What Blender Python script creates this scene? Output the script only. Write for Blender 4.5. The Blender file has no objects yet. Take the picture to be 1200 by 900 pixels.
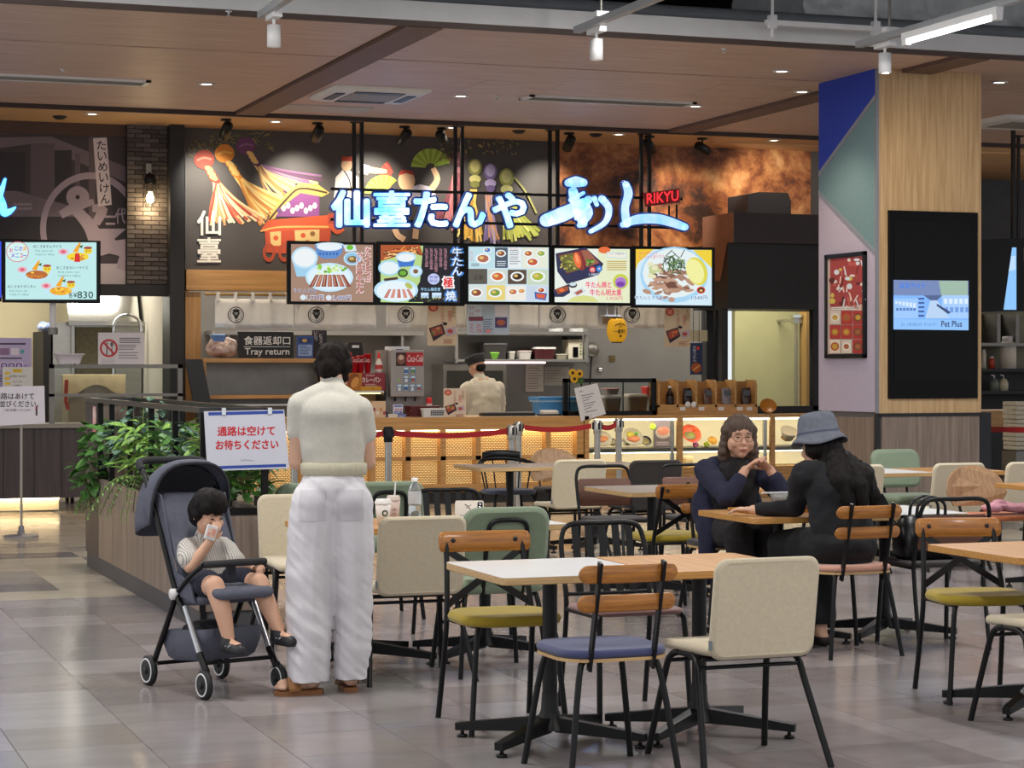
import bpy, bmesh, math, random
from mathutils import Vector, Matrix, noise
from math import pi, sin, cos, atan2, sqrt
random.seed(7)
SC = bpy.context.scene
COL = SC.collection

# ------------------------------------------------------------------ camera
F, HY, CAMZ = 2500.0, 430.0, 1.5           # focal length in px of a 1200 px wide frame, horizon row, eye height
YAW = math.atan2(900.0, F)
FW = Vector((sin(YAW), cos(YAW), 0)); RT = Vector((cos(YAW), -sin(YAW), 0)); UP = Vector((0, 0, 1))
cam_d = bpy.data.cameras.new('camera'); cam = bpy.data.objects.new('camera', cam_d); COL.objects.link(cam)
cam_d.sensor_width = 36; cam_d.lens = F / 1200 * 36; cam_d.shift_y = (HY - 450) / 1200.0
cam_d.clip_end = 200
cam.location = (0, 0, CAMZ); cam.rotation_euler = (pi / 2, 0, -YAW)
SC.camera = cam
EYE = Vector((0, 0, CAMZ))

# ------------------------------------------------------------------ world, exposure
w = bpy.data.worlds.new('hall_air'); SC.world = w; w.use_nodes = True
bg = w.node_tree.nodes['Background']; bg.inputs[0].default_value = (0.93, 0.95, 1.0, 1); bg.inputs[1].default_value = 0.85
SC.view_settings.view_transform = 'Standard'; SC.view_settings.look = 'None'
SC.view_settings.exposure = 0.3; SC.view_settings.gamma = 1.0; SC.view_settings.use_curve_mapping = False
SC.cycles.use_denoising = True
SC.cycles.max_bounces = 6; SC.cycles.diffuse_bounces = 3; SC.cycles.glossy_bounces = 3; SC.cycles.transmission_bounces = 6
SC.cycles.sample_clamp_indirect = 4.0; SC.cycles.caustics_reflective = False; SC.cycles.caustics_refractive = False

def lamp(kind, name, loc, power, color=(1, 1, 1), aim=None, **kw):
    l = bpy.data.lights.new(name, kind); l.energy = power; l.color = color
    for k, v in kw.items(): setattr(l, k, v)
    o = bpy.data.objects.new(name, l); COL.objects.link(o); o.location = loc
    d = (Vector(aim) - Vector(loc)) if aim is not None else Vector((0, 0, -1))
    o.rotation_euler = d.to_track_quat('-Z', 'Y').to_euler()
    return o
WARM = (1.0, 0.78, 0.52); NEUT = (1.0, 0.93, 0.84); COOL = (0.88, 0.93, 1.0)
# tube light rows of the hall (unseen overhead lamps, without housings)
TUBES = [(2.0, 4.0), (6.2, 4.0), (2.0, 9.2), (6.2, 9.2), (10.2, 9.2), (-2.2, 9.2), (-2.2, 14.0), (2.0, 13.6), (6.2, 13.6)]
for i, (x, y) in enumerate(TUBES):
    lamp('AREA', 'tube_light', (x, y, 4.46), 84, (1.0, 0.965, 0.92), shape='RECTANGLE', size=0.12, size_y=1.2)
# ------------------------------------------------------------------ projection helpers (photo pixel -> point of the place)
def ray(px, py): return FW + RT * ((px - 600) / F) + UP * ((HY - py) / F)
def onY(px, py, Y):
    r = ray(px, py); return EYE + r * (Y / r.y)
def onX(px, py, X):
    r = ray(px, py); return EYE + r * (X / r.x)
def onZ(px, py, Z=0.0):
    r = ray(px, py); return EYE + r * ((Z - CAMZ) / r.z)
def at(px, py, d): return EYE + ray(px, py) * d

# ------------------------------------------------------------------ materials
def hexc(h):
    h = h.lstrip('#'); c = [int(h[i:i + 2], 16) / 255 for i in (0, 2, 4)]
    return tuple((x / 12.92 if x <= 0.04045 else ((x + 0.055) / 1.055) ** 2.4) for x in c) + (1,)
MATS = {}
def mat(key, col='#808080', rough=0.5, metal=0.0, emit=0.0, ecol=None, kind=None, var=0.0, scale=8.0, bump=0.0, bscale=60.0,
        alpha=1.0, trans=0.0, spec=0.5, sheen=0.0, col2=None, stretch=(1, 1, 1), coat=0.0):
    if key in MATS: return MATS[key]
    m = bpy.data.materials.new(key); m.use_nodes = True; MATS[key] = m
    nt = m.node_tree; b = nt.nodes['Principled BSDF']; c = hexc(col)
    b.inputs['Base Color'].default_value = c; b.inputs['Roughness'].default_value = rough; b.inputs['Metallic'].default_value = metal
    b.inputs['Specular IOR Level'].default_value = spec
    if coat: b.inputs['Coat Weight'].default_value = coat; b.inputs['Coat Roughness'].default_value = 0.15
    if sheen: b.inputs['Sheen Weight'].default_value = sheen
    if trans: b.inputs['Transmission Weight'].default_value = trans; b.inputs['IOR'].default_value = 1.1 if trans > 0.9 else 1.3
    if alpha < 1: b.inputs['Alpha'].default_value = alpha
    if emit:
        b.inputs['Emission Color'].default_value = hexc(ecol) if ecol else c; b.inputs['Emission Strength'].default_value = emit
        if not ecol: b.inputs['Base Color'].default_value = (0.02, 0.02, 0.02, 1)
    def N(t, **kw):
        n = nt.nodes.new(t)
        for k, v in kw.items(): n.inputs[k].default_value = v
        return n
    if var or bump or kind:
        tc = nt.nodes.new('ShaderNodeTexCoord'); mp = nt.nodes.new('ShaderNodeMapping')
        mp.inputs['Scale'].default_value = stretch
        nt.links.new(tc.outputs['Object'], mp.inputs['Vector'])
    if var or kind == 'wood':
        n = N('ShaderNodeTexNoise', Scale=scale, Detail=5.0, Roughness=0.6)
        nt.links.new(mp.outputs['Vector'], n.inputs['Vector'])
        r = nt.nodes.new('ShaderNodeValToRGB'); e = r.color_ramp.elements
        c2 = hexc(col2) if col2 else tuple(max(0, x * (1 - var)) for x in c[:3]) + (1,)
        e[0].position = 0.32; e[0].color = c2; e[1].position = 0.68; e[1].color = tuple(min(1, x * (1 + var * 0.6)) for x in c[:3]) + (1,)
        nt.links.new(n.outputs['Fac'], r.inputs['Fac']); nt.links.new(r.outputs['Color'], b.inputs['Base Color'])
        if emit and not ecol: nt.links.new(r.outputs['Color'], b.inputs['Emission Color'])
    if bump:
        n2 = N('ShaderNodeTexNoise', Scale=bscale, Detail=4.0)
        nt.links.new(mp.outputs['Vector'], n2.inputs['Vector'])
        bp = nt.nodes.new('ShaderNodeBump'); bp.inputs['Strength'].default_value = bump; bp.inputs['Distance'].default_value = 0.004
        nt.links.new(n2.outputs['Fac'], bp.inputs['Height']); nt.links.new(bp.outputs['Normal'], b.inputs['Normal'])
    return m
def wood(key, col, col2, rough=0.45, axis='x', scale=5.0, coat=0.0):
    st = {'x': (0.6, 14, 14), 'y': (14, 0.6, 14), 'z': (14, 14, 0.6)}[axis]
    return mat(key, col, rough, kind='wood', var=0.12, col2=col2, scale=scale, stretch=st, bump=0.05, bscale=scale * 3, coat=coat)
def ink(col, emit=0.0):
    if emit: return mat('light_' + col + '_%g' % emit, col, 0.6, emit=emit)
    return mat('ink_' + col, col, 0.6)

BLACK = mat('black_metal', '#0b0b0d', 0.42, 0.0, spec=.3, var=0.15, scale=20)
DARK = mat('dark_paint', '#1b1a1d', 0.6, var=0.15, scale=6)
WHITE = mat('white_paint', '#dcdcdc', 0.5, var=0.05)
STEEL = mat('stainless_steel', '#b4b2ac', 0.32, 0.9, var=0.12, scale=3, stretch=(1, 1, 12))
STEELD = mat('dull_steel', '#77746f', 0.42, 0.75, var=0.15, scale=4)
CHROME = mat('polished_chrome', '#d0d2d4', 0.15, 1.0, var=0.03)
GLASS = mat('clear_glass', '#eef4f2', 0.03, trans=1.0)
TABWOOD = wood('oak_laminate', '#cb9a62', '#ad7c48', 0.38, 'y', 4)
TABWHITE = mat('white_laminate', '#e9e8e6', 0.25, var=0.03, scale=3)
PLY = wood('plywood_edge', '#c9a878', '#a98758', 0.5, 'x', 5)
SLAT = wood('teak_slat', '#b5772f', '#8a5520', 0.4, 'x', 6, 0.2)
COUNTERW = wood('counter_wood', '#c2955c', '#a87c46', 0.45, 'x', 3)

# ------------------------------------------------------------------ mesh building
def rot_axis(ang, ax): return Matrix.Rotation(ang, 3, ax)
class MB:
    def __init__(s): s.v = []; s.f = []; s.mi = []; s.sm = []; s.mats = []; s.cur = 0
    def use(s, m):
        if m not in s.mats: s.mats.append(m)
        s.cur = s.mats.index(m); return s
    def add(s, vs, fs, smooth=False):
        o = len(s.v); s.v += [tuple(p) for p in vs]
        for f in fs: s.f.append([i + o for i in f]); s.mi.append(s.cur); s.sm.append(smooth)
        return s
    def bx(s, x0, x1, y0, y1, z0, z1):
        vs = [(x, y, z) for z in (z0, z1) for y in (y0, y1) for x in (x0, x1)]
        return s.add(vs, [(0, 2, 3, 1), (4, 5, 7, 6), (0, 1, 5, 4), (2, 6, 7, 3), (0, 4, 6, 2), (1, 3, 7, 5)])
    def box(s, c, d, R=None):
        vs = []
        for z in (-.5, .5):
            for y in (-.5, .5):
                for x in (-.5, .5):
                    p = Vector((x * d[0], y * d[1], z * d[2]))
                    if R is not None: p = R @ p
                    vs.append(Vector(c) + p)
        return s.add(vs, [(0, 2, 3, 1), (4, 5, 7, 6), (0, 1, 5, 4), (2, 6, 7, 3), (0, 4, 6, 2), (1, 3, 7, 5)])
    def bar(s, a, b, w, t, up=(0, 0, 1)):
        a, b = Vector(a), Vector(b); d = (b - a); L = d.length; d.normalize()
        u = d.cross(Vector(up))
        if u.length < 1e-4: u = d.cross(Vector((0, 1, 0)))
        u.normalize(); n = u.cross(d)
        R = Matrix((u, d, n)).transposed()
        return s.box((a + b) / 2, (w, L, t), R)
    def loft(s, rings, caps=True, smooth=True, closed=True):
        n = len(rings[0]); vs = [p for r in rings for p in r]; fs = []
        for i in range(len(rings) - 1):
            for j in range(n if closed else n - 1):
                k = (j + 1) % n
                fs.append((i * n + j, i * n + k, (i + 1) * n + k, (i + 1) * n + j))
        s.add(vs, fs, smooth)
        if caps and closed:
            s.add(rings[0], [list(range(n))[::-1]]); s.add(rings[-1], [list(range(n))])
        return s
    def tube(s, pts, r, n=8, radii=None, caps=True):
        pts = [Vector(p) for p in pts]; rings = []; pu = None
        for i, p in enumerate(pts):
            if i == 0: t = pts[1] - p
            elif i == len(pts) - 1: t = p - pts[i - 1]
            else: t = (pts[i + 1] - p).normalized() + (p - pts[i - 1]).normalized()
            t.normalize()
            if pu is None:
                u = t.cross(Vector((0, 0, 1)))
                if u.length < 1e-3: u = t.cross(Vector((0, 1, 0)))
            else: u = pu - t * pu.dot(t)
            u.normalize(); pu = u; v = t.cross(u)
            rr = radii[i] if radii else r
            rings.append([p + u * (rr * cos(2 * pi * k / n)) + v * (rr * sin(2 * pi * k / n)) for k in range(n)])
        return s.loft(rings, caps)
    def lathe(s, prof, c=(0, 0, 0), n=20, axis=None, ref=None, caps=True, sx=1, sy=1):
        c = Vector(c); a = Vector(axis or (0, 0, 1)).normalized()
        u = Vector((1, 0, 0)) if abs(a.x) < 0.9 else Vector((0, 1, 0))
        u = (u - a * u.dot(a)).normalized(); v = a.cross(u)
        rings = [[c + a * z + u * (max(r, 1e-4) * sx * cos(2 * pi * k / n)) + v * (max(r, 1e-4) * sy * sin(2 * pi * k / n)) for k in range(n)] for r, z in prof]
        return s.loft(rings, caps)
    def ell(s, c, rx, ry, rz, n=16, m=10, R=None):
        c = Vector(c); rings = []
        for i in range(m + 1):
            t = -pi / 2 + pi * i / m; rr = max(cos(t), 1e-3)
            ring = []
            for k in range(n):
                p = Vector((rx * rr * cos(2 * pi * k / n), ry * rr * sin(2 * pi * k / n), rz * sin(t)))
                ring.append(c + (R @ p if R is not None else p))
            rings.append(ring)
        return s.loft(rings)
    def cap(s, a, b, r0, r1, sx=1, sy=1, ref=(1, 0, 0), n=14):
        a, b = Vector(a), Vector(b); d = b - a; L = max(d.length, 1e-4); d = d / L
        u = Vector(ref) - d * Vector(ref).dot(d)
        if u.length < 1e-3: u = Vector((0, 1, 0)) - d * d.y
        u.normalize(); v = d.cross(u); rings = []
        prof = [(r0 * sin(t), -r0 * cos(t)) for t in (0.02, .4, .8, 1.2)] + [(r0, 0), (r1, L)] + [(r1 * cos(t), L + r1 * sin(t)) for t in (.4, .8, 1.2, 1.55)]
        for r, z in prof:
            rings.append([a + d * z + u * (max(r, 1e-4) * sx * cos(2 * pi * k / n)) + v * (max(r, 1e-4) * sy * sin(2 * pi * k / n)) for k in range(n)])
        return s.loft(rings)
    def prism(s, poly, fn, t0, t1, smooth=False):          # poly in 2D, fn(u,v,t) -> 3D
        return s.loft([[fn(u, v, t0) for u, v in poly], [fn(u, v, t1) for u, v in poly]], True, smooth)
    def flat(s, pts): return s.add(pts, [list(range(len(pts)))])
    def xform(s, fn): s.v = [tuple(fn(Vector(p))) for p in s.v]; return s
    def mesh(s, name, mats=None):
        me = bpy.data.meshes.new(name); me.from_pydata(s.v, [], s.f)
        ml = s.mats if s.mats else ([mats] if not isinstance(mats, (list, tuple)) else mats)
        for m in ml: me.materials.append(m)
        if s.mats: me.polygons.foreach_set('material_index', s.mi)
        me.polygons.foreach_set('use_smooth', s.sm); me.update(); return me
    def build(s, name, m=None, parent=None, loc=None, bevel=0.0, local=False, **tags):
        """world coordinates unless the parent is a local-space thing; a top-level mesh gets its origin at its base"""
        if parent is None:
            if loc is None and s.v:
                xs, ys, zs = zip(*s.v); loc = Vector(((min(xs) + max(xs)) / 2, (min(ys) + max(ys)) / 2, min(zs)))
        elif not parent.get('_local') and not local:
            loc0 = wloc(parent); loc = None
            s.v = [tuple(Vector(p) - loc0) for p in s.v]
        if parent is None and loc is not None and not local: s.v = [tuple(Vector(p) - Vector(loc)) for p in s.v]
        me = s.mesh(name, m); o = bpy.data.objects.new(name, me); COL.objects.link(o)
        if parent is not None:
            o.parent = parent
            if parent.get('_local'): o['_local'] = 1
        elif loc is not None: o.location = loc
        if bevel:
            b = o.modifiers.new('bevel', 'BEVEL'); b.width = bevel; b.segments = 2; b.limit_method = 'ANGLE'
        for k, v in tags.items(): o[k] = v
        return o
def wloc(o):
    p = Vector(o.location)
    while o.parent is not None: o = o.parent; p += Vector(o.location)
    return p
def thing(name, label, cat, loc=(0, 0, 0), rz=None, group=None):
    o = bpy.data.objects.new(name, None); COL.objects.link(o); o.location = loc; o.empty_display_size = 0.1
    o['label'] = label; o['category'] = cat
    if group: o['group'] = group
    if rz is not None: o.rotation_euler = (0, 0, rz); o['_local'] = 1
    return o
def tag(o, label, cat, group=None):
    o['label'] = label; o['category'] = cat
    if group: o['group'] = group
    return o
def struct(o, label=None):
    o['kind'] = 'structure'
    if label: o['label'] = label
    return o
def from_mesh(name, me, parent=None, loc=None):
    o = bpy.data.objects.new(name, me); COL.objects.link(o)
    if parent is not None:
        o.parent = parent
        if parent.get('_local'): o['_local'] = 1
    if loc is not None: o.location = loc
    return o
def copy_tree(o, parent=None, **tags):
    c = o.copy(); COL.objects.link(c); c.parent = parent
    for ch in list(o.children): copy_tree(ch, c)
    for k, v in tags.items(): c[k] = v
    return c
def rrect(w, h, r, n=4, cx=0, cy=0):
    out = []
    for sx, sy, a0 in ((1, 1, 0), (-1, 1, pi / 2), (-1, -1, pi), (1, -1, 3 * pi / 2)):
        for k in range(n + 1):
            a = a0 + pi / 2 * k / n
            out.append((cx + sx * (w / 2 - r) + r * cos(a), cy + sy * (h / 2 - r) + r * sin(a)))
    return out
def cushion(mb, w, h, t, r, edge, fn, n=4):
    """rounded pad: outline w x h, thickness t, soft edge; fn(u,v,t)->3D"""
    rings = []
    for ins, z in ((edge, 0), (edge * .3, edge * .3), (0, edge), (0, t - edge), (edge * .3, t - edge * .3), (edge, t)):
        rings.append([fn(u, v, z) for u, v in rrect(w - 2 * ins, h - 2 * ins, max(r - ins * .5, .004), n)])
    return mb.loft(rings)
def catmull(pts, k=4, closed=False):
    P = [Vector(p) for p in pts]; n = len(P); out = []
    rng = range(n if closed else n - 1)
    for i in rng:
        if closed: a, b, c, d = P[(i - 1) % n], P[i], P[(i + 1) % n], P[(i + 2) % n]
        else: a, b, c, d = P[max(i - 1, 0)], P[i], P[i + 1], P[min(i + 2, n - 1)]
        for j in range(k):
            t = j / k
            out.append(0.5 * ((2 * b) + (c - a) * t + (2 * a - 5 * b + 4 * c - d) * t * t + (3 * b - a - 3 * c + d) * t ** 3))
    if not closed: out.append(P[-1])
    return out
# text: built-in typeface -> cached flat outline
_TX = {}
def glyphs(txt, bold=0.0, shear=0.0):
    k = (txt, bold, shear)
    if k not in _TX:
        c = bpy.data.curves.new('t', 'FONT'); c.body = txt; c.offset = bold; c.shear = shear; c.resolution_u = 2
        o = bpy.data.objects.new('t', c); me = o.to_mesh()
        vs = [(v.co.x, v.co.y) for v in me.vertices]; fs = [list(p.vertices) for p in me.polygons]
        o.to_mesh_clear(); bpy.data.objects.remove(o); bpy.data.curves.remove(c)
        if vs:
            x0 = min(v[0] for v in vs); x1 = max(v[0] for v in vs); y0 = min(v[1] for v in vs); y1 = max(v[1] for v in vs)
            vs = [((x - x0) / max(x1 - x0, 1e-6), (y1 - y) / max(y1 - y0, 1e-6)) for x, y in vs]
        _TX[k] = (vs, fs)
    return _TX[k]
class Print:
    """flat print on a surface; shapes are given in photo pixels and unprojected onto that surface"""
    def __init__(s, fn, normal, emit=0.0, step=0.00008, base=0.0008):
        s.fn = fn; s.n = Vector(normal); s.emit = emit; s.l = 0; s.mb = MB(); s.step = step; s.base = base
    def P(s, x, y): return s.fn(x, y) + s.n * (s.base + s.l * s.step)
    def begin(s, col):
        s.l += 1; s.mb.use(ink(col, s.emit) if isinstance(col, str) else col)
    def poly(s, pts, col): s.begin(col); s.mb.flat([s.P(x, y) for x, y in pts]); return s
    def rect(s, x0, y0, x1, y1, col, sk=0): return s.poly([(x0, y0), (x1, y0 + sk), (x1, y1 + sk), (x0, y1)], col)
    def ell(s, x, y, rx, ry, col, n=20, a=0):
        return s.poly([(x + rx * cos(2 * pi * k / n) * cos(a) - ry * sin(2 * pi * k / n) * sin(a), y + rx * cos(2 * pi * k / n) * sin(a) + ry * sin(2 * pi * k / n) * cos(a)) for k in range(n)], col)
    def ring(s, x, y, r0, r1, col, n=36, a0=0, a1=2 * pi, asp=1):
        s.begin(col)
        for k in range(n):
            p, q = a0 + (a1 - a0) * k / n, a0 + (a1 - a0) * (k + 1) / n
            s.mb.flat([s.P(x + r * cos(t), y + r * asp * sin(t)) for r, t in ((r0, p), (r1, p), (r1, q), (r0, q))])
        return s
    def stroke(s, pts, w, col, w1=None, smooth=True):
        s.begin(col); pts = [Vector((p[0], p[1], 0)) for p in pts]
        if smooth and len(pts) > 2: pts = catmull(pts, 4)
        L = []; R = []
        for i, p in enumerate(pts):
            t = (pts[min(i + 1, len(pts) - 1)] - pts[max(i - 1, 0)]).normalized(); n = Vector((-t.y, t.x, 0))
            f = i / (len(pts) - 1); ww = w if w1 is None else (w + (w1 - w) * f)
            if isinstance(w, (list, tuple)):
                g = f * (len(w) - 1); i0 = min(int(g), len(w) - 2); ww = w[i0] + (w[i0 + 1] - w[i0]) * (g - i0)
            L.append(p + n * ww / 2); R.append(p - n * ww / 2)
        for i in range(len(pts) - 1):
            s.mb.flat([s.P(q.x, q.y) for q in (L[i], L[i + 1], R[i + 1], R[i])])
        return s
    def text(s, t, x0, y0, x1, y1, col, bold=0.0, vert=False, sk=0, shear=0):
        s.begin(col); s.b = bold; bold = 0
        if vert:
            h = (y1 - y0) / len(t)
            for i, ch in enumerate(t): s._g(ch, x0, y0 + h * (i + .04), x1, y0 + h * (i + .94), bold, sk, shear)
        else: s._g(t, x0, y0, x1, y1, bold, sk, shear)
        return s
    def _g(s, t, x0, y0, x1, y1, bold, sk, shear):
        vs, fs = glyphs(t, 0, shear); b = s.b * abs(y1 - y0) * .5
        for dx, dy in (((0, 0),) if not b else ((-b, -b), (b, -b), (-b, b), (b, b)) if b < .8 else [(b * cos(k * pi / 4), b * sin(k * pi / 4)) for k in range(8)]):
            s.l += .25; s.mb.add([s.P(x0 + (x1 - x0) * u + dx, y0 + (y1 - y0) * v + sk * u + dy) for u, v in vs], fs)
    def lines(s, x0, y0, x1, n, dy, col, h=1.0, jit=0.35, sk=0):
        for i in range(n):
            xe = x1 - (x1 - x0) * jit * random.random(); s.rect(x0, y0 + i * dy, xe, y0 + i * dy + h, col, sk * (xe - x0) / max(x1 - x0, 1))
        return s
    def build(s, name, parent): return s.mb.build(name, None, parent)
def planeY(Y): return (lambda x, y: onY(x, y, Y))
def planeX(X): return (lambda x, y: onX(x, y, X))
NYM = (0, -1, 0); NXM = (-1, 0, 0)
# soft bodies: union of capsules, fused and smoothed into one skin
def blob(mb, name, m, voxel=0.012, smooth=6, parent=None, wr=None, post=None):
    me = mb.mesh('tmp', m); o = bpy.data.objects.new('tmp', me); COL.objects.link(o)
    r = o.modifiers.new('r', 'REMESH'); r.mode = 'VOXEL'; r.voxel_size = voxel
    if smooth:
        k = o.modifiers.new('s', 'SMOOTH'); k.factor = 0.5; k.iterations = smooth
    dg = bpy.context.evaluated_depsgraph_get(); dg.update()
    out = bpy.data.meshes.new_from_object(o.evaluated_get(dg)); out.name = name
    bpy.data.objects.remove(o); bpy.data.meshes.remove(me)
    out.materials.clear(); out.materials.append(m)
    out.polygons.foreach_set('use_smooth', [True] * len(out.polygons))
    if wr:
        amp, fn = wr
        ns = [v.normal.copy() for v in out.vertices]
        for v, nn in zip(out.vertices, ns): v.co += nn * amp * fn(v.co)
    if post:
        for v in out.vertices: v.co = post(v.co)
    out.update()
    return from_mesh(name, out, parent)
# ================================================================== SETTING
CEIL = 4.2; YF = 16.05; YJ = 18.0; YS = 22.3; YW = 23.7; YSCR = 22.5; YC = 22.2; YK = 26.4
XL, XR = -5.0, 22.0
CEILW = wood('ceiling_laminate', '#cbb2a4', '#b39484', 0.5, 'x', 2.2)
SOFF = mat('soffit_laminate', '#d6ab7a', 0.55, var=0.08, scale=2)
CONC = mat('grey_fascia', '#d2d2d2', 0.75, var=0.08, scale=2)
PLEN = mat('plenum_paint', '#17181b', 0.9, var=0.3, scale=1.5)
LAMIN = wood('grey_brown_laminate', '#8b7b6f', '#6d5f55', 0.5, 'z', 2.5)
DKBR = wood('dark_brown_laminate', '#43383a', '#332a2b', 0.5, 'z', 2.5)
LINEN = mat('beige_wall', '#cfc4a4', 0.8, var=0.06, scale=2)

# floor tiles: tone picked per tile from the tile's place
TS = 0.5
def tile_mat(key, tones, rough):
    m = bpy.data.materials.new(key); m.use_nodes = True; nt = m.node_tree; b = nt.nodes['Principled BSDF']
    g = nt.nodes.new('ShaderNodeNewGeometry'); sc = nt.nodes.new('ShaderNodeVectorMath'); sc.operation = 'SCALE'; sc.inputs['Scale'].default_value = 1 / TS
    fl = nt.nodes.new('ShaderNodeVectorMath'); fl.operation = 'FLOOR'; wn = nt.nodes.new('ShaderNodeTexWhiteNoise'); wn.noise_dimensions = '2D'
    nt.links.new(g.outputs['Position'], sc.inputs[0]); nt.links.new(sc.outputs[0], fl.inputs[0]); nt.links.new(fl.outputs[0], wn.inputs['Vector'])
    r = nt.nodes.new('ShaderNodeValToRGB'); r.color_ramp.interpolation = 'CONSTANT' if len(tones) > 3 else 'LINEAR'
    e = r.color_ramp.elements
    while len(e) < len(tones): e.new(0.5)
    for i, t in enumerate(tones): e[i].position = i / len(tones); e[i].color = hexc(t)
    nt.links.new(wn.outputs['Value'], r.inputs['Fac'])
    n = nt.nodes.new('ShaderNodeTexNoise'); n.inputs['Scale'].default_value = 3.5; n.inputs['Detail'].default_value = 6
    mp = nt.nodes.new('ShaderNodeMapping'); mp.inputs['Scale'].default_value = (1, 2.2, 1)
    nt.links.new(g.outputs['Position'], mp.inputs['Vector']); nt.links.new(mp.outputs['Vector'], n.inputs['Vector'])
    mx = nt.nodes.new('ShaderNodeMix'); mx.data_type = 'RGBA'; mx.blend_type = 'MULTIPLY'; mx.inputs[0].default_value = 0.4
    r2 = nt.nodes.new('ShaderNodeValToRGB'); r2.color_ramp.elements[0].position = 0.3; r2.color_ramp.elements[0].color = (0.6, 0.59, 0.6, 1); r2.color_ramp.elements[1].position = 0.7
    nt.links.new(n.outputs['Fac'], r2.inputs['Fac']); nt.links.new(r.outputs['Color'], mx.inputs[6]); nt.links.new(r2.outputs['Color'], mx.inputs[7])
    nt.links.new(mx.outputs[2], b.inputs['Base Color'])
    b.inputs['Roughness'].default_value = rough; b.inputs['Specular IOR Level'].default_value = 0.6
    n3 = nt.nodes.new('ShaderNodeTexNoise'); n3.inputs['Scale'].default_value = 2
    mr = nt.nodes.new('ShaderNodeMapRange'); mr.inputs['To Min'].default_value = rough - 0.02; mr.inputs['To Max'].default_value = rough + 0.03
    nt.links.new(g.outputs['Position'], n3.inputs['Vector']); nt.links.new(n3.outputs['Fac'], mr.inputs['Value']); nt.links.new(mr.outputs['Result'], b.inputs['Roughness'])
    return m
TILE = tile_mat('grey_vinyl_tile', ['#8d8687', '#979192', '#a19a9b', '#928988', '#9b9495'], 0.18)
TILEB = tile_mat('mixed_vinyl_tile', ['#c4b9a6', '#9a948f', '#cfc4b0', '#777374', '#bfb4a2', '#afa69b'], 0.18)  # beige and dark mix, also lightened for the counter light on the far floor
floor = struct(MB().bx(XL, XR, -4, 28, -0.12, -0.004).build('floor', mat('tile_joint', '#4a4747', 0.7, var=0.1)), 'grey vinyl tile floor of the food court')
def tile_quad(mb, x, y):
    a, bq = 0.0012, TS - 0.0012
    mb.add([(x + a, y + a, -.004), (x + bq, y + a, -.004), (x + bq, y + bq, -.004), (x + a, y + bq, -.004),
            (x + a + .001, y + a + .001, 0), (x + bq - .001, y + a + .001, 0), (x + bq - .001, y + bq - .001, 0), (x + a + .001, y + bq - .001, 0)],
           [(4, 5, 6, 7), (0, 1, 5, 4), (1, 2, 6, 5), (2, 3, 7, 6), (3, 0, 4, 7)])
cells = []
for i in range(int(XL / TS), int(XR / TS)):
    for j in range(-8, 56):
        x, y = i * TS, j * TS; cx, cy = x + TS / 2, y + TS / 2
        d = cx * FW.x + cy * FW.y; lat = cx * RT.x + cy * RT.y
        vis = d > 7.0 and abs(lat / d) < 0.265 and cy < 22.5
        cells.append((not vis, d, x, y))
cells.sort()
tm = {}
rest = MB()
for k, (nv, d, x, y) in enumerate(cells):
    far = y > 13.9
    if k < 300 and not nv:
        kk = 'f' if far else 'n'
        if kk not in tm:
            q = MB(); tile_quad(q, 0, 0); tm[kk] = q.mesh('tile', TILEB if far else TILE)
        o = from_mesh('tile', tm[kk], floor, Vector((x, y, 0)) - Vector(floor.location))
    else:
        rest.use(TILEB if far else TILE); tile_quad(rest, x, y)
r = rest.build('tile_field', None, floor); r['kind'] = 'stuff'

# ceiling of laminate panels with recessed joints and two beams
ceil = struct(MB().bx(XL, XR, YF + .02, YW + 3.2, CEIL + .03, CEIL + .14).build('ceiling', mat('joint_shadow', '#241c1a', 0.8, var=0.1)), 'wood laminate panel ceiling over the counters')
xs = [XL, 0.05, 5.05, 10.05, 15.05, XR]
for i in range(5):
    x0 = xs[i] + (0.17 if i else 0); x1 = xs[i + 1] - (0.17 if i < 4 else 0)
    for y0, y1 in ((YF + .02, YJ - .03), (YJ + .03, YS - .06)):
        n = 1
        MB().bx(x0, x1, y0, y1, CEIL, CEIL + .05).build('panel', CEILW, ceil, bevel=.004)
for x in xs[1:5]:
    MB().bx(x - .15, x + .15, YF + .02, YS - .04, CEIL - .03, CEIL + .05).build('beam', mat('ceiling_beam', '#6d5348', 0.6, var=0.1), ceil)
MB().bx(XL, XR, YS, YW + 3.0, CEIL - .02, CEIL + .03).build('soffit', SOFF, ceil)
MB().bx(XL, XR, YS - .05, YS, CEIL - .045, CEIL + .05).build('soffit_shadow_strip', mat('shadow_gap_tone', '#3a2a26', 0.6, var=.1), ceil)  # dark strip drawn in place of the shade in the soffit gap
fas = struct(MB().bx(XL, XR, YF - .05, YF + .02, CEIL + .02, CEIL + .17).build('trim_1', CONC), 'grey fascia along the ceiling edge')
MB().bx(XL, XR, YF - .03, YF + .02, CEIL - .02, CEIL + .02).build('edge_strip', mat('edge_strip', '#4a3a34', 0.6, var=.1), fas)
MB().bx(XL, XR, YF + .02, YF + .3, CEIL + .14, CEIL + .16).build('ledge', CONC, fas)
slab = struct(MB().bx(XL, XR, -4, 28, 5.9, 6.1).build('ceiling_slab', PLEN), 'dark open slab above the hall')
struct(MB().bx(XL, XR, 25.4, 25.6, 4.3, 5.9).build('wall_plenum', PLEN), 'dark back of the open plenum')
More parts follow.
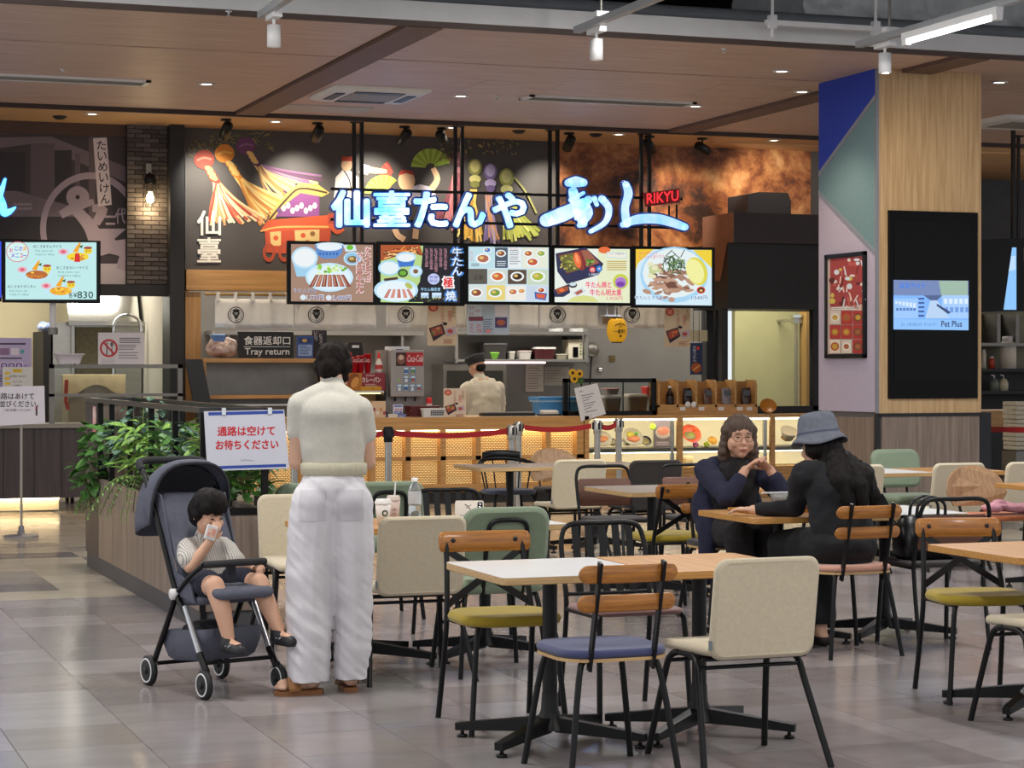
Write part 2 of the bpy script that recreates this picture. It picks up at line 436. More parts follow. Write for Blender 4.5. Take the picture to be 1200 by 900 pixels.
# pipe and wrapped duct in the plenum
def duct():
    mb = MB(); rings = []
    for i in range(96):
        x = 9.35 + i * 0.034; ring = []
        for u, v in rrect(1.5, 0.8, 0.3, 14):
            p = Vector((x, 18.6 + u, 5.02 + v)); n = noise.fractal(p * 3.2, .6, 2.2, 5)
            ring.append(p + Vector((0, u, v)).normalized() * (0.13 * n + .07 * abs(sin(x * 4.1 + u))))
        rings.append(ring)
    return mb.loft(rings)
tag(duct().build('insulated_duct', mat('foil_wrap', '#dcdcda', 0.5, 0.0, var=0.2, scale=3, bump=.6, bscale=9)), 'crumpled pale wrapped air duct above the grey fascia', 'duct')
tag(MB().tube([(3.2, 17.3, 4.63), (12.5, 17.3, 4.63)], .075, 12).build('grey_pipe', mat('pipe_paint', '#8b8d90', 0.5, var=.1)), 'long grey pipe running behind the ceiling fascia', 'pipe')

# --- walls
MURBG = mat('mural_board', '#4c4745', 0.55, var=0.08, scale=1.2)
def wx(px, Y): return onY(px, 430, Y).x
def wz(px, py, Y): return onY(px, py, Y).z
xb0, xb1 = wx(147, YW), wx(199, YW)            # brick pilaster
xk0, xk1 = wx(217, YW), wx(826, YW)            # grill shop front
xe = wx(958, YW) + 1.2
zm0 = wz(280, 317, YW)
wall = struct(MB().bx(xk0, xe, YW, YW + .15, zm0, CEIL).build('wall_back', MURBG), 'dark mural wall above the grill counter')
wl = struct(MB().bx(XL, xb0, YW, YW + .15, wz(60, 342, YW), CEIL).build('wall_left', mat('mural_purple', '#4f4546', 0.6, var=.15, scale=.8)), 'purple grey mural wall over the western food counter')
MB().bx(XL, xb0 + .02, YW - .03, YW, wz(60, 158, YW), CEIL).build('header_band', mat('brown_band', '#4a3328', 0.6, var=.1), wl)
brk = struct(MB().bx(xb0, xb1, YW - .08, YW + .15, wz(170, 334, YW), CEIL).build('wall_pilaster', mat('brick_joint', '#1f1b1b', 0.9, var=.1)), 'dark brick pilaster with a lit bulb')
BRK = mat('dark_brick', '#5d5553', 0.75, var=0.3, scale=9, bump=.5, bscale=40)
BRK2 = mat('dark_brick_b', '#49413f', 0.8, var=0.3, scale=9, bump=.5, bscale=40)
z = wz(170, 333, YW); bw = (xb1 - xb0); row = 0
bh = .0505
def brick_mesh(L, m):
    q = MB(); q.bx(-L / 2, L / 2, -.014, .0, 0, bh - .008); return q.mesh('brick', m)
bm_cache = {}
while z < CEIL - .03:
    cuts = [0, .36, .72, 1.0] if row % 2 else [0, .18, .54, .9, 1.0]
    for a, b_ in zip(cuts, cuts[1:]):
        k = (round(b_ - a, 2), random.random() < .5)
        if k not in bm_cache: bm_cache[k] = brick_mesh((b_ - a) * bw - .008, BRK if k[1] else BRK2)
        o = from_mesh('brick', bm_cache[k], brk, Vector((xb0 + (a + b_) / 2 * bw, YW - .08 - random.random() * .006, z)) - Vector(brk.location))
    z += bh; row += 1
# black lintel and post between the two shops
struct(MB().bx(XL, xb1 + .02, YW - .12, YW + .1, wz(170, 347, YW), wz(170, 334, YW)).build('trim_2', DARK), 'black lintel above the western counter')
struct(MB().bx(wx(199, 23.45), wx(216.5, 23.45), 23.45, YW + .2, 0, CEIL - .02).build('wall_post', DARK, bevel=.01), 'black post between the two food counters')
# wood header under the mural, and jamb
struct(MB().bx(xk0, xk1, YW - .06, YW + .12, wz(280, 341, YW), zm0).build('trim_3', wood('header_wood', '#c89a62', '#b0834e', .5, 'x', 2.5), bevel=.004), 'pale wood header under the mural')
struct(MB().bx(xk0, wx(235, YW), YW - .02, YW + .12, 0.9, wz(280, 343, YW)).build('trim_4', wood('jamb_wood', '#c89a62', '#b0834e', .5, 'z', 2.5)), 'pale wood jamb beside the black post')
# kitchen shells
struct(MB().bx(XL, wx(214, YW), YK, YK + .1, 0, 3.2).build('wall_kitchen', LINEN), 'beige kitchen wall of the western counter')
struct(MB().bx(wx(214, YW) + .25, wx(846, YK), YK, YK + .1, 0, 3.2).build('wall_grill', mat('grill_wall', '#7d7a76', .4, .3, var=.1, scale=2)), 'grey steel kitchen wall of the grill')
struct(MB().bx(xb1 + .02, xb1 + .25, YW + .15, YK, 0, 3.2).build('wall_partition', mat('pale_partition', '#c8c2b4', .7, var=.06)), 'pale partition between the kitchens')
struct(MB().bx(XL, XR, YW + .15, YK + .1, 2.95, 3.05).build('ceiling_kitchen', mat('kitchen_ceiling', '#d8d4cb', .8, var=.05)), 'pale ceiling inside the kitchens')
# corridor behind the black volume on the right
yh = 24.4
struct(MB().bx(wx(850, YK), wx(1010, YK), YK - .3, YK - .2, 0, 3.0).build('wall_corridor', mat('corridor_wall', '#b3ad84', .75, var=.06, scale=3)), 'olive beige wall behind the serving window')
struct(MB().bx(wx(1012, YK), XR, YK, YK + .1, 0, CEIL).build('wall_right', mat('dark_tile_wall', '#2b2a2d', .45, var=.3, scale=5, bump=.8, bscale=14)), 'dark patterned wall of the eastern restaurant')

# kitchen and counter lamps
lamp('AREA', 'kitchen_lamp', (6.3, 25.0, 2.93), 62, NEUT, shape='RECTANGLE', size=3.2, size_y=.3)
lamp('AREA', 'kitchen_lamp', (9.7, 25.0, 2.93), 62, NEUT, shape='RECTANGLE', size=3.2, size_y=.3)
lamp('AREA', 'kitchen_lamp', (3.2, 25.2, 2.93), 46, (1, .93, .78), shape='RECTANGLE', size=2.2, size_y=.3)
lamp('AREA', 'corridor_lamp', (12.6, 25.2, 2.93), 34, (1, .93, .75), shape='RECTANGLE', size=1.2, size_y=.3)
lamp('AREA', 'restaurant_lamp', (15.8, 24.6, 2.9), 45, NEUT, shape='RECTANGLE', size=2.2, size_y=.3)

# ================================================================== COLUMN
cX, cY = 9.65, 17.04; cX1 = 10.73; cY1 = 18.15
pil = struct(MB().bx(cX + .012, cX1 - .012, cY + .012, cY1, 0, CEIL + .03).build('wall_column', mat('column_core', '#6f6a68', .7, var=.1)), 'square column clad in coloured panels and pale wood')
def xpanel(name, pts, m, t=.014, X=cX):
    mb = MB(); P = [onX(x, y, X) for x, y in pts]; P = [Vector((X, min(max(p.y, cY), cY1), max(0, min(p.z, CEIL)))) for p in P]
    mb.loft([P, [p + Vector((-t, 0, 0)) for p in P]], True, False); return mb.build(name, m, pil)
def felt(key, col): return mat(key, col, .9, var=.08, scale=40, bump=.3, bscale=180)
xpanel('felt_panel', [(961, 70), (1028, 60), (1028, 111), (961, 203)], felt('blue_felt', '#2a42ae'))['label'] = 'deep blue felt panel'
xpanel('felt_panel', [(1028, 114), (1028, 295), (961, 224), (961, 206)], felt('teal_felt', '#708d93'))['label'] = 'grey teal felt panel'
xpanel('felt_panel', [(961, 227), (1028, 298), (1028, 483), (961, 481)], felt('lilac_panel', '#b7adbf'))['label'] = 'pale lilac panel'
xpanel('laminate_panel', [(961, 488), (1025, 489), (1025, 700), (961, 680)], LAMIN)
for pts in ([(961, 202), (1028, 110), (1028, 116), (961, 208)], [(961, 223), (1028, 294), (1028, 300), (961, 229)]): xpanel('joint_strip', pts, mat('joint_grey', '#8a8c96', .5, var=.05), .02)
PW = wood('column_oak', '#c3a47a', '#aa895e', .5, 'z', 3)
z48 = onY(1080, 484, cY).z
MB().bx(cX + .01, cX1, cY - .002, cY + .012, z48, CEIL).build('oak_panel', PW, pil)
MB().bx(cX + .01, cX1, cY - .012, cY + .012, z48 - .03, z48 + .0).build('black_rail', DARK, pil)
MB().bx(cX - .02, cX + .02, cY - .012, cY + .02, 0, z48).build('corner_strip', DARK, pil)
MB().bx(cX - .016, cX + .012, cY - .006, cY + .02, z48, CEIL).build('corner_strip', mat('grey_strip', '#7d7f88', .5, var=.05), pil)
MB().bx(cX + .04, cX1 - .02, cY - .003, cY + .012, .08, z48 - .03).build('laminate_panel', LAMIN, pil)
MB().bx(cX, cX1 + .01, cY - .01, cY + .012, 0, .08).build('skirting', DARK, pil)
# right flank dark wall beside the column
struct(MB().bx(cX1 - .01, cX1 + .12, cY + .02, cY1, 0, z48).build('wall_flank', mat('navy_black', '#1c1c24', .6, var=.1)), 'black low flank of the column')
# display in the column
dsp = thing('digital_signage', 'tall black digital signage with a blue shop advert on the oak column', 'display', onY(1092, 470, cY))
x0, x1 = wx(1040, cY), wx(1144, cY); z0, z1 = onY(1092, 467, cY).z, onY(1092, 248, cY).z
MB().bx(x0, x1, cY - .03, cY + .01, z0, z1).build('casing', mat('gloss_black', '#050506', .3, spec=.12, var=.02), dsp, bevel=.004)
mb = MB(); g = .04
MB().bx(x0 + .05, x1 - .07, cY - .034, cY - .03, z0 + .16, z1 - .1).build('glass_panel', mat('screen_off', '#060607', .25, spec=.12, var=.02), dsp)
p = Print(planeY(cY - .036), NYM, emit=.8)
p.rect(1047, 328, 1135, 386, '#7fb6ff', 1); p.rect(1047, 374, 1135, 386, '#8fc4ff', 1); p.rect(1047, 328, 1135, 346, '#7388b8', 1)
p.poly([(1100, 329), (1134, 329), (1134, 346), (1104, 352)], '#9db9a8'); p.rect(1047, 350, 1076, 373, '#9cc8ff'); p.rect(1104, 346, 1135, 373, '#a5cdff')
for i in range(6): p.rect(1049 + i * 4.2, 353 + i * .4, 1052 + i * 4.2, 356 + i, '#d8ebff'); p.rect(1050 + i * 4, 361, 1053 + i * 4, 364, '#4f79c0')
for i in range(5): p.rect(1076, 349 + i * 5, 1083, 351 + i * 5, '#2f4f90')
for i in range(5): p.rect(1106 + i * 6, 350, 1110 + i * 6, 356, '#dceeff'); p.rect(1107 + i * 6, 360, 1111 + i * 6, 366, '#6f9be0')
p.poly([(1084, 373), (1090, 352), (1098, 352), (1112, 373)], '#b9d4f4'); p.poly([(1098, 356), (1114, 366), (1111, 368), (1097, 358)], '#28406e')
p.poly([(1082, 346), (1104, 346), (1098, 352), (1090, 352)], '#4c618f')
p.text('はなペット', 1054, 331, 1084, 338, '#2d7df5', .03); p.text('Pet Plus', 1103, 376, 1127, 383, '#101c50', .03)
p.text('ひと・しあわせあふれる　ホームセンター', 1056, 378, 1098, 382, '#3758a8')
p.build('screen_picture', dsp)
# framed poster on the lilac face
fr = thing('framed_poster', 'black framed vertical menu poster on the lilac column face', 'poster', onX(992, 423, cX))
P = [onX(x, y, cX - .016) for x, y in ((969, 299), (1016, 294), (1016, 424), (969, 420))]
mb = MB(); ys = (P[0].y, P[1].y); zt, zb = P[0].z, P[3].z
ya, yb = min(ys), max(ys)
for a in ((ya, ya + .04, zb, zt), (yb - .04, yb, zb, zt), (ya, yb, zb, zb + .04), (ya, yb, zt - .04, zt)): mb.bx(cX - .045, cX - .012, *a)
mb.build('frame', BLACK, fr, bevel=.004)
MB().bx(cX - .03, cX - .012, ya + .03, yb - .03, zb + .03, zt - .03).build('sheet', mat('poster_paper', '#c9b3a8', .5, var=.05), fr)
p = Print(planeX(cX - .031), NXM); random.seed(3)
p.rect(973, 303, 1013, 360, '#a8413f', -3)
for i in range(46):
    x = 974 + random.random() * 37; y = 304 + random.random() * 54
    if random.random() < .5: p.stroke([(x, y), (x + random.uniform(-5, 5), y + random.uniform(4, 12))], 1.6, random.choice(['#e8d8d4', '#c96a60', '#f0c8b8', '#7a2426', '#d8e0e8']))
    else: p.ell(x, y, random.uniform(1.5, 4), random.uniform(1.5, 3.5), random.choice(['#e9d9d0', '#c25a50', '#dfe6ee', '#d8c25a', '#5f1f20']))
for j in range(3):
    for i in range(3):
        x0, y0 = 973 + i * 13.5, 364 + j * 17
        p.rect(x0, y0, x0 + 12.5, y0 + 16, random.choice(['#d9c9b8', '#e6d6c4', '#8d5a4a', '#b3322e']))
        p.ell(x0 + 6, y0 + 8, 5, 5, random.choice(['#7a4632', '#e9e2d6', '#b3562e'])); p.ell(x0 + 6, y0 + 8, 3.2, 3, random.choice(['#a8643a', '#c9a23a', '#8d3528']))
p.lines(975, 360, 1010, 2, 2, '#f0ece8', 1)
p.build('printed_menu', fr)

# ================================================================== CEILING FITTINGS
LEDW = mat('downlight_glow', '#fff2e0', .5, emit=6.0)
n_dl = 0
DL = [(242, 98, CEIL, 'over the left brick pilaster'), (540, 112, CEIL, 'left of the square ceiling hatch'), (916, 83, CEIL, 'nearest the blue felt panel'), (940, 107, CEIL, 'below and right of the one by the blue felt panel'),
      (815, 124, CEIL, 'at the right end of the long slot vent'), (1171, 96, CEIL, 'right of the oak column'), (697, 120, CEIL, 'behind the middle of the slot vent'),
      (108, 133, CEIL - .02, 'in the soffit above the purple mural'), (323, 142, CEIL - .02, 'in the soffit above the festival float painting'), (530, 149, CEIL - .02, 'in the soffit above the blue letters'),
      (725, 157, CEIL - .02, 'in the soffit above the red sign'), (907, 164, CEIL - .02, 'in the soffit above the black hood')]
for px, py, zz, what in DL:
    q = onZ(px, py, zz); t = thing('downlight', 'small round recessed downlight ' + what, 'downlight', q, None, 'recessed downlights')
    MB().lathe([(.075, 0), (.085, -.008), (.062, -.012), (.055, -.004)], q, 20, caps=False).build('trim_ring', WHITE, t)
    MB().lathe([(.056, -.004), (.03, -.003), (.001, -.003)], q, 20).build('lens', LEDW, t)
    lamp('SPOT', 'downlight_lamp', (q.x, q.y, zz - .03), 70 if zz == CEIL else 105, (1, .84, .62), spot_size=1.75, spot_blend=.7, shadow_soft_size=.05)
for px, py, what in ((70, 136, 'dark round sensor in the soffit above the purple mural'), (608, 153, 'dark round sensor in the soffit between the hanging posts'), (698, 157, 'dark round sensor in the soffit near the white blue brush sign')):
    q = onZ(px, py, CEIL - .02)
    tag(MB().lathe([(.075, 0), (.075, -.012), (.04, -.035), (.001, -.035)], q, 18).build('ceiling_sensor', DARK), what, 'sensor')
for px, py, what in ((268, 40 / 3, 'tiny chrome sprinkler head near the top left track spot'), (219 / 3, 245 / 3, 'tiny chrome sprinkler head above the left slot vent'), (582, 113, 'tiny chrome sprinkler head below the ceiling hatch'), (848, 57, 'tiny chrome sprinkler head left of the blue felt panel')):
    q = onZ(px, py, CEIL)
    tag(MB().lathe([(.03, 0), (.03, -.006), (.008, -.01), (.008, -.03), (.02, -.034), (.001, -.036)], q, 12).build('sprinkler_head', CHROME), what, 'sprinkler')
# slot diffusers
def diffuser(pa, pb, label):
    a, b_ = onZ(*pa, CEIL), onZ(*pb, CEIL); y0 = (a.y + b_.y) / 2; t = thing('slot_diffuser', label, 'air vent', ((a.x + b_.x) / 2, y0, CEIL))
    mb = MB(); h = .17
    for q in ((a.x, b_.x, y0 - h, y0 - h + .04), (a.x, b_.x, y0 + h - .04, y0 + h), (a.x, a.x + .05, y0 - h, y0 + h), (b_.x - .05, b_.x, y0 - h, y0 + h)): mb.bx(q[0], q[1], q[2], q[3], CEIL - .02, CEIL)
    mb.build('frame', WHITE, t)
    MB().bx(a.x + .05, b_.x - .05, y0 - h + .04, y0 + h - .04, CEIL - .006, CEIL).build('backing', mat('vent_back', '#5b5654', .7, var=.1), t)
    for k in range(3):
        yy = y0 - h + .09 + k * .08
        MB().box(((a.x + b_.x) / 2, yy, CEIL - .012), (b_.x - a.x - .1, .045, .006), rot_axis(.5, 'X')).build('slat', mat('vent_slat', '#a7a29c', .5, var=.05), t)
diffuser((-40, 89), (176, 95), 'long white slot vent at the upper left of the ceiling')
diffuser((612, 114), (812, 121), 'long white slot vent in the middle of the ceiling')
# cassette air conditioner and flat vent beside it
q = onZ(433, 109, CEIL); ac = thing('cassette_air_conditioner', 'white four way cassette air conditioner beside the left ceiling beam', 'air conditioner', q)
mb = MB(); mb.loft([[Vector((q.x + u, q.y + v, CEIL - zz)) for u, v in rrect(s_, s_, .06)] for s_, zz in ((1.0, 0), (1.0, .02), (.9, .045))]); mb.build('panel', WHITE, ac)
MB().bx(q.x - .26, q.x + .26, q.y - .26, q.y + .26, CEIL - .052, CEIL - .044).build('grille', mat('ac_grille', '#8d8a86', .6, var=.1), ac)
for sx, sy in ((0, 1), (0, -1), (1, 0), (-1, 0)):
    MB().box((q.x + sx * .36, q.y + sy * .36, CEIL - .048), (.5 if sy else .09, .09 if sy else .5, .01)).build('louver', mat('ac_louver', '#2a2a2c', .5, var=.05), ac)
q = onZ(385, 127, CEIL)
tag(MB().bx(q.x - .5, q.x + .42, q.y - .25, q.y + .25, CEIL - .012, CEIL).build('return_vent', mat('vent_plate', '#b7b2ad', .5, var=.06)), 'flat pale return vent in front of the cassette unit', 'air vent')
q = onZ(1195, 142, CEIL); ac2 = thing('cassette_air_conditioner', 'white cassette air conditioner right of the oak column', 'air conditioner', q)
MB().loft([[Vector((q.x + u, q.y + v, CEIL - zz)) for u, v in rrect(s_, s_, .06)] for s_, zz in ((1.0, 0), (1.0, .02), (.9, .045))]).build('panel', WHITE, ac2)
MB().bx(q.x - .26, q.x + .26, q.y - .26, q.y + .26, CEIL - .052, CEIL - .044).build('grille', MATS['ac_grille'], ac2)
# access hatches: thin proud frames
for (a, b_, lab) in (((535, 108), (628, 97), 'square access hatch outlined in the ceiling by the air conditioner'), ((802, 112), (905, 101), 'square access hatch outlined in the ceiling left of the column')):
    A, B = onZ(*a, CEIL), onZ(*b_, CEIL); xa, xb_ = sorted((A.x, B.x)); yb0, yb1 = sorted((A.y, B.y)); 
    if xb_ - xa < .7: xb_ = xa + .8
    mb = MB()
    for qq in ((xa, xb_, yb0, yb0 + .012), (xa, xb_, yb1 - .012, yb1), (xa, xa + .012, yb0, yb1), (xb_ - .012, xb_, yb0, yb1)): mb.bx(qq[0], qq[1], qq[2], qq[3], CEIL - .004, CEIL)
    tag(mb.build('ceiling_hatch', mat('hatch_trim', '#c8b8a6', .4, .4, var=.05)), lab, 'hatch')
# black spotlights on the soffit washing the mural
SP = [(265, 146, 240, 205, 'first from the left', 1), (372, 151, 348, 205, 'second from the left', 1), (474, 155, 435, 206, 'third from the left', 1), (518, 154, 545, 225, 'fourth from the left, beside a hanging post', 1),
      (667, 162, 640, 215, 'left of the white blue brush sign', .8), (761, 164, 800, 235, 'behind the rightmost hanging post', 1.4), (823, 167, 935, 225, 'rightmost of the row', 1.6)]
for px, py, ax, ay, what, pw in SP:
    q = onZ(px, py, CEIL - .02); aim = onY(ax, ay, YW); q.y = 22.75
    q.x = onY(px, py, 22.75).x
    t = thing('black_spotlight', 'black cylinder spotlight on the soffit, ' + what, 'spotlight', q, None, 'black spotlights washing the mural')
    d = (aim - q).normalized(); d.y = max(d.y, .55); d.normalize()
    MB().lathe([(.06, 0), (.06, -.02), (.001, -.02)], q, 16).build('mount', BLACK, t)
    MB().tube([q, q + Vector((0, 0, -.09))], .012).build('stem', BLACK, t)
    c = q + Vector((0, 0, -.12))
    MB().lathe([(.03, -.12), (.055, -.1), (.06, .1), (.05, .1), (.045, .07), (.001, .07)], c, 16, axis=d).build('can', BLACK, t)
    lamp('SPOT', 'spot_lamp', c + d * .13, 105 * pw, (1, .92, .78), aim=aim - Vector((0, 0, .25)), spot_size=1.15, spot_blend=1.0, shadow_soft_size=.03)
# lighting tracks, white track spots and the tube fitting on the right
def rail(px, py, zz, length, lab):
    a = onZ(px, py, zz); t = thing('lighting_track', lab, 'light track', a, None, 'hanging lighting tracks')
    MB().bx(a.x - .03, a.x + .03, a.y - length, a.y, zz - .0, zz + .05).build('track', mat('track_grey', '#a9abae', .45, .3, var=.05), t)
    for k in (.5, 2.4):
        MB().tube([(a.x, a.y - k, zz + .05), (a.x, a.y - k, zz + 1.8)], .012).build('hanger', STEELD, t)
        MB().bx(a.x - .05, a.x + .05, a.y - k - .04, a.y - k + .04, zz + .05, zz + .09).build('clamp', WHITE, t)
    return a
def tspot(px, py, zz, lab, aim, pw):
    a = onZ(px, py, zz); t = thing('track_spotlight', lab, 'spotlight', a, None, 'white track spotlights')
    MB().bx(a.x - .035, a.x + .035, a.y - .12, a.y + .12, zz - .04, zz).build('adapter', WHITE, t)
    MB().tube([(a.x, a.y, zz - .04), (a.x, a.y, zz - .1)], .012).build('stem', WHITE, t)
    MB().lathe([(.02, -.085), (.05, -.085), (.051, -.245), (.042, -.245), (.038, -.22), (.001, -.22)], (a.x, a.y, zz), 20).build('can', WHITE, t)
    MB().lathe([(.038, -.225), (.001, -.225)], (a.x, a.y, zz), 20).build('lens', LEDW, t)
    lamp('SPOT', 'track_lamp', (a.x, a.y, zz - .26), pw, (1, .86, .66), aim=aim, spot_size=1.1, spot_blend=.9, shadow_soft_size=.04)
rail(306, 22, 4.1, 5, 'lighting track at the top left, nearest the beam'); tspot(321, 16, 4.1, 'white track spotlight at the upper left of the ceiling edge', None, 60)
rail(676, 39, 4.1, 6, 'lighting track in the middle above the blue letters'); tspot(699, 33, 4.1, 'white track spotlight above the long slot vent', None, 60)
RX = rail(1006, 56, 4.1, 8, 'lighting track on the right carrying the glowing tube'); tspot(1037, 50, 4.1, 'white track spotlight beside the oak column', onY(1096, 265, cY), 75)
TG = mat('tube_glow', '#f4f6ff', .5, emit=5.0)
def tube_fit(x, y, zz, lab):
    t = thing('tube_light_fitting', lab, 'tube light', (x, y, zz), None, 'tube lights of the hall')
    MB().bx(x - .03, x + .03, y - .66, y + .66, zz, zz + .05).build('housing', WHITE, t)
    MB().tube([(x, y - .6, zz - .02), (x, y + .6, zz - .02)], .018, 10).build('tube', TG, t)
    for s in (-.4, .4): MB().tube([(x, y + s, zz + .04), (RX.x, y + s, 4.11)], .012).build('hanger', WHITE, t)
    for s in (-1, 1): MB().bx(x - .025, x + .025, y + s * .63 - .03, y + s * .63 + .03, zz - .045, zz).build('end_cap', WHITE, t)
a = onZ(1058, 51, 3.99); b_ = onZ(1174, 18, 3.99)
xm, ym = (a.x + b_.x) / 2, (a.y + b_.y) / 2
tube_fit(xm, ym, 4.01, 'glowing white tube light hanging under the right lighting track')
lamp('AREA', 'tube_light', (xm, ym, 3.96), 60, (.95, .95, 1), shape='RECTANGLE', size=.08, size_y=1.2)
t = thing('support_strut', 'white support strut hanging before the fascia above the blue panel', 'strut', onY(905, 45, 15.75)); A, B = onY(897, 26, 15.75), onY(1060, 33, 15.75)
MB().bx(A.x, B.x, 15.73, 15.77, A.z - .02, A.z + .02).build('bar', WHITE, t)
for px in (905, 1026): c = onY(px, 30, 15.75); MB().tube([(c.x, 15.75, A.z - .12), (c.x, 15.75, 5.9)], .014).build('rod', WHITE, t); MB().bx(c.x - .03, c.x + .03, 15.72, 15.78, A.z - .05, A.z + .06).build('clamp', WHITE, t)
# ================================================================== MURALS (flat print on the wall boards)
random.seed(11)
def fringe(p, x0, y0, spread, n, cols, w=2.2):
    """streamers from a knot to points between the two ends of spread"""
    (xa, ya), (xb, yb) = spread
    for i in range(n):
        f = (i + random.uniform(.1, .9)) / n; xe = xa + (xb - xa) * f + random.uniform(-3, 3); ye = ya + (yb - ya) * f + random.uniform(-8, 4)
        mx, my = x0 + (xe - x0) * .45 + random.uniform(-2, 2), y0 + (ye - y0) * .55
        p.stroke([(x0 + random.uniform(-4, 4), y0), (mx, my), (xe, ye)], w * .6, random.choice(cols), w * random.uniform(.9, 1.5))
def fan(p, x, y, r, a0, a1, c1, c2):
    n = 14
    for k in range(n):
        p0 = a0 + (a1 - a0) * k / n; p1 = a0 + (a1 - a0) * (k + 1) / n
        p.poly([(x + r * .25 * cos(p0), y + r * .25 * sin(p0)), (x + r * cos(p0), y + r * sin(p0)), (x + r * cos(p1), y + r * sin(p1)), (x + r * .25 * cos(p1), y + r * .25 * sin(p1))], c1 if k % 2 else c2)
p = Print(planeY(YW), NYM, step=.00004)
for i in range(130):                                          # bamboo leaves
    x = random.uniform(219, 318); y = 176 - 18 * sin((x - 219) / 99 * 2.6) + random.uniform(-7, 10)
    a = random.uniform(-.6, 1.2); L = random.uniform(4, 8)
    p.stroke([(x, y), (x + L * cos(a), y + L * sin(a))], 1.6, random.choice(['#5c5a34', '#77703f', '#454a2c', '#8d8450']), .3)
for (x, y, r, c, c2, kn, end, cols, n) in (
        (288, 171, 11, '#6b3a63', '#8d5a86', (300, 192), ((379, 212), (318, 236)), ['#6b3a63', '#d9b26a', '#8a5f86', '#e6c98a', '#b98a4a'], 24),
        (263, 180, 11.5, '#d98a2e', '#f0b85a', (278, 207), ((345, 238), (303, 262)), ['#e0a04a', '#f2d08a', '#c9823a', '#efc46a'], 30),
        (239, 187, 12, '#a8402f', '#d98a70', (252, 212), ((312, 258), (242, 262)), ['#d8a068', '#f0d9a8', '#b8483a', '#efc890', '#e8e0c0', '#c96a50'], 46)):
    fringe(p, kn[0], kn[1], end, n, cols, 2.6)
    p.ell(x, y, r, r * .95, c); p.stroke([(x - r * .7, y + 1), (x, y - 2), (x + r * .75, y)], 2.6, c2)
    dx, dy = (kn[0] - x) / 3.2, (kn[1] - y) / 3.2
    for k in (1.7, 2.4, 3.0): p.ell(x + dx * k, y + dy * k, r * .62, r * .3, c, a=.5); p.ell(x + dx * (k - .3), y + dy * (k - .3), r * .45, r * .24, '#e8c070', a=.5)
# festival float
p.poly([(313, 259), (322, 242), (338, 224), (352, 214), (372, 216), (386, 226), (377, 231), (352, 226), (333, 240), (322, 256)], '#d9b25a')
p.poly([(322, 254), (336, 238), (352, 226), (374, 230), (374, 254)], '#8a4a86'); p.stroke([(315, 258), (335, 234), (352, 221), (383, 226)], 2.4, '#4a3020')
for k in range(9): p.ell(327 + k * 5.2, 247 - 3 * (k % 3), 2.6, 3.6, random.choice(['#f0e0cc', '#d8b8a0', '#6a4a7a', '#efe6da']))
p.poly([(306, 268), (314, 258), (384, 252), (394, 262), (392, 270), (312, 274)], '#c9532e'); p.poly([(310, 272), (388, 268), (384, 300), (312, 296)], '#b8482a')
p.stroke([(305, 271), (330, 266), (398, 266)], 2, '#e8b060'); p.poly([(316, 272), (329, 271), (329, 288), (317, 288)], '#d9b878'); p.poly([(345, 270), (374, 269), (374, 292), (346, 288)], '#d9b878')
for x, y, c in ((323, 279, '#c9532e'), (355, 276, '#c9532e'), (366, 274, '#8a5a30'), (360, 284, '#b87a3a')): p.ell(x, y, 3, 3, c)
for x in (315, 333): p.ring(x, 296, 4, 7.5, '#a8462a', 16, asp=1.5)
# dancers and fans
p.poly([(391, 232), (393, 208), (402, 198), (410, 200), (420, 208), (420, 232)], '#e9e2da'); p.stroke([(402, 199), (409, 211), (413, 232)], 1.4, '#3a3540'); p.ell(406, 193, 6.5, 8, '#e6bc94'); p.rect(400, 183.5, 413, 189, '#b8402c')
fan(p, 463, 206, 19, pi * .62, pi * 1.35, '#a83a30', '#c95a48'); fan(p, 449, 227, 22, pi * 1.0, pi * 1.75, '#a9bf3e', '#c2d45e')
p.stroke([(425, 198), (440, 200), (453, 201)], [9, 7, 4], '#e6bc94'); p.stroke([(422, 197), (432, 200)], 11, '#efe9e2')
p.poly([(474, 232), (478, 220), (492, 216), (508, 220), (512, 236), (480, 240)], '#ddd4e2'); p.ell(476, 212, 10, 11.5, '#eec398'); p.poly([(466, 206), (470, 199), (482, 200), (486, 206), (476, 203)], '#b8402c')
p.stroke([(505, 222), (512, 210), (507, 197)], [8, 7, 6], '#e9c097'); fan(p, 504, 197, 23, pi * 1.02, pi * 1.92, '#8fae36', '#b0c853')
p.stroke([(462, 268), (466, 276), (474, 281)], 7, '#e6bc94'); p.stroke([(488, 262), (486, 280)], 7, '#e6bc94')
p.stroke([(385, 262), (394, 272), (402, 268)], 5, '#c9532e'); p.rect(384, 250, 396, 262, '#a8402c')
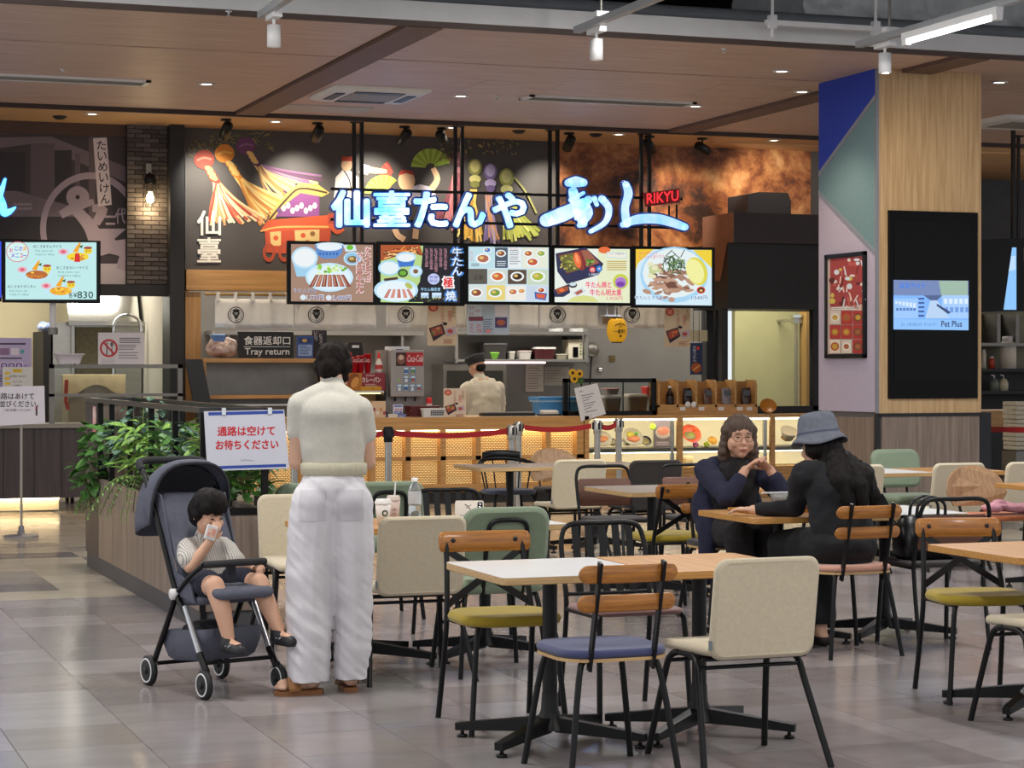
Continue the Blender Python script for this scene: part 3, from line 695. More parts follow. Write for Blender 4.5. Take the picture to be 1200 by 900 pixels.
# right group of streamers
for i in range(120):
    x = random.uniform(515, 605); y = 182 - 20 * sin((x - 510) / 100 * 2.4) + random.uniform(-8, 16); a = random.uniform(.2, 1.6); L = random.uniform(3, 6)
    p.stroke([(x, y), (x + L * cos(a), y + L * sin(a))], 1.5, random.choice(['#5c5a34', '#454a2c', '#9a8a54', '#b59a62']), .3)
for (x, y, r, c, c2, kn, end, cols, n) in ((536, 186, 7, '#7a4650', '#a06a70', (534, 205), ((508, 258), (541, 272)), ['#8a4650', '#a8646a', '#7a3a46', '#b87a78'], 22),
        (556, 196, 8, '#7a7a40', '#b8b070', (554, 222), ((536, 276), (566, 282)), ['#d0a448', '#e6c268', '#b88a34', '#d8c878'], 22),
        (574, 201, 8, '#6a5a86', '#a69ac0', (572, 226), ((566, 282), (584, 284)), ['#9a8ab8', '#b8aed0', '#d8a070', '#7a6a9a'], 18),
        (593, 208, 8.5, '#9aa050', '#d0cf8a', (594, 230), ((588, 284), (634, 276)), ['#c9cc5e', '#e0df8a', '#a8b048', '#b8c060'], 26)):
    fringe(p, kn[0], kn[1], end, n, cols, 2.4)
    p.ell(x, y, r, r * 1.25, c); p.ell(x, y - 1, r * .7, r * .9, c2); p.ell(x, y + 14, r * .85, r * .6, c2); p.ell(x, y + 20, r * .7, r * .5, c)
p.stroke([(602, 208), (616, 226), (628, 250)], 2.2, '#9a9a58')
p.text('仙臺', 231, 246, 258, 309, '#e8e2d6', .03, vert=True)
p.build('festival_print', wall)
# grilled meat photograph on the right of the mural
m = bpy.data.materials.new('meat_photo'); m.use_nodes = True; nt = m.node_tree; b = nt.nodes['Principled BSDF']; b.inputs['Roughness'].default_value = .5
tc = nt.nodes.new('ShaderNodeTexCoord'); n1 = nt.nodes.new('ShaderNodeTexNoise'); n1.inputs['Scale'].default_value = 1.5; n1.inputs['Detail'].default_value = 9; n1.inputs['Roughness'].default_value = .7; n1.inputs['Distortion'].default_value = .25
rp = nt.nodes.new('ShaderNodeValToRGB'); e = rp.color_ramp.elements
for pos, c in ((.28, '#170f0d'), (.41, '#432a20'), (.48, '#824a2a'), (.55, '#b07243'), (.64, '#d8a26a'), (.76, '#f0dcc0')):
    q = e.new(pos); q.color = hexc(c)
e.remove(e[0]); e.remove(e[-1])
nt.links.new(tc.outputs['Object'], n1.inputs['Vector']); nt.links.new(n1.outputs['Fac'], rp.inputs['Fac']); nt.links.new(rp.outputs['Color'], b.inputs['Base Color'])
MB().bx(wx(652, YW), wx(950, YW), YW - .004, YW, zm0, CEIL - .02).build('meat_photograph', m, wall)
# western mural
p = Print(planeY(YW), NYM, step=.00004)
pur = ['#594c50', '#6b5d62', '#3a3134', '#2a2326', '#85767c']
p.rect(-60, 158, 147, 336, pur[2]); p.poly([(-60, 162), (60, 160), (148, 196), (148, 214), (40, 168), (-60, 182)], pur[1]); p.rect(36, 168, 64, 290, pur[0]); p.rect(64, 176, 84, 236, pur[3]); p.rect(0, 178, 30, 224, pur[3])
p.rect(88, 180, 94, 250, pur[0]); p.poly([(-60, 222), (20, 224), (100, 246), (100, 258), (-60, 250)], pur[1]); p.rect(-60, 254, 147, 300, pur[3]); p.rect(112, 309, 147, 334, '#b0a3a6'); p.rect(104, 160, 112, 300, pur[0])
LG = '#a08f97'
p.ring(106, 268, 52, 59, LG, 48, pi * .86, pi * 1.86, asp=1.12)
p.ell(91, 231, 13.5, 13, LG); p.ell(91, 231, 2.5, 2.5, '#2a2326'); p.stroke([(71, 252), (88, 243), (110, 236)], [9, 12, 6], LG); p.stroke([(84, 242), (106, 266), (118, 300)], [10, 16, 20], LG)
p.stroke([(108, 244), (120, 246), (112, 262)], [8, 12, 10], LG); p.poly([(112, 268), (148, 268), (134, 280), (148, 292), (124, 288)], LG); p.poly([(108, 286), (148, 280), (148, 318), (136, 314), (140, 300), (124, 296)], LG)
p.text('三代目', 120, 258, 158, 240, LG, .03) if False else p.text('三', 122, 253, 137, 272, LG, .03)
p.text('代', 135, 244, 148, 262, LG, .03)
p.poly([(109, 162), (125, 161), (131, 240), (115, 242)], '#c9bcc0')
for i, ch in enumerate('たいめいけん'): p.text(ch, 113.5 + i * .9, 165 + i * 12.6, 124 + i * .9, 175.5 + i * 12.6, '#1f191c', .02)
p.text('TAIMEIKEN', 15, 238, 37, 241, '#b8a9ae'); p.text('RESTAURANT', 15, 243, 38, 246, '#b8a9ae')
p.build('mural_print', wl)
# cyan letter of the western sign, extruded
def extrude(mb, V, Fs, off):
    """V: 3D points, Fs: faces; adds front, back and rim"""
    off = Vector(off); n = len(V); mb.add(list(V) + [Vector(q) + off for q in V], [list(f) for f in Fs] + [[i + n for i in f][::-1] for f in Fs])
    cnt = {}
    for f in Fs:
        for a, b_ in zip(f, list(f[1:]) + [f[0]]): cnt[(a, b_)] = cnt.get((a, b_), 0) + 1
    rim = [(a, b_) for (a, b_) in cnt if (b_, a) not in cnt]
    base = len(mb.v) - 2 * n
    for a, b_ in rim: mb.f.append([base + b_, base + a, base + a + n, base + b_ + n]); mb.mi.append(mb.cur); mb.sm.append(False)
def glyph3(mb, ch, x0, y0, x1, y1, Y, depth, bold, shear=0):
    vs, fs = glyphs(ch, 0, shear); n = 12 if bold > 2 else 6
    for k in range(n): extrude(mb, [onY(x0 + (x1 - x0) * u + bold * cos(2 * pi * k / n), y0 + (y1 - y0) * v + bold * sin(2 * pi * k / n), Y) for u, v in vs], fs, (0, depth, 0))
def stroke3(mb, pts, w, Y, depth, k=5):
    pts = catmull([(x, y, 0) for x, y in pts], k) if len(pts) > 2 else [Vector((x, y, 0)) for x, y in pts]
    L = []; R = []; N = len(pts)
    for i, q in enumerate(pts):
        t = (pts[min(i + 1, N - 1)] - pts[max(i - 1, 0)]).normalized(); n = Vector((-t.y, t.x, 0)); g = i / (N - 1) * (len(w) - 1); i0 = min(int(g), len(w) - 2)
        ww = w[i0] + (w[i0 + 1] - w[i0]) * (g - i0); L.append(q + n * ww / 2); R.append(q - n * ww / 2)
    poly = []
    for side in (L, R): poly += side
    V = [onY(q.x, q.y, Y) for q in poly]; Fs = [(i, i + 1, N + i + 1, N + i) for i in range(N - 1)]
    # rounded ends
    for e_, c0 in ((0, pts[0]), (N - 1, pts[-1])):
        r = (L[e_] - R[e_]).length / 2; ring = [onY(c0.x + r * cos(2 * pi * j / 14), c0.y + r * sin(2 * pi * j / 14), Y) for j in range(14)]
        extrude(mb, ring, [list(range(14))], (0, depth, 0))
    extrude(mb, V, Fs, (0, depth, 0))
FACE = mat('letter_face', '#d6e6f6', .4, emit=.82, var=.12, col2='#74c0f4', scale=3.0)
RIM = mat('letter_rim', '#163a86', .4, emit=.25, var=.1)
YL = 22.38
sg = thing('illuminated_sign', 'white and blue glowing brush letter sign on black hanging frame', 'sign', onY(600, 272, YL))
for ch, x0, x1, y0, y1, what in (('仙', 388, 434, 222, 267, 0), ('臺', 437, 482, 222, 267, 0), ('た', 485, 526, 224, 267, 0), ('ん', 531, 570, 225, 267, 0), ('や', 577, 618, 225, 268, 0)):
    r_ = MB(); glyph3(r_, ch, x0 + 2, y0 + 2, x1 - 2, y1 - 2, YL + .03, .06, 3.2 if ch == '臺' else 3.6); lo = r_.build('letter', RIM, sg)
    f_ = MB(); glyph3(f_, ch, x0 + 2, y0 + 2, x1 - 2, y1 - 2, YL - .005, .03, .8 if ch == '臺' else 1.7); f_.build('letter_face', FACE, lo)
for pts, w_ in (([(667, 214), (675, 213), (684, 214)], [9, 13, 9]), ([(641, 258), (660, 251), (684, 240)], [15, 17, 14]), ([(672, 224), (676, 240), (684, 262)], [10, 12, 9]), ([(670, 234), (684, 226)], [6, 4]), ([(690, 234), (680, 248), (676, 256)], [9, 8, 4]), ([(684, 236), (690, 250), (680, 264)], [8, 10, 6]),
                ([(697, 232), (700, 240)], [5, 4]), ([(706, 233), (714, 244), (710, 260), (693, 271)], [8, 7, 6, 5]),
                ([(734, 216), (737, 227), (733, 244), (735, 262)], [7, 9, 8, 9]), ([(731, 263), (748, 257), (775, 257), (803, 266)], [7, 11, 11, 8])):
    r_ = MB(); stroke3(r_, pts, [v + 3.6 for v in w_], YL + .03, .06); lo = r_.build('brush_stroke', RIM, sg)
    f_ = MB(); stroke3(f_, pts, w_, YL - .005, .03); f_.build('stroke_face', FACE, lo)
# red romanised name
rs = thing('red_name_sign', 'small red glowing name sign at the right end of the big letters', 'sign', onY(777, 241, YL))
mb = MB(); V = [onY(x, y, YL + .02) for x, y in ((755, 226), (796, 221), (797, 237), (758, 242))]; extrude(mb, V, [(0, 1, 2, 3)], (0, .05, 0)); mb.build('backing', mat('red_backing', '#3a0508', .5, emit=.12, ecol='#b01018', var=.1), rs)
p = Print(planeY(YL + .018), NYM, emit=1.2); p.text('RIKYU', 758, 227, 795, 239, '#ff2d35', .03, sk=-4); p.build('lettering', rs)
MB().tube([onY(784, 241, YL + .04), onY(784, 258, YL + .04)], .012).build('stand', BLACK, rs); MB().tube([onY(793, 240, YL + .04), onY(793, 258, YL + .04)], .012).build('stand', BLACK, rs)
# partial cyan letter of the western sign
ws = thing('cyan_sign_letter', 'cyan glowing hiragana letter cut by the left edge of the photo', 'sign', onY(6, 254, YL))
for pts, w_ in (([(6, 210), (0, 228), (-8, 240), (-18, 250)], [3, 7, 8, 5]), ([(0, 230), (4, 240), (5, 249), (11, 248), (18, 243)], [7, 7, 9, 7, 2])):
    r_ = MB(); stroke3(r_, pts, [v + 2.5 for v in w_], YL + .03, .06); lo = r_.build('brush_stroke', RIM, ws); f_ = MB(); stroke3(f_, pts, w_, YL - .005, .03); f_.build('stroke_face', mat('cyan_face', '#7fdcff', .4, emit=1.5, var=.2, col2='#48b8f5'), lo)
MB().bx(wx(-30, YL), wx(12, YL), YL + .08, YL + .11, onY(0, 252, YL).z, onY(0, 249, YL).z).build('carrier_bar', BLACK, ws)
# ================================================================== HANGING FRAME AND MENU SCREENS
hf = thing('hanging_sign_frame', 'black steel posts and bars hanging from the soffit behind the letters', 'frame', onY(590, 290, YSCR))
for px in (415, 424, 533.5, 541.5, 644.5, 653.5, 751.5, 761):
    b0 = onY(px, 300, YSCR + .02)
    MB().bx(b0.x - .018, b0.x + .018, YSCR + .005, YSCR + .041, b0.z, CEIL - .02).build('post', BLACK, hf)
for py in (227, 262): MB().bx(wx(388, YSCR), wx(800, YSCR), YSCR - .0, YSCR + .03, onY(590, py, YSCR).z - .015, onY(590, py, YSCR).z + .015).build('bar', BLACK, hf)
for px in (418, 537, 648, 756): 
    q = onZ(px, 148, CEIL - .02); MB().bx(wx(px - 6, YSCR), wx(px + 6, YSCR), YSCR - .05, YSCR + .08, CEIL - .032, CEIL - .02).build('ceiling_plate', BLACK, hf)
MB().bx(wx(390, YSCR), wx(836, YSCR), YSCR + .02, YSCR + .06, onY(590, 318, YSCR).z, onY(590, 314, YSCR).z).build('screen_rail', BLACK, hf)
GB = mat('screen_bezel', '#070708', .3, spec=.15, var=.02)
def screen(px0, px1, py0, py1, label, emit=.8, Y=YSCR, name='menu_screen'):
    pm = (px0 + px1) / 2; z0, z1 = onY(pm, py1, Y - .06).z, onY(pm, py0, Y - .06).z; x0, x1 = wx(px0, Y - .06), wx(px1, Y - .06)
    t = thing(name, label, 'screen', ((x0 + x1) / 2, Y, z0), None, 'menu screens above the counters')
    MB().bx(x0, x1, Y - .06, Y, z0, z1).build('casing', GB, t, bevel=.006)
    return t, Print(planeY(Y - .0605), NYM, emit=emit)
def sks(px): return -(0)
def bowl(p, x, y, rx, ry, rim='#dff0fb', ins='#f6f6f2', base=None):
    if base: p.poly([(x - rx, y), (x + rx, y), (x + rx * .6, y + ry * 1.7), (x - rx * .6, y + ry * 1.7)], base)
    p.ell(x, y, rx, ry, rim); p.ell(x, y, rx * .84, ry * .82, ins)
def meat(p, x, y, w, h, n=6, c1='#b06a52', c2='#8a4636'):
    for i in range(n):
        f = (i - (n - 1) / 2) / n; p.poly([(x + f * w - w * .05, y - h * .5), (x + f * w + w * .07, y - h * .5), (x + f * w * 1.5 + w * .1, y + h * .5), (x + f * w * 1.5 - w * .07, y + h * .5)], c1 if i % 2 else c2)
        p.stroke([(x + f * w, y - h * .4), (x + f * w * 1.4, y + h * .4)], .9, '#d9a48c')
random.seed(5)
# 1 set meal
t, p = screen(337, 441, 283, 357, 'leftmost menu screen of five, beef tongue set meal on brown wood')
p.rect(341, 286, 437, 353, '#a48472', 1); bowl(p, 357, 302, 15.5, 13, '#bfe2f6', '#eef4f6', '#9fd0ec'); p.ell(386, 287, 17, 3, '#bfe2f6'); p.poly([(369, 287), (403, 287), (400, 298), (393, 303), (378, 303), (371, 298)], '#5f8fd0'); p.ell(386, 289, 15, 5, '#e8f2f8')
for k in range(6): p.rect(374 + k * 4, 296, 376 + k * 4, 299, '#2f5fb0')
p.poly([(402, 287), (416, 287), (418, 294), (405, 295)], '#d8e8f2'); p.ell(410, 290, 4, 3, '#6fc02a'); bowl(p, 413, 303, 10.5, 8, '#bfe2f6', '#8fc4e6'); p.ell(413, 304, 6, 4, '#7a5c34'); p.ell(412, 303, 3, 2, '#c9b070')
p.ell(386, 325, 28, 17, '#c9e9fb'); p.ell(386, 325, 25, 14.5, '#dff2fc')
for k in range(26): p.ell(386 + random.gauss(0, 9), 316 + random.gauss(0, 3), 2.2, 1.5, random.choice(['#8fcf4a', '#c2e68a', '#6fae2e', '#e6f4c0']))
meat(p, 386, 329, 34, 14, 7); p.text('牛たん定食', 344, 338, 371, 343, '#f2f4f4', .03); p.text('牛たん定食', 344.3, 338.2, 371, 343, '#2a4f9a', .0)
p.text('かたくひとつぼ', 427, 289, 435, 331, '#f4ecec', .05, vert=True); p.text('かたくひとつぼ', 428, 290, 434, 330, '#c42a3a', .01, vert=True); p.text('せいばり牛たん', 417, 295, 426, 344, '#f4ecec', .05, vert=True); p.text('せいばり牛たん', 418, 296, 425, 343, '#c42a3a', .01, vert=True)
p.ell(355, 348.5, 3.4, 3.2, '#dbe8f2'); p.text('1,771円', 359.5, 345.5, 379, 352, '#f0f6ff', .06); p.text('1,771円', 360, 346, 378.5, 351.5, '#2348a0'); p.ell(385, 349, 3.4, 3.2, '#dbe8f2'); p.text('2,409円', 389.5, 346, 411, 352.4, '#f0f6ff', .06); p.text('2,409円', 390, 346.5, 410.5, 352, '#2348a0')
p.build('screen_picture', t)
# 2 black special
t, p = screen(442, 545, 284, 358, 'second menu screen from the left, black with large white brush lettering')
p.rect(446, 287, 539, 354, '#121420', 1); p.rect(446, 287, 496, 354, '#b9d88a', 1); p.poly([(446, 287), (492, 287), (496, 300), (480, 296), (446, 306)], '#b0572a')
for k in range(26): p.stroke([(random.uniform(448, 490), random.uniform(288, 300)), (random.uniform(448, 494), random.uniform(290, 303))], 1.2, random.choice(['#f0a04a', '#e86a2a', '#6a2a18', '#ffd08a']))
p.poly([(496, 287), (496, 354), (478, 354), (492, 330)], '#121420')
bowl(p, 456, 314, 13, 9, '#a8daf6', '#e6f2f6'); p.poly([(464, 301), (487, 301), (484, 312), (468, 313)], '#3f78cc'); p.ell(475.5, 301, 12, 6, '#bfe2f6'); p.ell(475.5, 302, 10, 4.4, '#eef4f6'); bowl(p, 487, 318, 8, 7, '#a8daf6', '#cfe9f6'); p.ell(487, 318, 3, 2.6, '#8a5a34'); p.ell(472, 320, 6, 5, '#2f4436'); p.ell(472, 320, 4, 3, '#6fb02e')
p.ell(464, 340, 26, 14, '#bfe4fa'); p.ell(464, 341, 23, 12, '#e6f4fb'); meat(p, 467, 344, 26, 10, 5, '#d98a80', '#c0655c'); p.ell(479, 335, 5, 3, '#b8c060', a=.6); p.stroke([(450, 328), (466, 326)], 3, '#4a2f22')
p.text('牛たん', 528, 289, 543, 324, '#3f8ae0', .1, vert=True); p.text('牛たん', 530, 290, 541, 323, '#f6fbff', .02, vert=True); p.text('極', 518, 324, 532, 338, '#ffffff', .12); p.text('極', 519.5, 325, 530.5, 337, '#e0202c', .05); p.text('焼', 521, 340, 535, 353, '#3f8ae0', .1); p.text('焼', 522.5, 341, 533.5, 352, '#f6fbff', .03)
for i, x in enumerate((498, 503.5, 509, 514.5, 520)): p.text('とろけるたんの旨さを極める'[: 8 + (i * 3) % 5], x, 291, x + 3.6, 291 + 22 + (i % 3) * 3, '#e8a8b8', vert=True)
p.ell(508, 327, 7, 6.5, '#c4cff4'); p.text('数量', 503, 323, 513, 326.5, '#5a4ab0'); p.text('限定', 503, 327.5, 513, 331, '#5a4ab0'); p.text('牛たん極定食', 493, 337, 516, 341, '#a8dcff', .02); p.rect(493, 343, 502, 349, '#cfeaff'); p.rect(506, 343, 517, 349, '#cfeaff'); p.text('3,828円', 493, 346, 503, 349, '#204080'); p.text('2,508円', 507, 346, 517, 349, '#204080')
for k in range(30): p.ell(random.uniform(480, 537), random.uniform(347, 353), .5, .5, random.choice(['#d8e86a', '#f6e08a', '#8ad06a']))
p.build('screen_picture', t)
# 3 grid
t, p = screen(545, 646, 286, 357, 'middle menu screen, white grid of many small dishes')
p.rect(549, 289, 643, 353, '#cfe6f0', 1); p.rect(549, 289, 579, 314, '#bfe0ea'); p.rect(580, 290, 595, 314, '#4a5a6a'); p.rect(596, 290, 611, 314, '#e9eef0'); p.rect(612, 290, 642, 314, '#e6e9d8')
p.rect(549, 315, 571, 333, '#5a564e'); p.text('定番', 555, 322, 566, 328, '#2a2824'); p.rect(572, 316, 594, 333, '#cfd9d0'); p.rect(595, 316, 617, 333, '#5a4a3c'); p.rect(618, 316, 642, 334, '#c8d8c0')
p.rect(549, 334, 569, 352, '#d6e0dc'); p.rect(570, 334, 592, 352, '#e8d27a'); p.rect(593, 335, 616, 352, '#efeae0'); p.rect(617, 335, 642, 353, '#c9d6e6')
for (x, y, r, c) in ((566, 303, 9, '#b06a52'), (571, 293, 5, '#3f78cc'), (587, 297, 6, '#8a4a34'), (619, 297, 6, '#b8603a'), (634, 297, 6, '#8fb04a'), (624, 307, 8, '#c2563a'), (583, 324, 9, '#d0662e'), (606, 324, 8, '#3a2418'), (630, 324, 9, '#a8b83a'), (558, 343, 8, '#8a4630'), (580, 343, 8, '#7a9a3a'), (601, 342, 6, '#c26a4a'), (611, 341, 5, '#d89a5a'), (634, 340, 5, '#b03a34')):
    p.ell(x, y, r, r * .7, '#eef4f4'); p.ell(x, y, r * .72, r * .48, c); p.ell(x - r * .2, y - r * .1, r * .3, r * .2, '#e8c070')
p.poly([(626, 342), (641, 344), (639, 352), (627, 350)], '#2f5fb0'); p.poly([(628, 344), (639, 345), (638, 350), (629, 349)], '#e0603a'); p.lines(597, 293, 610, 7, 2.6, '#6a7a84', .8); p.lines(552, 309, 563, 2, 2, '#5a6a74', .8); p.lines(582, 306, 594, 3, 2.4, '#dfe8ee', .8); p.text('ランチ', 597, 290, 606, 292.5, '#e06a4a')
for x in (550, 552): p.text('おすすめ', x, 294, x + 2, 306, '#e08a9a', vert=True)
p.build('screen_picture', t)
# 4 lunch box
t, p = screen(646, 742, 288, 358, 'fourth menu screen from the left, boxed lunch with pink lettering')
p.rect(650, 291, 738, 354, '#eaf0e6', 1); p.rect(700, 292, 738, 354, '#e6ecc8', 1); p.poly([(664, 353.6), (672, 348), (684, 346), (696, 348), (702, 354)], '#d8dc8a')
p.poly([(651, 297), (686, 290), (707, 309), (702, 322), (664, 333), (653, 318)], '#2c2f52'); p.poly([(654, 299), (685, 292.5), (703, 308), (664, 321)], '#7a2430'); p.poly([(655, 300), (671, 296), (683, 315), (664, 320)], '#6b6a34'); p.poly([(672, 296), (681, 293.5), (685, 316), (680, 317)], '#8a3a30'); p.poly([(681, 293.5), (689, 293), (702, 308), (688, 313)], '#a0604e')
for k in range(40): p.ell(random.uniform(657, 676), random.uniform(300, 317), 1.4, 1, random.choice(['#8a8a3a', '#b0a84a', '#3f4420', '#c8b860']))
p.ell(676.5, 305, 4, 9.5, '#f0713e', a=-.25); p.ell(676, 303, 1.6, 6, '#ff9c6a', a=-.25)
for k in range(16): p.ell(random.uniform(687, 696), random.uniform(304, 311), 1.3, 1, random.choice(['#4a8a2e', '#7ab84a', '#2f5f20']))
p.ell(694, 316, 3.6, 3.6, '#e03a3a'); p.ell(702, 315, 3.6, 3.6, '#2f7ad0'); p.text('肉', 692, 314, 696, 318.5, '#fff'  '' if False else '#ffffff'); p.text('大', 700, 313, 704, 317, '#ffffff'); p.text('1,980円', 690, 320, 703, 323.5, '#dfe8ff')
p.ell(708, 293, 7, 4, '#e8703a'); p.rect(711, 295, 734, 302, '#c9dfe8', 1); p.rect(712, 296, 733, 301, '#f0ece0', 1); p.text('たんとう満足弁当', 714, 296.5, 731, 298.5, '#2a5a80'); p.lines(711, 306, 735, 5, 2.4, '#c09a3a', 1, .2)
p.ring(727, 330, 6, 9, '#c8d23a', 20); p.ell(727, 331, 6.5, 6.5, '#b07ad0'); p.ell(727, 333, 5, 3, '#7a3fa8')
p.poly([(648, 340), (666, 333), (668, 343), (660, 348), (650, 348)], '#2c2f52'); p.poly([(650, 339), (665, 335), (666, 340), (654, 345)], '#a0502e'); p.ell(658, 340, 3, 2, '#f0713e'); p.poly([(670, 343), (682, 337), (687, 341), (676, 348)], '#d5dfe6'); p.poly([(673, 343), (681, 339), (683, 342), (676, 346)], '#b0604a'); p.ell(671, 334, 5, 3.4, '#2a2a34'); p.ell(671, 333, 4, 2.2, '#cfe2e8')
p.text('牛たん焼と', 686, 330, 716, 337.5, '#ff9ab0', .06); p.text('牛たん焼と', 686.4, 330.3, 715.6, 337.2, '#e03a5c'); p.text('牛たん明太重', 691, 339, 728, 346.5, '#ff9ab0', .06); p.text('牛たん明太重', 691.4, 339.3, 727.6, 346.2, '#d8405c'); p.text('1,925円', 711, 347.5, 729, 352, '#e0506a')
p.build('screen_picture', t)
# 5 bowl close up
t, p = screen(741, 838, 289, 361, 'rightmost menu screen of five, close up of a beef bowl with lemon')
p.rect(745, 292, 834, 357, '#d4ecf8', 1); p.poly([(745, 292), (766, 292), (748, 308), (745, 316)], '#f0c83a'); p.poly([(812, 293), (834, 293), (834, 314)], '#f0d23a')
p.ell(790, 322, 40, 33, '#a8d6f4'); p.ell(790, 320, 37, 29, '#e6f1f2')
for k in range(60):
    x, y = 786 + random.gauss(0, 12), 332 + random.gauss(0, 8); a = random.uniform(-.6, .8); p.ell(x, y, random.uniform(4, 8), random.uniform(1.6, 3), random.choice(['#a8826e', '#8a6250', '#c29a84', '#6f4a3c', '#b89078']), 10, a)
for k in range(14): p.ell(766 + random.gauss(0, 4), 316 + random.gauss(0, 5), 3.4, 2.4, random.choice(['#e8e6c0', '#c8d49a', '#f2f0d8']))
for k in range(54): x, y = 789 + random.gauss(0, 7), 309 + random.gauss(0, 6.5); a = random.uniform(0, 3.1); p.stroke([(x - 5 * cos(a), y - 5 * sin(a)), (x + 5 * cos(a), y + 5 * sin(a))], 1, random.choice(['#28402c', '#3f6a3a', '#162a1c', '#6f8f5a']))
p.ell(816, 318, 12, 17, '#e0d84a', a=-.35); p.ell(814, 318, 10, 15, '#f2f0a0', a=-.35); p.text('牛たんとろろ丼', 743.5, 346, 777, 351.5, '#eaf6ff', .06); p.text('牛たんとろろ丼', 744, 346.4, 776.6, 351.2, '#24509a'); p.text('1,540円', 809, 346, 829, 352, '#eaf6ff', .06); p.text('1,540円', 809.5, 346.5, 828.6, 351.6, '#24509a')
p.ell(821, 340, 5, 4.2, '#d84a2a'); p.ell(821, 340, 3.6, 2.8, '#3a1c18'); p.ell(821, 340.5, 2, 1.4, '#e8c070'); p.text('やわらか牛しゃぶ', 748, 295, 770, 299, '#e8607a', sk=-1); p.text('たっぷりと盛り付け', 748, 300, 778, 304, '#e8607a', sk=-2)
p.build('screen_picture', t)
# western screens
t, p = screen(3, 118, 281, 355, 'pale green kids menu screen above the western counter', Y=YSCR - .2)
p.rect(6.5, 284, 113, 351, '#bfeaea', 0); p.ring(20.5, 295, 12.4, 13.2, '#e0506a', 40, asp=.92); p.ell(20.5, 295, 12, 11, '#d6f2ee')
for ch, x, y, c in (('お', 11, 291, '#e0408a'), ('こ', 17, 289, '#3a6ae0'), ('さ', 22, 289, '#7a3ae0'), ('ま', 27, 289, '#f0a020'), ('メ', 13, 297, '#7a3ae0'), ('ニ', 18, 297, '#3a90e0'), ('ュ', 23, 297, '#e0408a'), ('ー', 27, 299, '#3a6ae0')): p.text(ch, x, y, x + 4, y + 4.5 if ch != 'ー' else y + 1, c, .05)
for tx, x0, y0, x1 in (('おこさまオムライス', 39, 287, 72), ('おこさまカレーライス', 66, 312, 103), ('おこさまナポリタン', 9, 334, 42)):
    p.text(tx, x0, y0, x1, y0 + 3.4, '#24504e', .02); p.text('Kids menu set', x0 + 2, y0 + 5.5, x1 - 10, y0 + 8, '#4a9a98'); p.text('어린이 메뉴', x0 + 2, y0 + 10, x1 - 8, y0 + 12.6, '#4a7a78')
for x, y, c in ((91, 301, '#f4d62a'), (43, 322, '#b8682a'), (71, 341, '#f0b020')):
    p.ell(x - 1, y - 2, 20, 9, '#c2e9f2'); p.ell(x, y, 13, 5, c); p.ell(x - 17, y - 6, 6, 3.6, '#e8b8c4'); p.ell(x - 17, y - 6, 3, 2, '#e0607a'); p.poly([(x - 6, y - 6), (x + 2, y - 17), (x + 4, y - 16), (x, y - 5)], '#f0a822'); p.poly([(x + 1, y - 12), (x + 6, y - 14), (x + 5, y - 10)], '#3a6a30'); p.ell(x + 12, y - 7, 5, 4, '#f2d22e'); p.ell(x + 12, y - 10.5, 5, 1.6, '#a84a3a'); p.ell(x + 10.5, y - 7, .7, .7, '#3a2a10'); p.ell(x + 14, y - 7, .7, .7, '#3a2a10')
    for k in range(12): p.ell(x + random.gauss(0, 6), y + random.gauss(0, 2), 1.8, 1, random.choice(['#e8903a', '#f8d84a', '#c2702a']))
p.poly([(88, 297), (93, 297), (94, 307), (87, 307)], '#d82a2a'); p.text('各', 80.5, 343, 85, 349, '#20403e', .02); p.text('¥', 86, 343, 90, 348.5, '#20403e', .02); p.text('830', 90.5, 341.5, 109, 349.5, '#20403e', .02)
p.build('screen_picture', t)
MB().tube([onY(62, 355, YSCR - .1), onY(62, 384, YSCR - .1)], .035, 12).build('support_pole', WHITE, t); MB().tube([onY(62, 384, YSCR - .1), onY(62, 392, YSCR - .1)], .05, 12).build('pole_fitting', STEELD, t)
t, p = screen(-112, 2, 279, 353, 'bright blue screen at the left edge beside the kids menu screen', Y=YSCR - .2)
p.rect(-108, 283, 1.5, 349, '#2a4ae8', 0); p.build('screen_picture', t)
# ================================================================== MAIN COUNTER
ZT = .95
LEDS = mat('led_strip', '#ffe2b0', .5, emit=9.0); LEDC = mat('led_strip_case', '#fff0cc', .5, emit=34.0)
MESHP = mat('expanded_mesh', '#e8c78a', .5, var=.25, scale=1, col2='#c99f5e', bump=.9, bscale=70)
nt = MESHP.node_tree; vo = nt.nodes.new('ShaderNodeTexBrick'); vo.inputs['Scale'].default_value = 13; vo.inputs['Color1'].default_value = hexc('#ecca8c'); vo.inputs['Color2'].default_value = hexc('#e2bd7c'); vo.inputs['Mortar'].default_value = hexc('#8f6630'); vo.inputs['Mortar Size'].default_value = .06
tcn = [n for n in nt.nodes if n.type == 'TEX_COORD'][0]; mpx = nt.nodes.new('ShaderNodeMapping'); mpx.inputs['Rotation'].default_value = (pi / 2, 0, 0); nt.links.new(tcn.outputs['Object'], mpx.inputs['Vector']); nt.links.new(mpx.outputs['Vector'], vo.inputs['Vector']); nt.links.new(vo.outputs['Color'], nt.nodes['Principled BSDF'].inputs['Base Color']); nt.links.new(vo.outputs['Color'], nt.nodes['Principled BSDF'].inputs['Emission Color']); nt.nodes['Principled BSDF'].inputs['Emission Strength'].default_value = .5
x0, x1 = wx(300, YC), wx(684, YC)
ct = thing('service_counter', 'long wooden service counter with glowing mesh panels', 'counter', ((x0 + x1) / 2, YC, 0))
MB().bx(x0, x1, YC + .02, YC + .85, ZT - .05, ZT).build('worktop', mat('counter_top', '#cdb48c', .35, var=.06, scale=3), ct, bevel=.005)
zr = [onY(560, y, YC).z for y in (503.5, 534, 538.8, 567)]
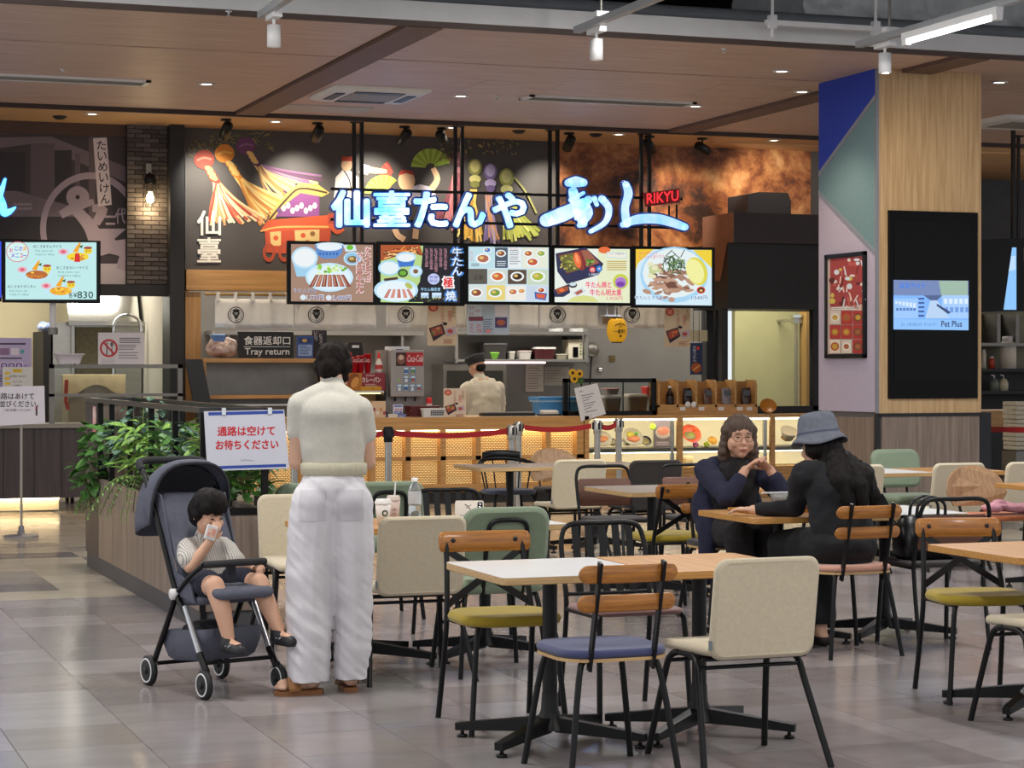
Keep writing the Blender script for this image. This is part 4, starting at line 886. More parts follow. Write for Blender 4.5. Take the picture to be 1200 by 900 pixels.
MB().bx(x0, x1, YC, YC + .02, zr[0], ZT - .0).build('apron', COUNTERW, ct); MB().bx(x0, x1, YC, YC + .02, .13, zr[3]).build('plinth', COUNTERW, ct)
MB().bx(x0, x1, YC, YC + .02, zr[2], zr[1]).build('rail', COUNTERW, ct); MB().bx(x0, x1, YC + .05, YC + .1, 0, .13).build('toe_kick', DARK, ct)
MB().bx(x0, x1, YC + .13, YC + .15, .13, ZT - .05).build('back_panel', MESHP, ct)
edges = [314 + 41.1 * k for k in range(10)]
for k, e in enumerate(edges):
    if k < 9: a, b_ = wx(e - 3, YC), wx(e + 3, YC)
    else: a, b_ = wx(676, YC), x1
    MB().bx(a, b_, YC, YC + .13, zr[3], zr[0]).build('mullion', COUNTERW, ct)
    if k < 9:
        xa, xb_ = wx(e + 3, YC), wx(min(e + 38.1, 676), YC)
        for q in (zr[0],): MB().bx(xa, xb_, YC + .07, YC + .12, q - .012, q - .004).build('led_strip', LEDS, ct)
MB().bx(x1 - .02, x1, YC + .02, YC + .8, 0, ZT - .05).build('end_panel', COUNTERW, ct)

# lit display case
x2, x3 = wx(685, YC), wx(972, YC)
dc = thing('food_display_case', 'glass fronted display case glowing with sample dishes', 'display case', ((x2 + x3) / 2, YC, 0))
zs = [onY(800, y, YC).z for y in (487, 491, 525, 529.5, 560)]
CREAM = mat('case_back_glow', '#f0e6c4', .6, emit=.5, ecol='#f4e2b4', var=.05, scale=20, bump=.3, bscale=40)  # own glow added so the panel looks lit by the strips
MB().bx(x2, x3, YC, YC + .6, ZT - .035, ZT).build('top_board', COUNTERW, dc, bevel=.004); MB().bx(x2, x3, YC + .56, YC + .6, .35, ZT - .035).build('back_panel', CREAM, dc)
MB().bx(x2, x3, YC + .06, YC + .56, zs[3], zs[2]).build('shelf', STEELD, dc); MB().bx(x2, x3, YC + .02, YC + .58, .30, .35).build('base_board', COUNTERW, dc); MB().bx(x2, x3, YC + .03, YC + .5, 0, .30).build('plinth', COUNTERW, dc)
for a, b_ in ((685, 690), (794, 800), (903, 908), (966, 971)): MB().bx(wx(a, YC), wx(b_, YC), YC - .01, YC + .04, 0.1, ZT).build('post', COUNTERW, dc)
MB().bx(wx(700, YC), x3, YC + .04, YC + .08, ZT - .055, ZT - .035).build('led_strip', LEDC, dc); MB().bx(wx(700, YC), x3, YC + .1, YC + .13, zs[3] - .012, zs[3] - .002).build('led_strip', LEDC, dc)
for a, b_ in ((690, 794), (800, 903), (908, 966)): MB().bx(wx(a, YC), wx(b_, YC), YC + .012, YC + .016, .35, ZT - .035).build('glass_pane', mat('case_glass', '#f4f8f6', .02, trans=1.0, spec=.3), dc)
MB().bx(wx(788, YC), wx(792, YC), YC + .05, YC + .08, .4, ZT - .05).build('slotted_rail', STEEL, dc); MB().bx(wx(897, YC), wx(901, YC), YC + .05, YC + .08, .4, ZT - .05).build('slotted_rail', STEEL, dc)
# sample dishes on the shelf, tilted towards the aisle
CER = mat('white_ceramic', '#eef0ee', .25, var=.03); CERB = mat('black_lacquer', '#1d1a1c', .25, var=.05)
def dish(px, py, r, label, plate=CER, foods=(), tilt=.95, deep=.02, name='sample_dish', cat='dish', Y=YC + .24):
    c = onY(px, py, Y); ax = Vector((0, -sin(tilt), cos(tilt))); t = thing(name, label, cat, (c.x, Y, zs[2]))
    rr = r * Y / .93 / F
    lift = rr * sin(tilt) + .005; c = Vector((c.x, Y, zs[2] + lift + deep))
    MB().lathe([(.001, -deep), (rr * .55, -deep), (rr, 0), (rr * .97, .004), (rr * .55, -deep + .006), (.001, -deep + .006)], c, 24, axis=ax).build('plate', plate, t)
    u = Vector((1, 0, 0)); v = ax.cross(u)
    for (fx, fy, fr, fh, col) in foods:
        q = c + u * fx * rr + v * fy * rr + ax * (-deep + .004); R = Matrix((u, v, ax)).transposed()
        MB().ell(q, fr * rr, fr * rr * .8, fh * rr + .006, 12, 8, R).build('food', mat('food_' + col, col, .5, var=.25, scale=60, bump=.5, bscale=90), t)
    return t
dish(707, 514, 11, 'sample plate of grilled slices at the left end of the display case', CER, [(-.1, .0, .5, .12, '#9a5a3a'), (.35, .1, .3, .12, '#b8703f'), (-.3, .4, .25, .15, '#6f9a3a')])
dish(718, 516, 5.5, 'small side bowl next to the leftmost sample plate', CERB, [(0, 0, .6, .1, '#a8a070')])
dish(734, 517, 6, 'small white rice bowl below the large sample plate', CER, [(0, 0, .7, .25, '#e6e4d8')])
dish(742, 508, 13, 'large sample plate of sliced beef tongue with greens', CER, [(-.2, .3, .42, .16, '#d8cf5a'), (.1, -.15, .5, .12, '#b06a48'), (.4, -.2, .3, .1, '#a85a40'), (-.35, -.2, .3, .12, '#9a5238'), (.45, .4, .22, .15, '#5f9a34')])
dish(757, 516, 7, 'soup bowl of pale broth beside the large sample plate', CERB, [(0, 0, .75, .05, '#b8ae78')])
dish(810, 511, 13, 'round orange red hot pot sample left of the elderly woman', mat('red_pot', '#c2502e', .4, var=.2), [(0, 0, .62, .06, '#5a5a34'), (.1, 0, .4, .1, '#7a8a3a'), (-.7, .35, .28, .3, '#d8663a'), (.6, .5, .28, .3, '#d8663a')], deep=.05)
dish(835, 518, 6, 'yellow orange sample dish right of the hot pot', mat('yellow_dish', '#e0a43a', .4, var=.2), [(0, 0, .6, .2, '#e8b84a')])
dish(925, 505, 11, 'paper cup bowl of noodles sample in the right bay', CER, [(0, 0, .75, .1, '#b8843a'), (.2, .1, .35, .2, '#c25a34'), (-.2, -.2, .3, .2, '#d8b84a')], deep=.11, tilt=.6)
dish(867, 512, 10, 'pale rice bowl sample hidden behind the elderly woman', CER, [(0, 0, .7, .2, '#d8c9a0')])
for px, py, col, lab in ((815, 521, '#e07ab8', 'pink paper flower below the hot pot sample'), (828, 526, '#b8cc3a', 'green paper leaf decoration on the case shelf'), (765, 500, '#a8c83a', 'green paper leaf above the soup bowl')):
    c = onY(px, py, YC + .14); c.z = max(c.z, zs[2] + .03); mb = MB()
    for k in range(5): a = 2 * pi * k / 5; mb.ell(c + Vector((.022 * cos(a), 0, .022 * sin(a))), .02, .008, .02, 8, 6)
    mb.tube([(c.x, c.y, c.z), (c.x, c.y, zs[2])], .003, 5); tag(mb.build('paper_flower', mat('petal_' + col, col, .6, var=.1)), lab, 'decoration')
def card(name, label, cat, px0, py0, px1, py1, Y, col, draw=None, t=.006, base=None, group=None, frame=None, hang=False):
    A, B = onY(px0, py1, Y), onY(px1, py0, Y); z0 = A.z if base is None else base
    th = thing(name, label, cat, ((A.x + B.x) / 2, Y, z0), None, group)
    MB().bx(A.x, B.x, Y, Y + t, z0, B.z).build('sheet', col if not isinstance(col, str) else mat('sheet_' + col, col, .55, var=.03), th)
    if hang:
        for xx in (A.x + .04, B.x - .04): MB().tube([(xx, Y + t / 2, B.z - .005), (xx, Y + t / 2, max(B.z, rodz)), (xx, Yno, rodz)], .003, 5).build('string', DARK, th)
    if draw:
        p = Print(planeY(Y), NYM, step=.0001); draw(p); p.build('print', th)
    return th
card('photo_card', 'dark photo card of a beef bowl standing in the display case', 'card', 766, 492, 788, 524, YC + .2, '#5c5360', lambda p: (p.ell(777, 507, 9, 7, '#e9e2e2'), p.ell(777, 505, 7, 5, '#c27a6a'), p.ell(774, 503, 3, 2, '#e0a898'), p.rect(768, 517, 787, 523, '#8a7f92'), p.lines(770, 518, 786, 2, 2, '#e6e0ea', .8)), base=zs[2])
card('price_card', 'open white leaflet lying in the lower bay of the case', 'leaflet', 792, 534, 812, 558, YC + .15, '#e6ddb8', lambda p: (p.lines(795, 538, 808, 5, 3, '#b0763a', 1),), base=.35)
card('price_card', 'wide pale leaflet in the lower bay beside the elderly woman', 'leaflet', 812, 545, 840, 560, YC + .15, '#e8e4d6', lambda p: (p.ell(820, 551, 4, 3, '#a8643a'), p.ell(830, 551, 4, 3, '#c29a5a'), p.lines(816, 555, 838, 2, 2, '#7a6a5a', .8)), base=.35)

# wooden pigeonhole rack on the case with sauces and bags
Yr = YC + .18; zt = onY(830, 445, Yr).z; xa, xb_ = wx(771, Yr), wx(888, Yr)
rk = thing('pigeonhole_rack', 'wooden five bay rack of sauces and bags on the display case', 'rack', ((xa + xb_) / 2, Yr, ZT))
zc = onY(830, 474, Yr).z
MB().bx(xa, xb_, Yr, Yr + .02, ZT, zc).build('front_board', COUNTERW, rk); MB().bx(xa, xb_, Yr + .02, Yr + .24, zc - .03, zc - .01).build('floor_board', COUNTERW, rk); MB().bx(xa, xb_, Yr + .24, Yr + .26, ZT, zt - .02).build('back_board', COUNTERW, rk)
for px in (771, 793, 815, 838, 861, 885):
    c = wx(px, Yr); mb = MB(); mb.prism([(0, zc - .03), (.26, zc - .03), (.26, zt), (.05, zt), (.015, zt - .02), (0, zt - .05)], lambda u, v, t_, c=c: Vector((c + t_, Yr + u, v)), 0, .024); mb.build('divider', COUNTERW, rk)
for px in (800, 822, 845, 867, 878): q = onY(px, 479, Yr - .002); MB().bx(q.x - .035, q.x + .035, Yr - .006, Yr, q.z - .02, q.z + .02).build('price_tag', WHITE, rk)
c = onY(785, 474, Yr + .1); t = thing('sauce_bottle', 'dark sauce bottle in the left bay of the wooden rack', 'bottle', (c.x, Yr + .1, zc - .01))
MB().lathe([(.001, 0), (.045, 0), (.047, .02), (.047, .12), (.02, .17), (.014, .18), (.014, .2)], (c.x, Yr + .1, zc - .01), 16).build('body', mat('sauce_glass', '#1a1013', .15, var=.05), t); MB().lathe([(.018, .2), (.018, .225), (.001, .225)], (c.x, Yr + .1, zc - .01), 12).build('cap', WHITE, t); MB().lathe([(.0475, .03), (.0475, .1)], (c.x, Yr + .1, zc - .01), 16, caps=False).build('label_band', mat('bottle_label', '#3a2c30', .6, var=.2), t)
for px, col, what in ((806, '#332024', 'second'), (829, '#6a4a3a', 'third'), (851, '#8f8a92', 'fourth'), (874, '#4a3834', 'fifth')):
    c = onY(px, 474, Yr + .12); t = thing('snack_pouch', 'clear topped snack pouch in the %s bay of the wooden rack' % what, 'pouch', (c.x, Yr + .12, zc - .01), None, 'pouches in the wooden rack')
    mb = MB(); rings = []
    for zz, w_, d_ in ((0, .055, .03), (.05, .06, .035), (.12, .058, .025), (.17, .056, .006), (.2, .056, .004)): rings.append([Vector((c.x + u, Yr + .12 + v, zc - .01 + zz)) for u, v in rrect(w_ * 2, d_ * 2, min(d_ * .9, .02), 3)])
    mb.loft(rings).build('bag', mat('pouch_' + col, col, .25, var=.4, scale=25, bump=.6, bscale=40), t); MB().bx(c.x - .04, c.x + .04, Yr + .12 - .034, Yr + .12 - .028, zc + .1, zc + .16).build('header', mat('pouch_header', '#5a6470', .5, var=.3, scale=30), t)
for px, lab in ((806, 'left white round tag hanging on the rack'), (813, 'right white round tag hanging on the rack')):
    c = onY(px, 469.5, Yr - .01); tag(MB().lathe([(.001, -.003), (.033, -.003), (.035, 0), (.033, .003), (.001, .003)], (c.x, Yr - .014, zc + .0), 18, axis=(0, -1, 0)).build('round_tag', WHITE), lab, 'tag')
# round wooden price plate on the right
c = onY(900, 474, Yr); t = thing('wooden_tray_plate', 'round amber wooden plate leaning on the case end', 'plate', (c.x, Yr, ZT)); R_ = .1
MB().lathe([(.001, 0), (R_ * .8, 0), (R_, .02), (R_ * .96, .026), (R_ * .78, .008), (.001, .008)], (c.x, Yr, ZT + .088), 24, axis=(-.25, -.8, .55)).build('plate', mat('amber_wood', '#b0701e', .35, var=.3, scale=8), t); MB().tube([(c.x, Yr + .04, ZT), (c.x, Yr, ZT + .09)], .006, 6).build('stand', BLACK, t)

# glass sneeze guard with black frame
Yg = YC + .22; xa, xb_ = wx(661, Yg), wx(769, Yg); zt = onY(715, 443.5, Yg).z
gd = thing('sneeze_guard', 'black framed glass sneeze guard between counter and wooden rack', 'glass guard', ((xa + xb_) / 2, Yg, ZT))
for a in ((xa, xa + .05, ZT, zt), (xb_ - .05, xb_, ZT, zt), (xa, xb_, zt - .045, zt), (xa, xb_, ZT, ZT + .05)): MB().bx(a[0], a[1], Yg, Yg + .05, a[2], a[3]).build('frame_bar', BLACK, gd)
MB().bx(xa + .05, xb_ - .05, Yg + .02, Yg + .026, ZT + .05, zt - .045).build('glass_pane', GLASS, gd)
for px in (668, 682, 731): MB().bx(wx(px, Yg), wx(px, Yg) + .012, Yg + .03, Yg + .042, ZT + .05, zt - .045).build('rod', BLACK, gd)
# things behind the guard
for px0, px1, py0, py1, col, lab in ((640, 682, 465, 484, '#3f86c8', 'blue plastic crate behind the sneeze guard'),):
    A, B = onY(px0 - 10, py1, YC + .55), onY(px1, py0, YC + .55); t = thing('plastic_crate', lab, 'crate', ((A.x + B.x) / 2, YC + .55, ZT)); m = mat('crate_blue', col, .4, var=.05)
    h = B.z - ZT; mb = MB(); mb.loft([[Vector(((A.x + B.x) / 2 + u, YC + .65 + v, ZT + zz)) for u, v in rrect((B.x - A.x) * k, .32 * k, .03)] for zz, k in ((0, .9), (h * .72, .95))]); mb.build('body', m, t); MB().bx(A.x, B.x, YC + .48, YC + .82, ZT + h * .72, ZT + h * .82).build('rim', mat('crate_rim', '#9cc4e6', .4, var=.03), t); MB().bx(A.x - .01, B.x + .01, YC + .47, YC + .83, ZT + h * .82, ZT + h).build('lid', m, t)
def tub(px, py0, py1, wpx, Y, base, col, lab, lid=None, name='food_tub', alpha=1):
    c = onY(px, py1, Y); w_ = wpx * Y / .94 / F / 2; h = onY(px, py0, Y).z - base; t = thing(name, lab, 'container', (c.x, Y, base))
    MB().loft([[Vector((c.x + u, Y + v, base + zz)) for u, v in rrect(w_ * 2 * k, .2 * k, .03)] for zz, k in ((0, .85), (h * .85, 1.0))]).build('body', mat('tub_' + col, col, .35, var=.05, trans=.3 if alpha < 1 else 0), t)
    MB().loft([[Vector((c.x + u, Y + v, base + zz)) for u, v in rrect(w_ * 2 * k, .2 * k, .03)] for zz, k in ((h * .85, 1.04), (h, 1.04), (h * 1.02, .9))]).build('lid', mat('tublid_' + (lid or col), lid or col, .4, var=.05), t)
    return t
tub(715, 455, 463, 16, YC + .5, ZT + .235, '#c9b9b4', 'clear tub with pink lid behind the glass guard', '#d08a8a', alpha=.5); tub(715, 464, 486, 22, YC + .5, ZT, '#8f8f8c', 'steel food pan under the pink lidded tub', '#a5a5a0'); tub(745, 462, 485, 26, YC + .55, ZT, '#a8a59c', 'steel insert pan beside the wooden rack', '#b8b4aa'); tub(757, 453, 460, 6, YC + .52, ZT + .22, '#d8352e', 'small red topped shaker near the rack', '#d8352e')
# tilted paper notice on the counter end
Yn = YC + .05; t = thing('paper_notice', 'tilted white typed notice taped to the counter end', 'notice', onY(692, 492, Yn)); mb = MB(); V = [onY(x, y, Yn - .06) for x, y in ((673, 455), (700, 449), (710, 485), (681, 494))]; extrude(mb, V, [(0, 3, 2, 1)], (0, .004, 0)); mb.build('sheet', mat('notice_paper', '#dadade', .6, var=.03), t)
p = Print(planeY(Yn - .061), NYM); 
for k in range(7): p.stroke([(681 + k * .8, 464 + k * 3.2), (696 - (k % 3) * 3 + k * .6, 461 + k * 3.2)], .8, '#6a6a74')
p.text('お願い', 678, 458, 684, 460, '#4a4a54', sk=-1); p.build('typed_lines', t); MB().tube([onY(691, 493, Yn - .055), (onY(691, 493, Yn).x, Yn - .055, .97)], .006, 6).build('clip', BLACK, t)
# sunflowers
t = thing('sunflower_bunch', 'three small yellow sunflowers on the guard corner', 'flowers', onY(675, 446, Yg - .02))
for px, py in ((671, 437), (679, 438), (673, 444)):
    c = onY(px, py, Yg - .04); mb = MB()
    for k in range(10): a = 2 * pi * k / 10; mb.ell(c + Vector((.03 * cos(a), 0, .03 * sin(a))), .018, .006, .018, 8, 6)
    h = mb.build('petals', mat('sunflower_petal', '#e8b21e', .6, var=.1), t); MB().ell(c + Vector((0, -.01, 0)), .018, .01, .018, 10, 6).build('disc', mat('sunflower_disc', '#3a2414', .8, var=.2), h)
mb = MB(); c = onY(679, 445, Yg - .03)
for k in range(5): mb.ell(c + Vector((.03 * cos(k * 1.3), .0, .025 * sin(k * 1.3) - .01)), .03, .005, .014, 8, 6)
mb.build('leaves', mat('sunflower_leaf', '#3f6a30', .6, var=.2), t)
# ================================================================== NOREN CURTAINS, POSTERS, LANTERN
Yno = 23.3; zt = onY(500, 350, Yno).z
NOR = mat('noren_cotton', '#e9e7e2', .85, var=.08, scale=6, bump=.3, bscale=60)
rodz = onY(500, 347.5, Yno).z
tag(MB().tube([(wx(240, Yno), Yno, rodz), (wx(826, Yno), Yno, rodz)], .018, 10).build('curtain_rod', wood('bamboo_rod', '#a98a52', '#8a6d3c', .5, 'x', 4)), 'long bamboo rod carrying the white shop curtains', 'rod')
cloths = [(252, 344, 276, 'first white shop curtain from the left, above the tray return sign'), (346, 440, 370, 'second white shop curtain, left of the drink machine'), (452, 546, 475, 'third white shop curtain, behind the hanging meal posters'),
          (548, 630, None, 'fourth white shop curtain, plain, above the cook'), (632, 722, 653, 'fifth white shop curtain, left of the yellow lantern'), (724, 808, 740, 'sixth white shop curtain at the right end')]
for a, b_, em, lab in cloths:
    xa, xb_ = wx(a, Yno), wx(b_, Yno); t = thing('shop_curtain', lab, 'curtain', ((xa + xb_) / 2, Yno, rodz - .38), None, 'white noren curtains'); ztop, zbot = rodz - .05, onY((a + b_) / 2, 384.5, Yno).z
    def cy(f, g, s=a): return Yno - .012 + (.018 * sin(f * 17 + s) + .01 * sin(f * 41 + s * 2)) * (.35 + .65 * g)
    V = []; Fs = []; nx, nz = 44, 6
    for j in range(nz + 1):
        for i in range(nx + 1): f, g = i / nx, j / nz; V.append(Vector((xa + (xb_ - xa) * f, cy(f, g), ztop + (zbot - ztop) * g + .008 * g * sin(f * 9 + a))))
    for j in range(nz):
        for i in range(nx): q = j * (nx + 1) + i; Fs.append((q, q + nx + 1, q + nx + 2, q + 1))
    mb = MB(); mb.add(V, Fs, True); o = mb.build('cloth', NOR, t); s_ = o.modifiers.new('thick', 'SOLIDIFY'); s_.thickness = .002
    for k in range(5):
        xx = xa + .03 + (xb_ - xa - .1) * k / 4; MB().loft([[Vector((xx + u, Yno + v * 1.0, zz)) for u, v in rrect(.05, .045, .02, 3)] for zz in (ztop - .02, rodz + .022)], caps=False).build('loop', NOR, t)
    if em:
        p = Print(lambda x, y, xa=xa, xb_=xb_, s=a: Vector((onY(x, y, Yno).x, 0, onY(x, y, Yno).z)) + Vector((0, cy((onY(x, y, Yno).x - xa) / (xb_ - xa), .6, s), 0)), NYM, base=.008); K = '#1d1b1c'
        p.ring(em, 369, 8.6, 9.6, K, 24); p.ring(em, 369, 7.2, 7.8, K, 6, pi / 6, pi / 6 + 2 * pi); p.ell(em, 364.5, 4.2, 2, K); p.stroke([(em - 4, 366), (em - 1.5, 371), (em, 374)], [2.4, 1.8, 1], K); p.stroke([(em + 4, 366), (em + 1.5, 371), (em, 374)], [2.4, 1.8, 1], K); p.ell(em, 370, .8, 2.6, K)
        p.build('crest', t)
random.seed(21)
def meal_poster(p, x0, y0, x1, y1):
    w_, h = x1 - x0, y1 - y0
    p.ell(x0 + w_ * .2, y0 + h * .12, w_ * .17, h * .1, '#b8483a'); p.ell(x0 + w_ * .2, y0 + h * .12, w_ * .1, h * .06, '#d88a70')
    p.text('牛たん焼弁当', x0 + w_ * .46, y0 + h * .06, x0 + w_ * .58, y0 + h * .5, '#b0584a', vert=True); p.text('期間限定', x0 + w_ * .7, y0 + h * .2, x0 + w_ * .84, y0 + h * .45, '#c24a3a', vert=True); p.text('お持帰り', x0 + w_ * .84, y0 + h * .05, x0 + w_ * .96, y0 + h * .36, '#8a6a3a', vert=True)
    p.poly([(x0 + w_ * .04, y0 + h * .6), (x0 + w_ * .5, y0 + h * .5), (x0 + w_ * .62, y0 + h * .72), (x0 + w_ * .2, y0 + h * .9)], '#2a1a2a'); p.poly([(x0 + w_ * .1, y0 + h * .62), (x0 + w_ * .46, y0 + h * .54), (x0 + w_ * .54, y0 + h * .7), (x0 + w_ * .2, y0 + h * .8)], '#9a4a34')
    for k in range(8): p.ell(x0 + w_ * random.uniform(.16, .48), y0 + h * random.uniform(.6, .74), w_ * .06, h * .03, random.choice(['#d8703a', '#6a7a34', '#c28a5a', '#b04a34']))
    p.poly([(x0 + w_ * .6, y0 + h * .62), (x0 + w_ * .95, y0 + h * .56), (x0 + w_ * .98, y0 + h * .72), (x0 + w_ * .68, y0 + h * .78)], '#b8a8b8'); p.ell(x0 + w_ * .78, y0 + h * .67, w_ * .1, h * .05, '#b04a3a'); p.ell(x0 + w_ * .6, y0 + h * .5, w_ * .08, h * .035, '#1d1418')
    p.lines(x0 + w_ * .55, y0 + h * .86, x0 + w_ * .94, 3, h * .035, '#a8604a', h * .016)
Yp = 22.95
for x0, y0, x1, y1, lab in ((501, 354, 535, 405, 'beige hanging meal poster left of the price sheet'), (779, 360, 809, 407, 'beige hanging meal poster at the right end of the curtains')):
    card('hanging_poster', lab, 'poster', x0, y0, x1, y1, Yp, '#d3bd9e', lambda p, a=(x0, y0, x1, y1): meal_poster(p, *a), t=.003, hang=True)
def price_sheet(p):
    p.rect(549, 358, 564, 371, '#c2cdd8'); p.rect(565, 358, 579, 392, '#a8b8c8'); p.rect(580, 358, 595, 371, '#d8d4da')
    for k in range(3): p.text('定食', 550 + (k % 2) * 7, 359 + k * 3.6, 555 + (k % 2) * 7, 362 + k * 3.6, '#b03a40'); p.text('価格', 582 + (k % 2) * 6, 373 + k * 0, 588 + (k % 2) * 6, 377, '#b03a40')
    p.rect(549, 371, 566, 376, '#7a3a48'); p.rect(580, 372, 594, 384, '#4a3a6a'); p.ell(587, 378, 5, 3.4, '#b06048'); p.text('牛たん', 550, 379, 556, 390, '#c24a4a', vert=True); p.text('弁当', 558, 379, 564, 390, '#c24a4a', vert=True); p.lines(566, 374, 578, 6, 2.8, '#5a6a88', .9); p.ell(572, 388, 3, 2.4, '#d88a8a')
card('hanging_poster', 'pale blue price sheet hanging under the middle menu screen', 'poster', 548, 356, 597, 392, Yp, '#b4c2d2', price_sheet, t=.003, hang=True)
# yellow paper lantern
c = onY(723, 387, 22.9); t = thing('paper_lantern', 'yellow paper lantern with black lettering under the curtains', 'lantern', (c.x, 22.9, onY(723, 401, 22.9).z)); rr = .118; h = .27
mb = MB(); prof = []
for k in range(25): f = k / 24; prof.append(((rr * (.55 + .45 * sin(pi * f) ** .55)) * (1 + .012 * (k % 2)), -h / 2 + h * f))
mb.lathe(prof, c, 28).build('shade', mat('lantern_paper', '#d8a420', .6, emit=.25, ecol='#e8a818', var=.08), t)
for s in (-1, 1): MB().lathe([(.001, 0), (.062, 0), (.062, .025), (.001, .025)], (c.x, c.y, c.z + s * h / 2 - .012), 16).build('ring', BLACK, t)
MB().tube([(c.x, c.y, c.z + h / 2), (c.x, c.y, rodz - .06)], .004, 6).build('hook', BLACK, t); MB().tube([(c.x, c.y, rodz - .06), (c.x, Yno, rodz)], .004, 6).build('cord', BLACK, t)
def lan(x, y): q = onY(x, y, 22.9); dx = q.x - c.x; return Vector((q.x, 22.9 - sqrt(max(.0, (rr * (.55 + .45 * max(0, sin(pi * (q.z - c.z + h / 2) / h)) ** .55)) ** 2 - dx * dx)) - .002, q.z))
p = Print(lan, NYM); p.text('一番搾り', 716, 386, 729, 391, '#1c1408', .03); p.stroke([(717, 382), (723, 379), (729, 382)], 1, '#1c1408'); p.text('生', 720, 380, 726, 384, '#5a3a08'); p.ell(723, 394, 1.2, 1.6, '#1c1408'); p.stroke([(717, 392), (729, 392)], .5, '#1c1408'); p.build('lettering', t)
# ================================================================== TRAY RETURN
Yt = 23.1; zsh = onY(300, 420, Yt).z; zl = onY(300, 463, Yt).z; xa, xb_ = wx(238, Yt), wx(385, Yt)
ts = thing('tray_return_station', 'wooden shelved tray return station beside the black post', 'shelf', ((xa + xb_) / 2, Yt, 0))
MB().bx(xa, xb_, Yt, Yt + .4, zsh - .045, zsh).build('top_shelf', COUNTERW, ts, bevel=.003); MB().bx(xa, xb_, Yt, Yt + .4, zl - .04, zl).build('middle_shelf', COUNTERW, ts, bevel=.003)
MB().bx(xa, xb_, Yt + .38, Yt + .4, .1, zsh).build('back_sheet', STEELD, ts)
for x in (xa, xb_ - .04): MB().bx(x, x + .04, Yt + .02, Yt + .4, 0, zsh - .045).build('side', COUNTERW, ts)
MB().bx(xa + .04, xb_ - .04, Yt + .03, Yt + .36, .1, .14).build('bottom_shelf', STEEL, ts)
MB().bx(xa + .04, xb_ - .04, Yt + .06, Yt + .37, zl - .12, zl - .1).build('under_shelf', STEEL, ts)
card('tray_return_sign', 'black tray return sign with white lettering on the top shelf', 'sign', 279, 389, 344, 420, Yt + .1, '#131315', lambda p: (p.text('食器返却口', 286, 394, 340, 404, '#d8d8d8', .03), p.rect(285.5, 406, 340, 406.6, '#d8d8d8'), p.text('Tray return', 287, 408, 339, 418, '#d8d8d8', .02)), t=.03, base=zsh)
card('small_blue_sign', 'small blue notice beside the tray return sign', 'sign', 348, 394, 367, 419, Yt + .12, '#31508f', lambda p: (p.rect(350, 396, 365, 402, '#23386a'), p.ell(357, 399, 3, 2, '#c2a05a'), p.rect(349.5, 404, 365.5, 417, '#8fa8d0'), p.lines(351, 405, 364, 5, 2.3, '#2a4580', .9)), t=.02, base=zsh)
card('dark_menu_board', 'dark vertical notice with white lettering behind the blue notice', 'sign', 366, 387, 383, 412, Yt + .3, '#2a2127', lambda p: (p.text('いらっ', 368, 388, 372, 400, '#d8d0cc', vert=True), p.text('とろろ', 374, 391, 378, 404, '#d8d0cc', vert=True)), t=.02, base=zsh)
c = onY(260, 410, Yt + .2); t = thing('plastic_bag', 'translucent bundled plastic bag of trays on the top shelf', 'bag', (c.x, Yt + .2, zsh)); mb = MB(); mb.ell(c + Vector((0, 0, 0)), .19, .13, .1); mb.ell(c + Vector((.06, 0, .03)), .12, .11, .1); mb.ell(c + Vector((-.06, 0, .05)), .1, .1, .08); blob(mb, 'bundle', mat('plastic_bag', '#c9b8ae', .3, var=.35, scale=12, col2='#7a5a58', bump=.8, bscale=25), .012, 4, t, (.012, lambda v: noise.noise(v * 22))); bg_ = t.children[0]; bg_.location = -t.location; 
mn = min(v.co.z for v in bg_.data.vertices); bg_.location.z += zsh - mn + .002
tub(255, 388, 396, 15, Yt + .2, zsh + .21, '#5f86c0', 'blue tissue box on the plastic bag', '#88a8d8', name='tissue_box')
bpy.data.objects['tissue_box'].location.z -= .035
# slanted dark board at the post
mb = MB(); V = [onY(x, y, Yt - .05) for x, y in ((217, 421), (237, 421), (245, 470), (225, 470))]; extrude(mb, [V[0], V[3], V[2], V[1]], [(0, 1, 2, 3)], (0, .05, 0)); o = tag(mb.build('side_board', mat('charcoal_board', '#24242a', .5, var=.1)), 'leaning charcoal side board left of the tray station', 'board')
for v in o.data.vertices:
    if v.co.z < .05: v.co.z -= o.location.z; v.co.x += .25
# ================================================================== GRILL KITCHEN
ZK = .92
xa, xb_ = wx(440, 25.3), wx(800, 25.3)
kc = thing('kitchen_bench', 'stainless kitchen bench along the back wall of the grill', 'bench', ((xa + xb_) / 2, 25.6, 0))
MB().bx(xa, xb_, 25.5, YK - .01, ZK - .04, ZK).build('worktop', STEEL, kc); MB().bx(xa, xb_, 25.55, YK - .01, .1, ZK - .04).build('cabinet', STEELD, kc)
for k in range(6): x = xa + .05 + (xb_ - xa - .1) * k / 6; MB().bx(x, x + (xb_ - xa) / 6 - .06, 25.535, 25.55, .15, ZK - .08).build('door', STEEL, kc, bevel=.004)
Yh = 25.9
xs0, xs1 = wx(534, Yh), wx(690, Yh); zs1, zs2 = onY(610, 421, Yh).z, onY(610, 389, Yh).z
sh = thing('steel_wall_shelf', 'two tier stainless shelf above the cook with a pink light strip', 'shelf', ((xs0 + xs1) / 2, Yh, zs1 - .05))
for zz in (zs1, zs2): MB().bx(xs0, xs1, Yh, Yh + .45, zz - .03, zz).build('tier', STEEL, sh)
for x in (xs0, xs1 - .04): MB().bx(x, x + .04, Yh + .02, Yh + .06, zs1 - .05, zs2 + .05).build('upright', STEEL, sh)
MB().bx(wx(568, Yh), wx(640, Yh), Yh + .02, Yh + .06, zs1 - .055, zs1 - .032).build('light_strip', mat('pink_tube', '#ffd8dc', .5, emit=3.0), sh)
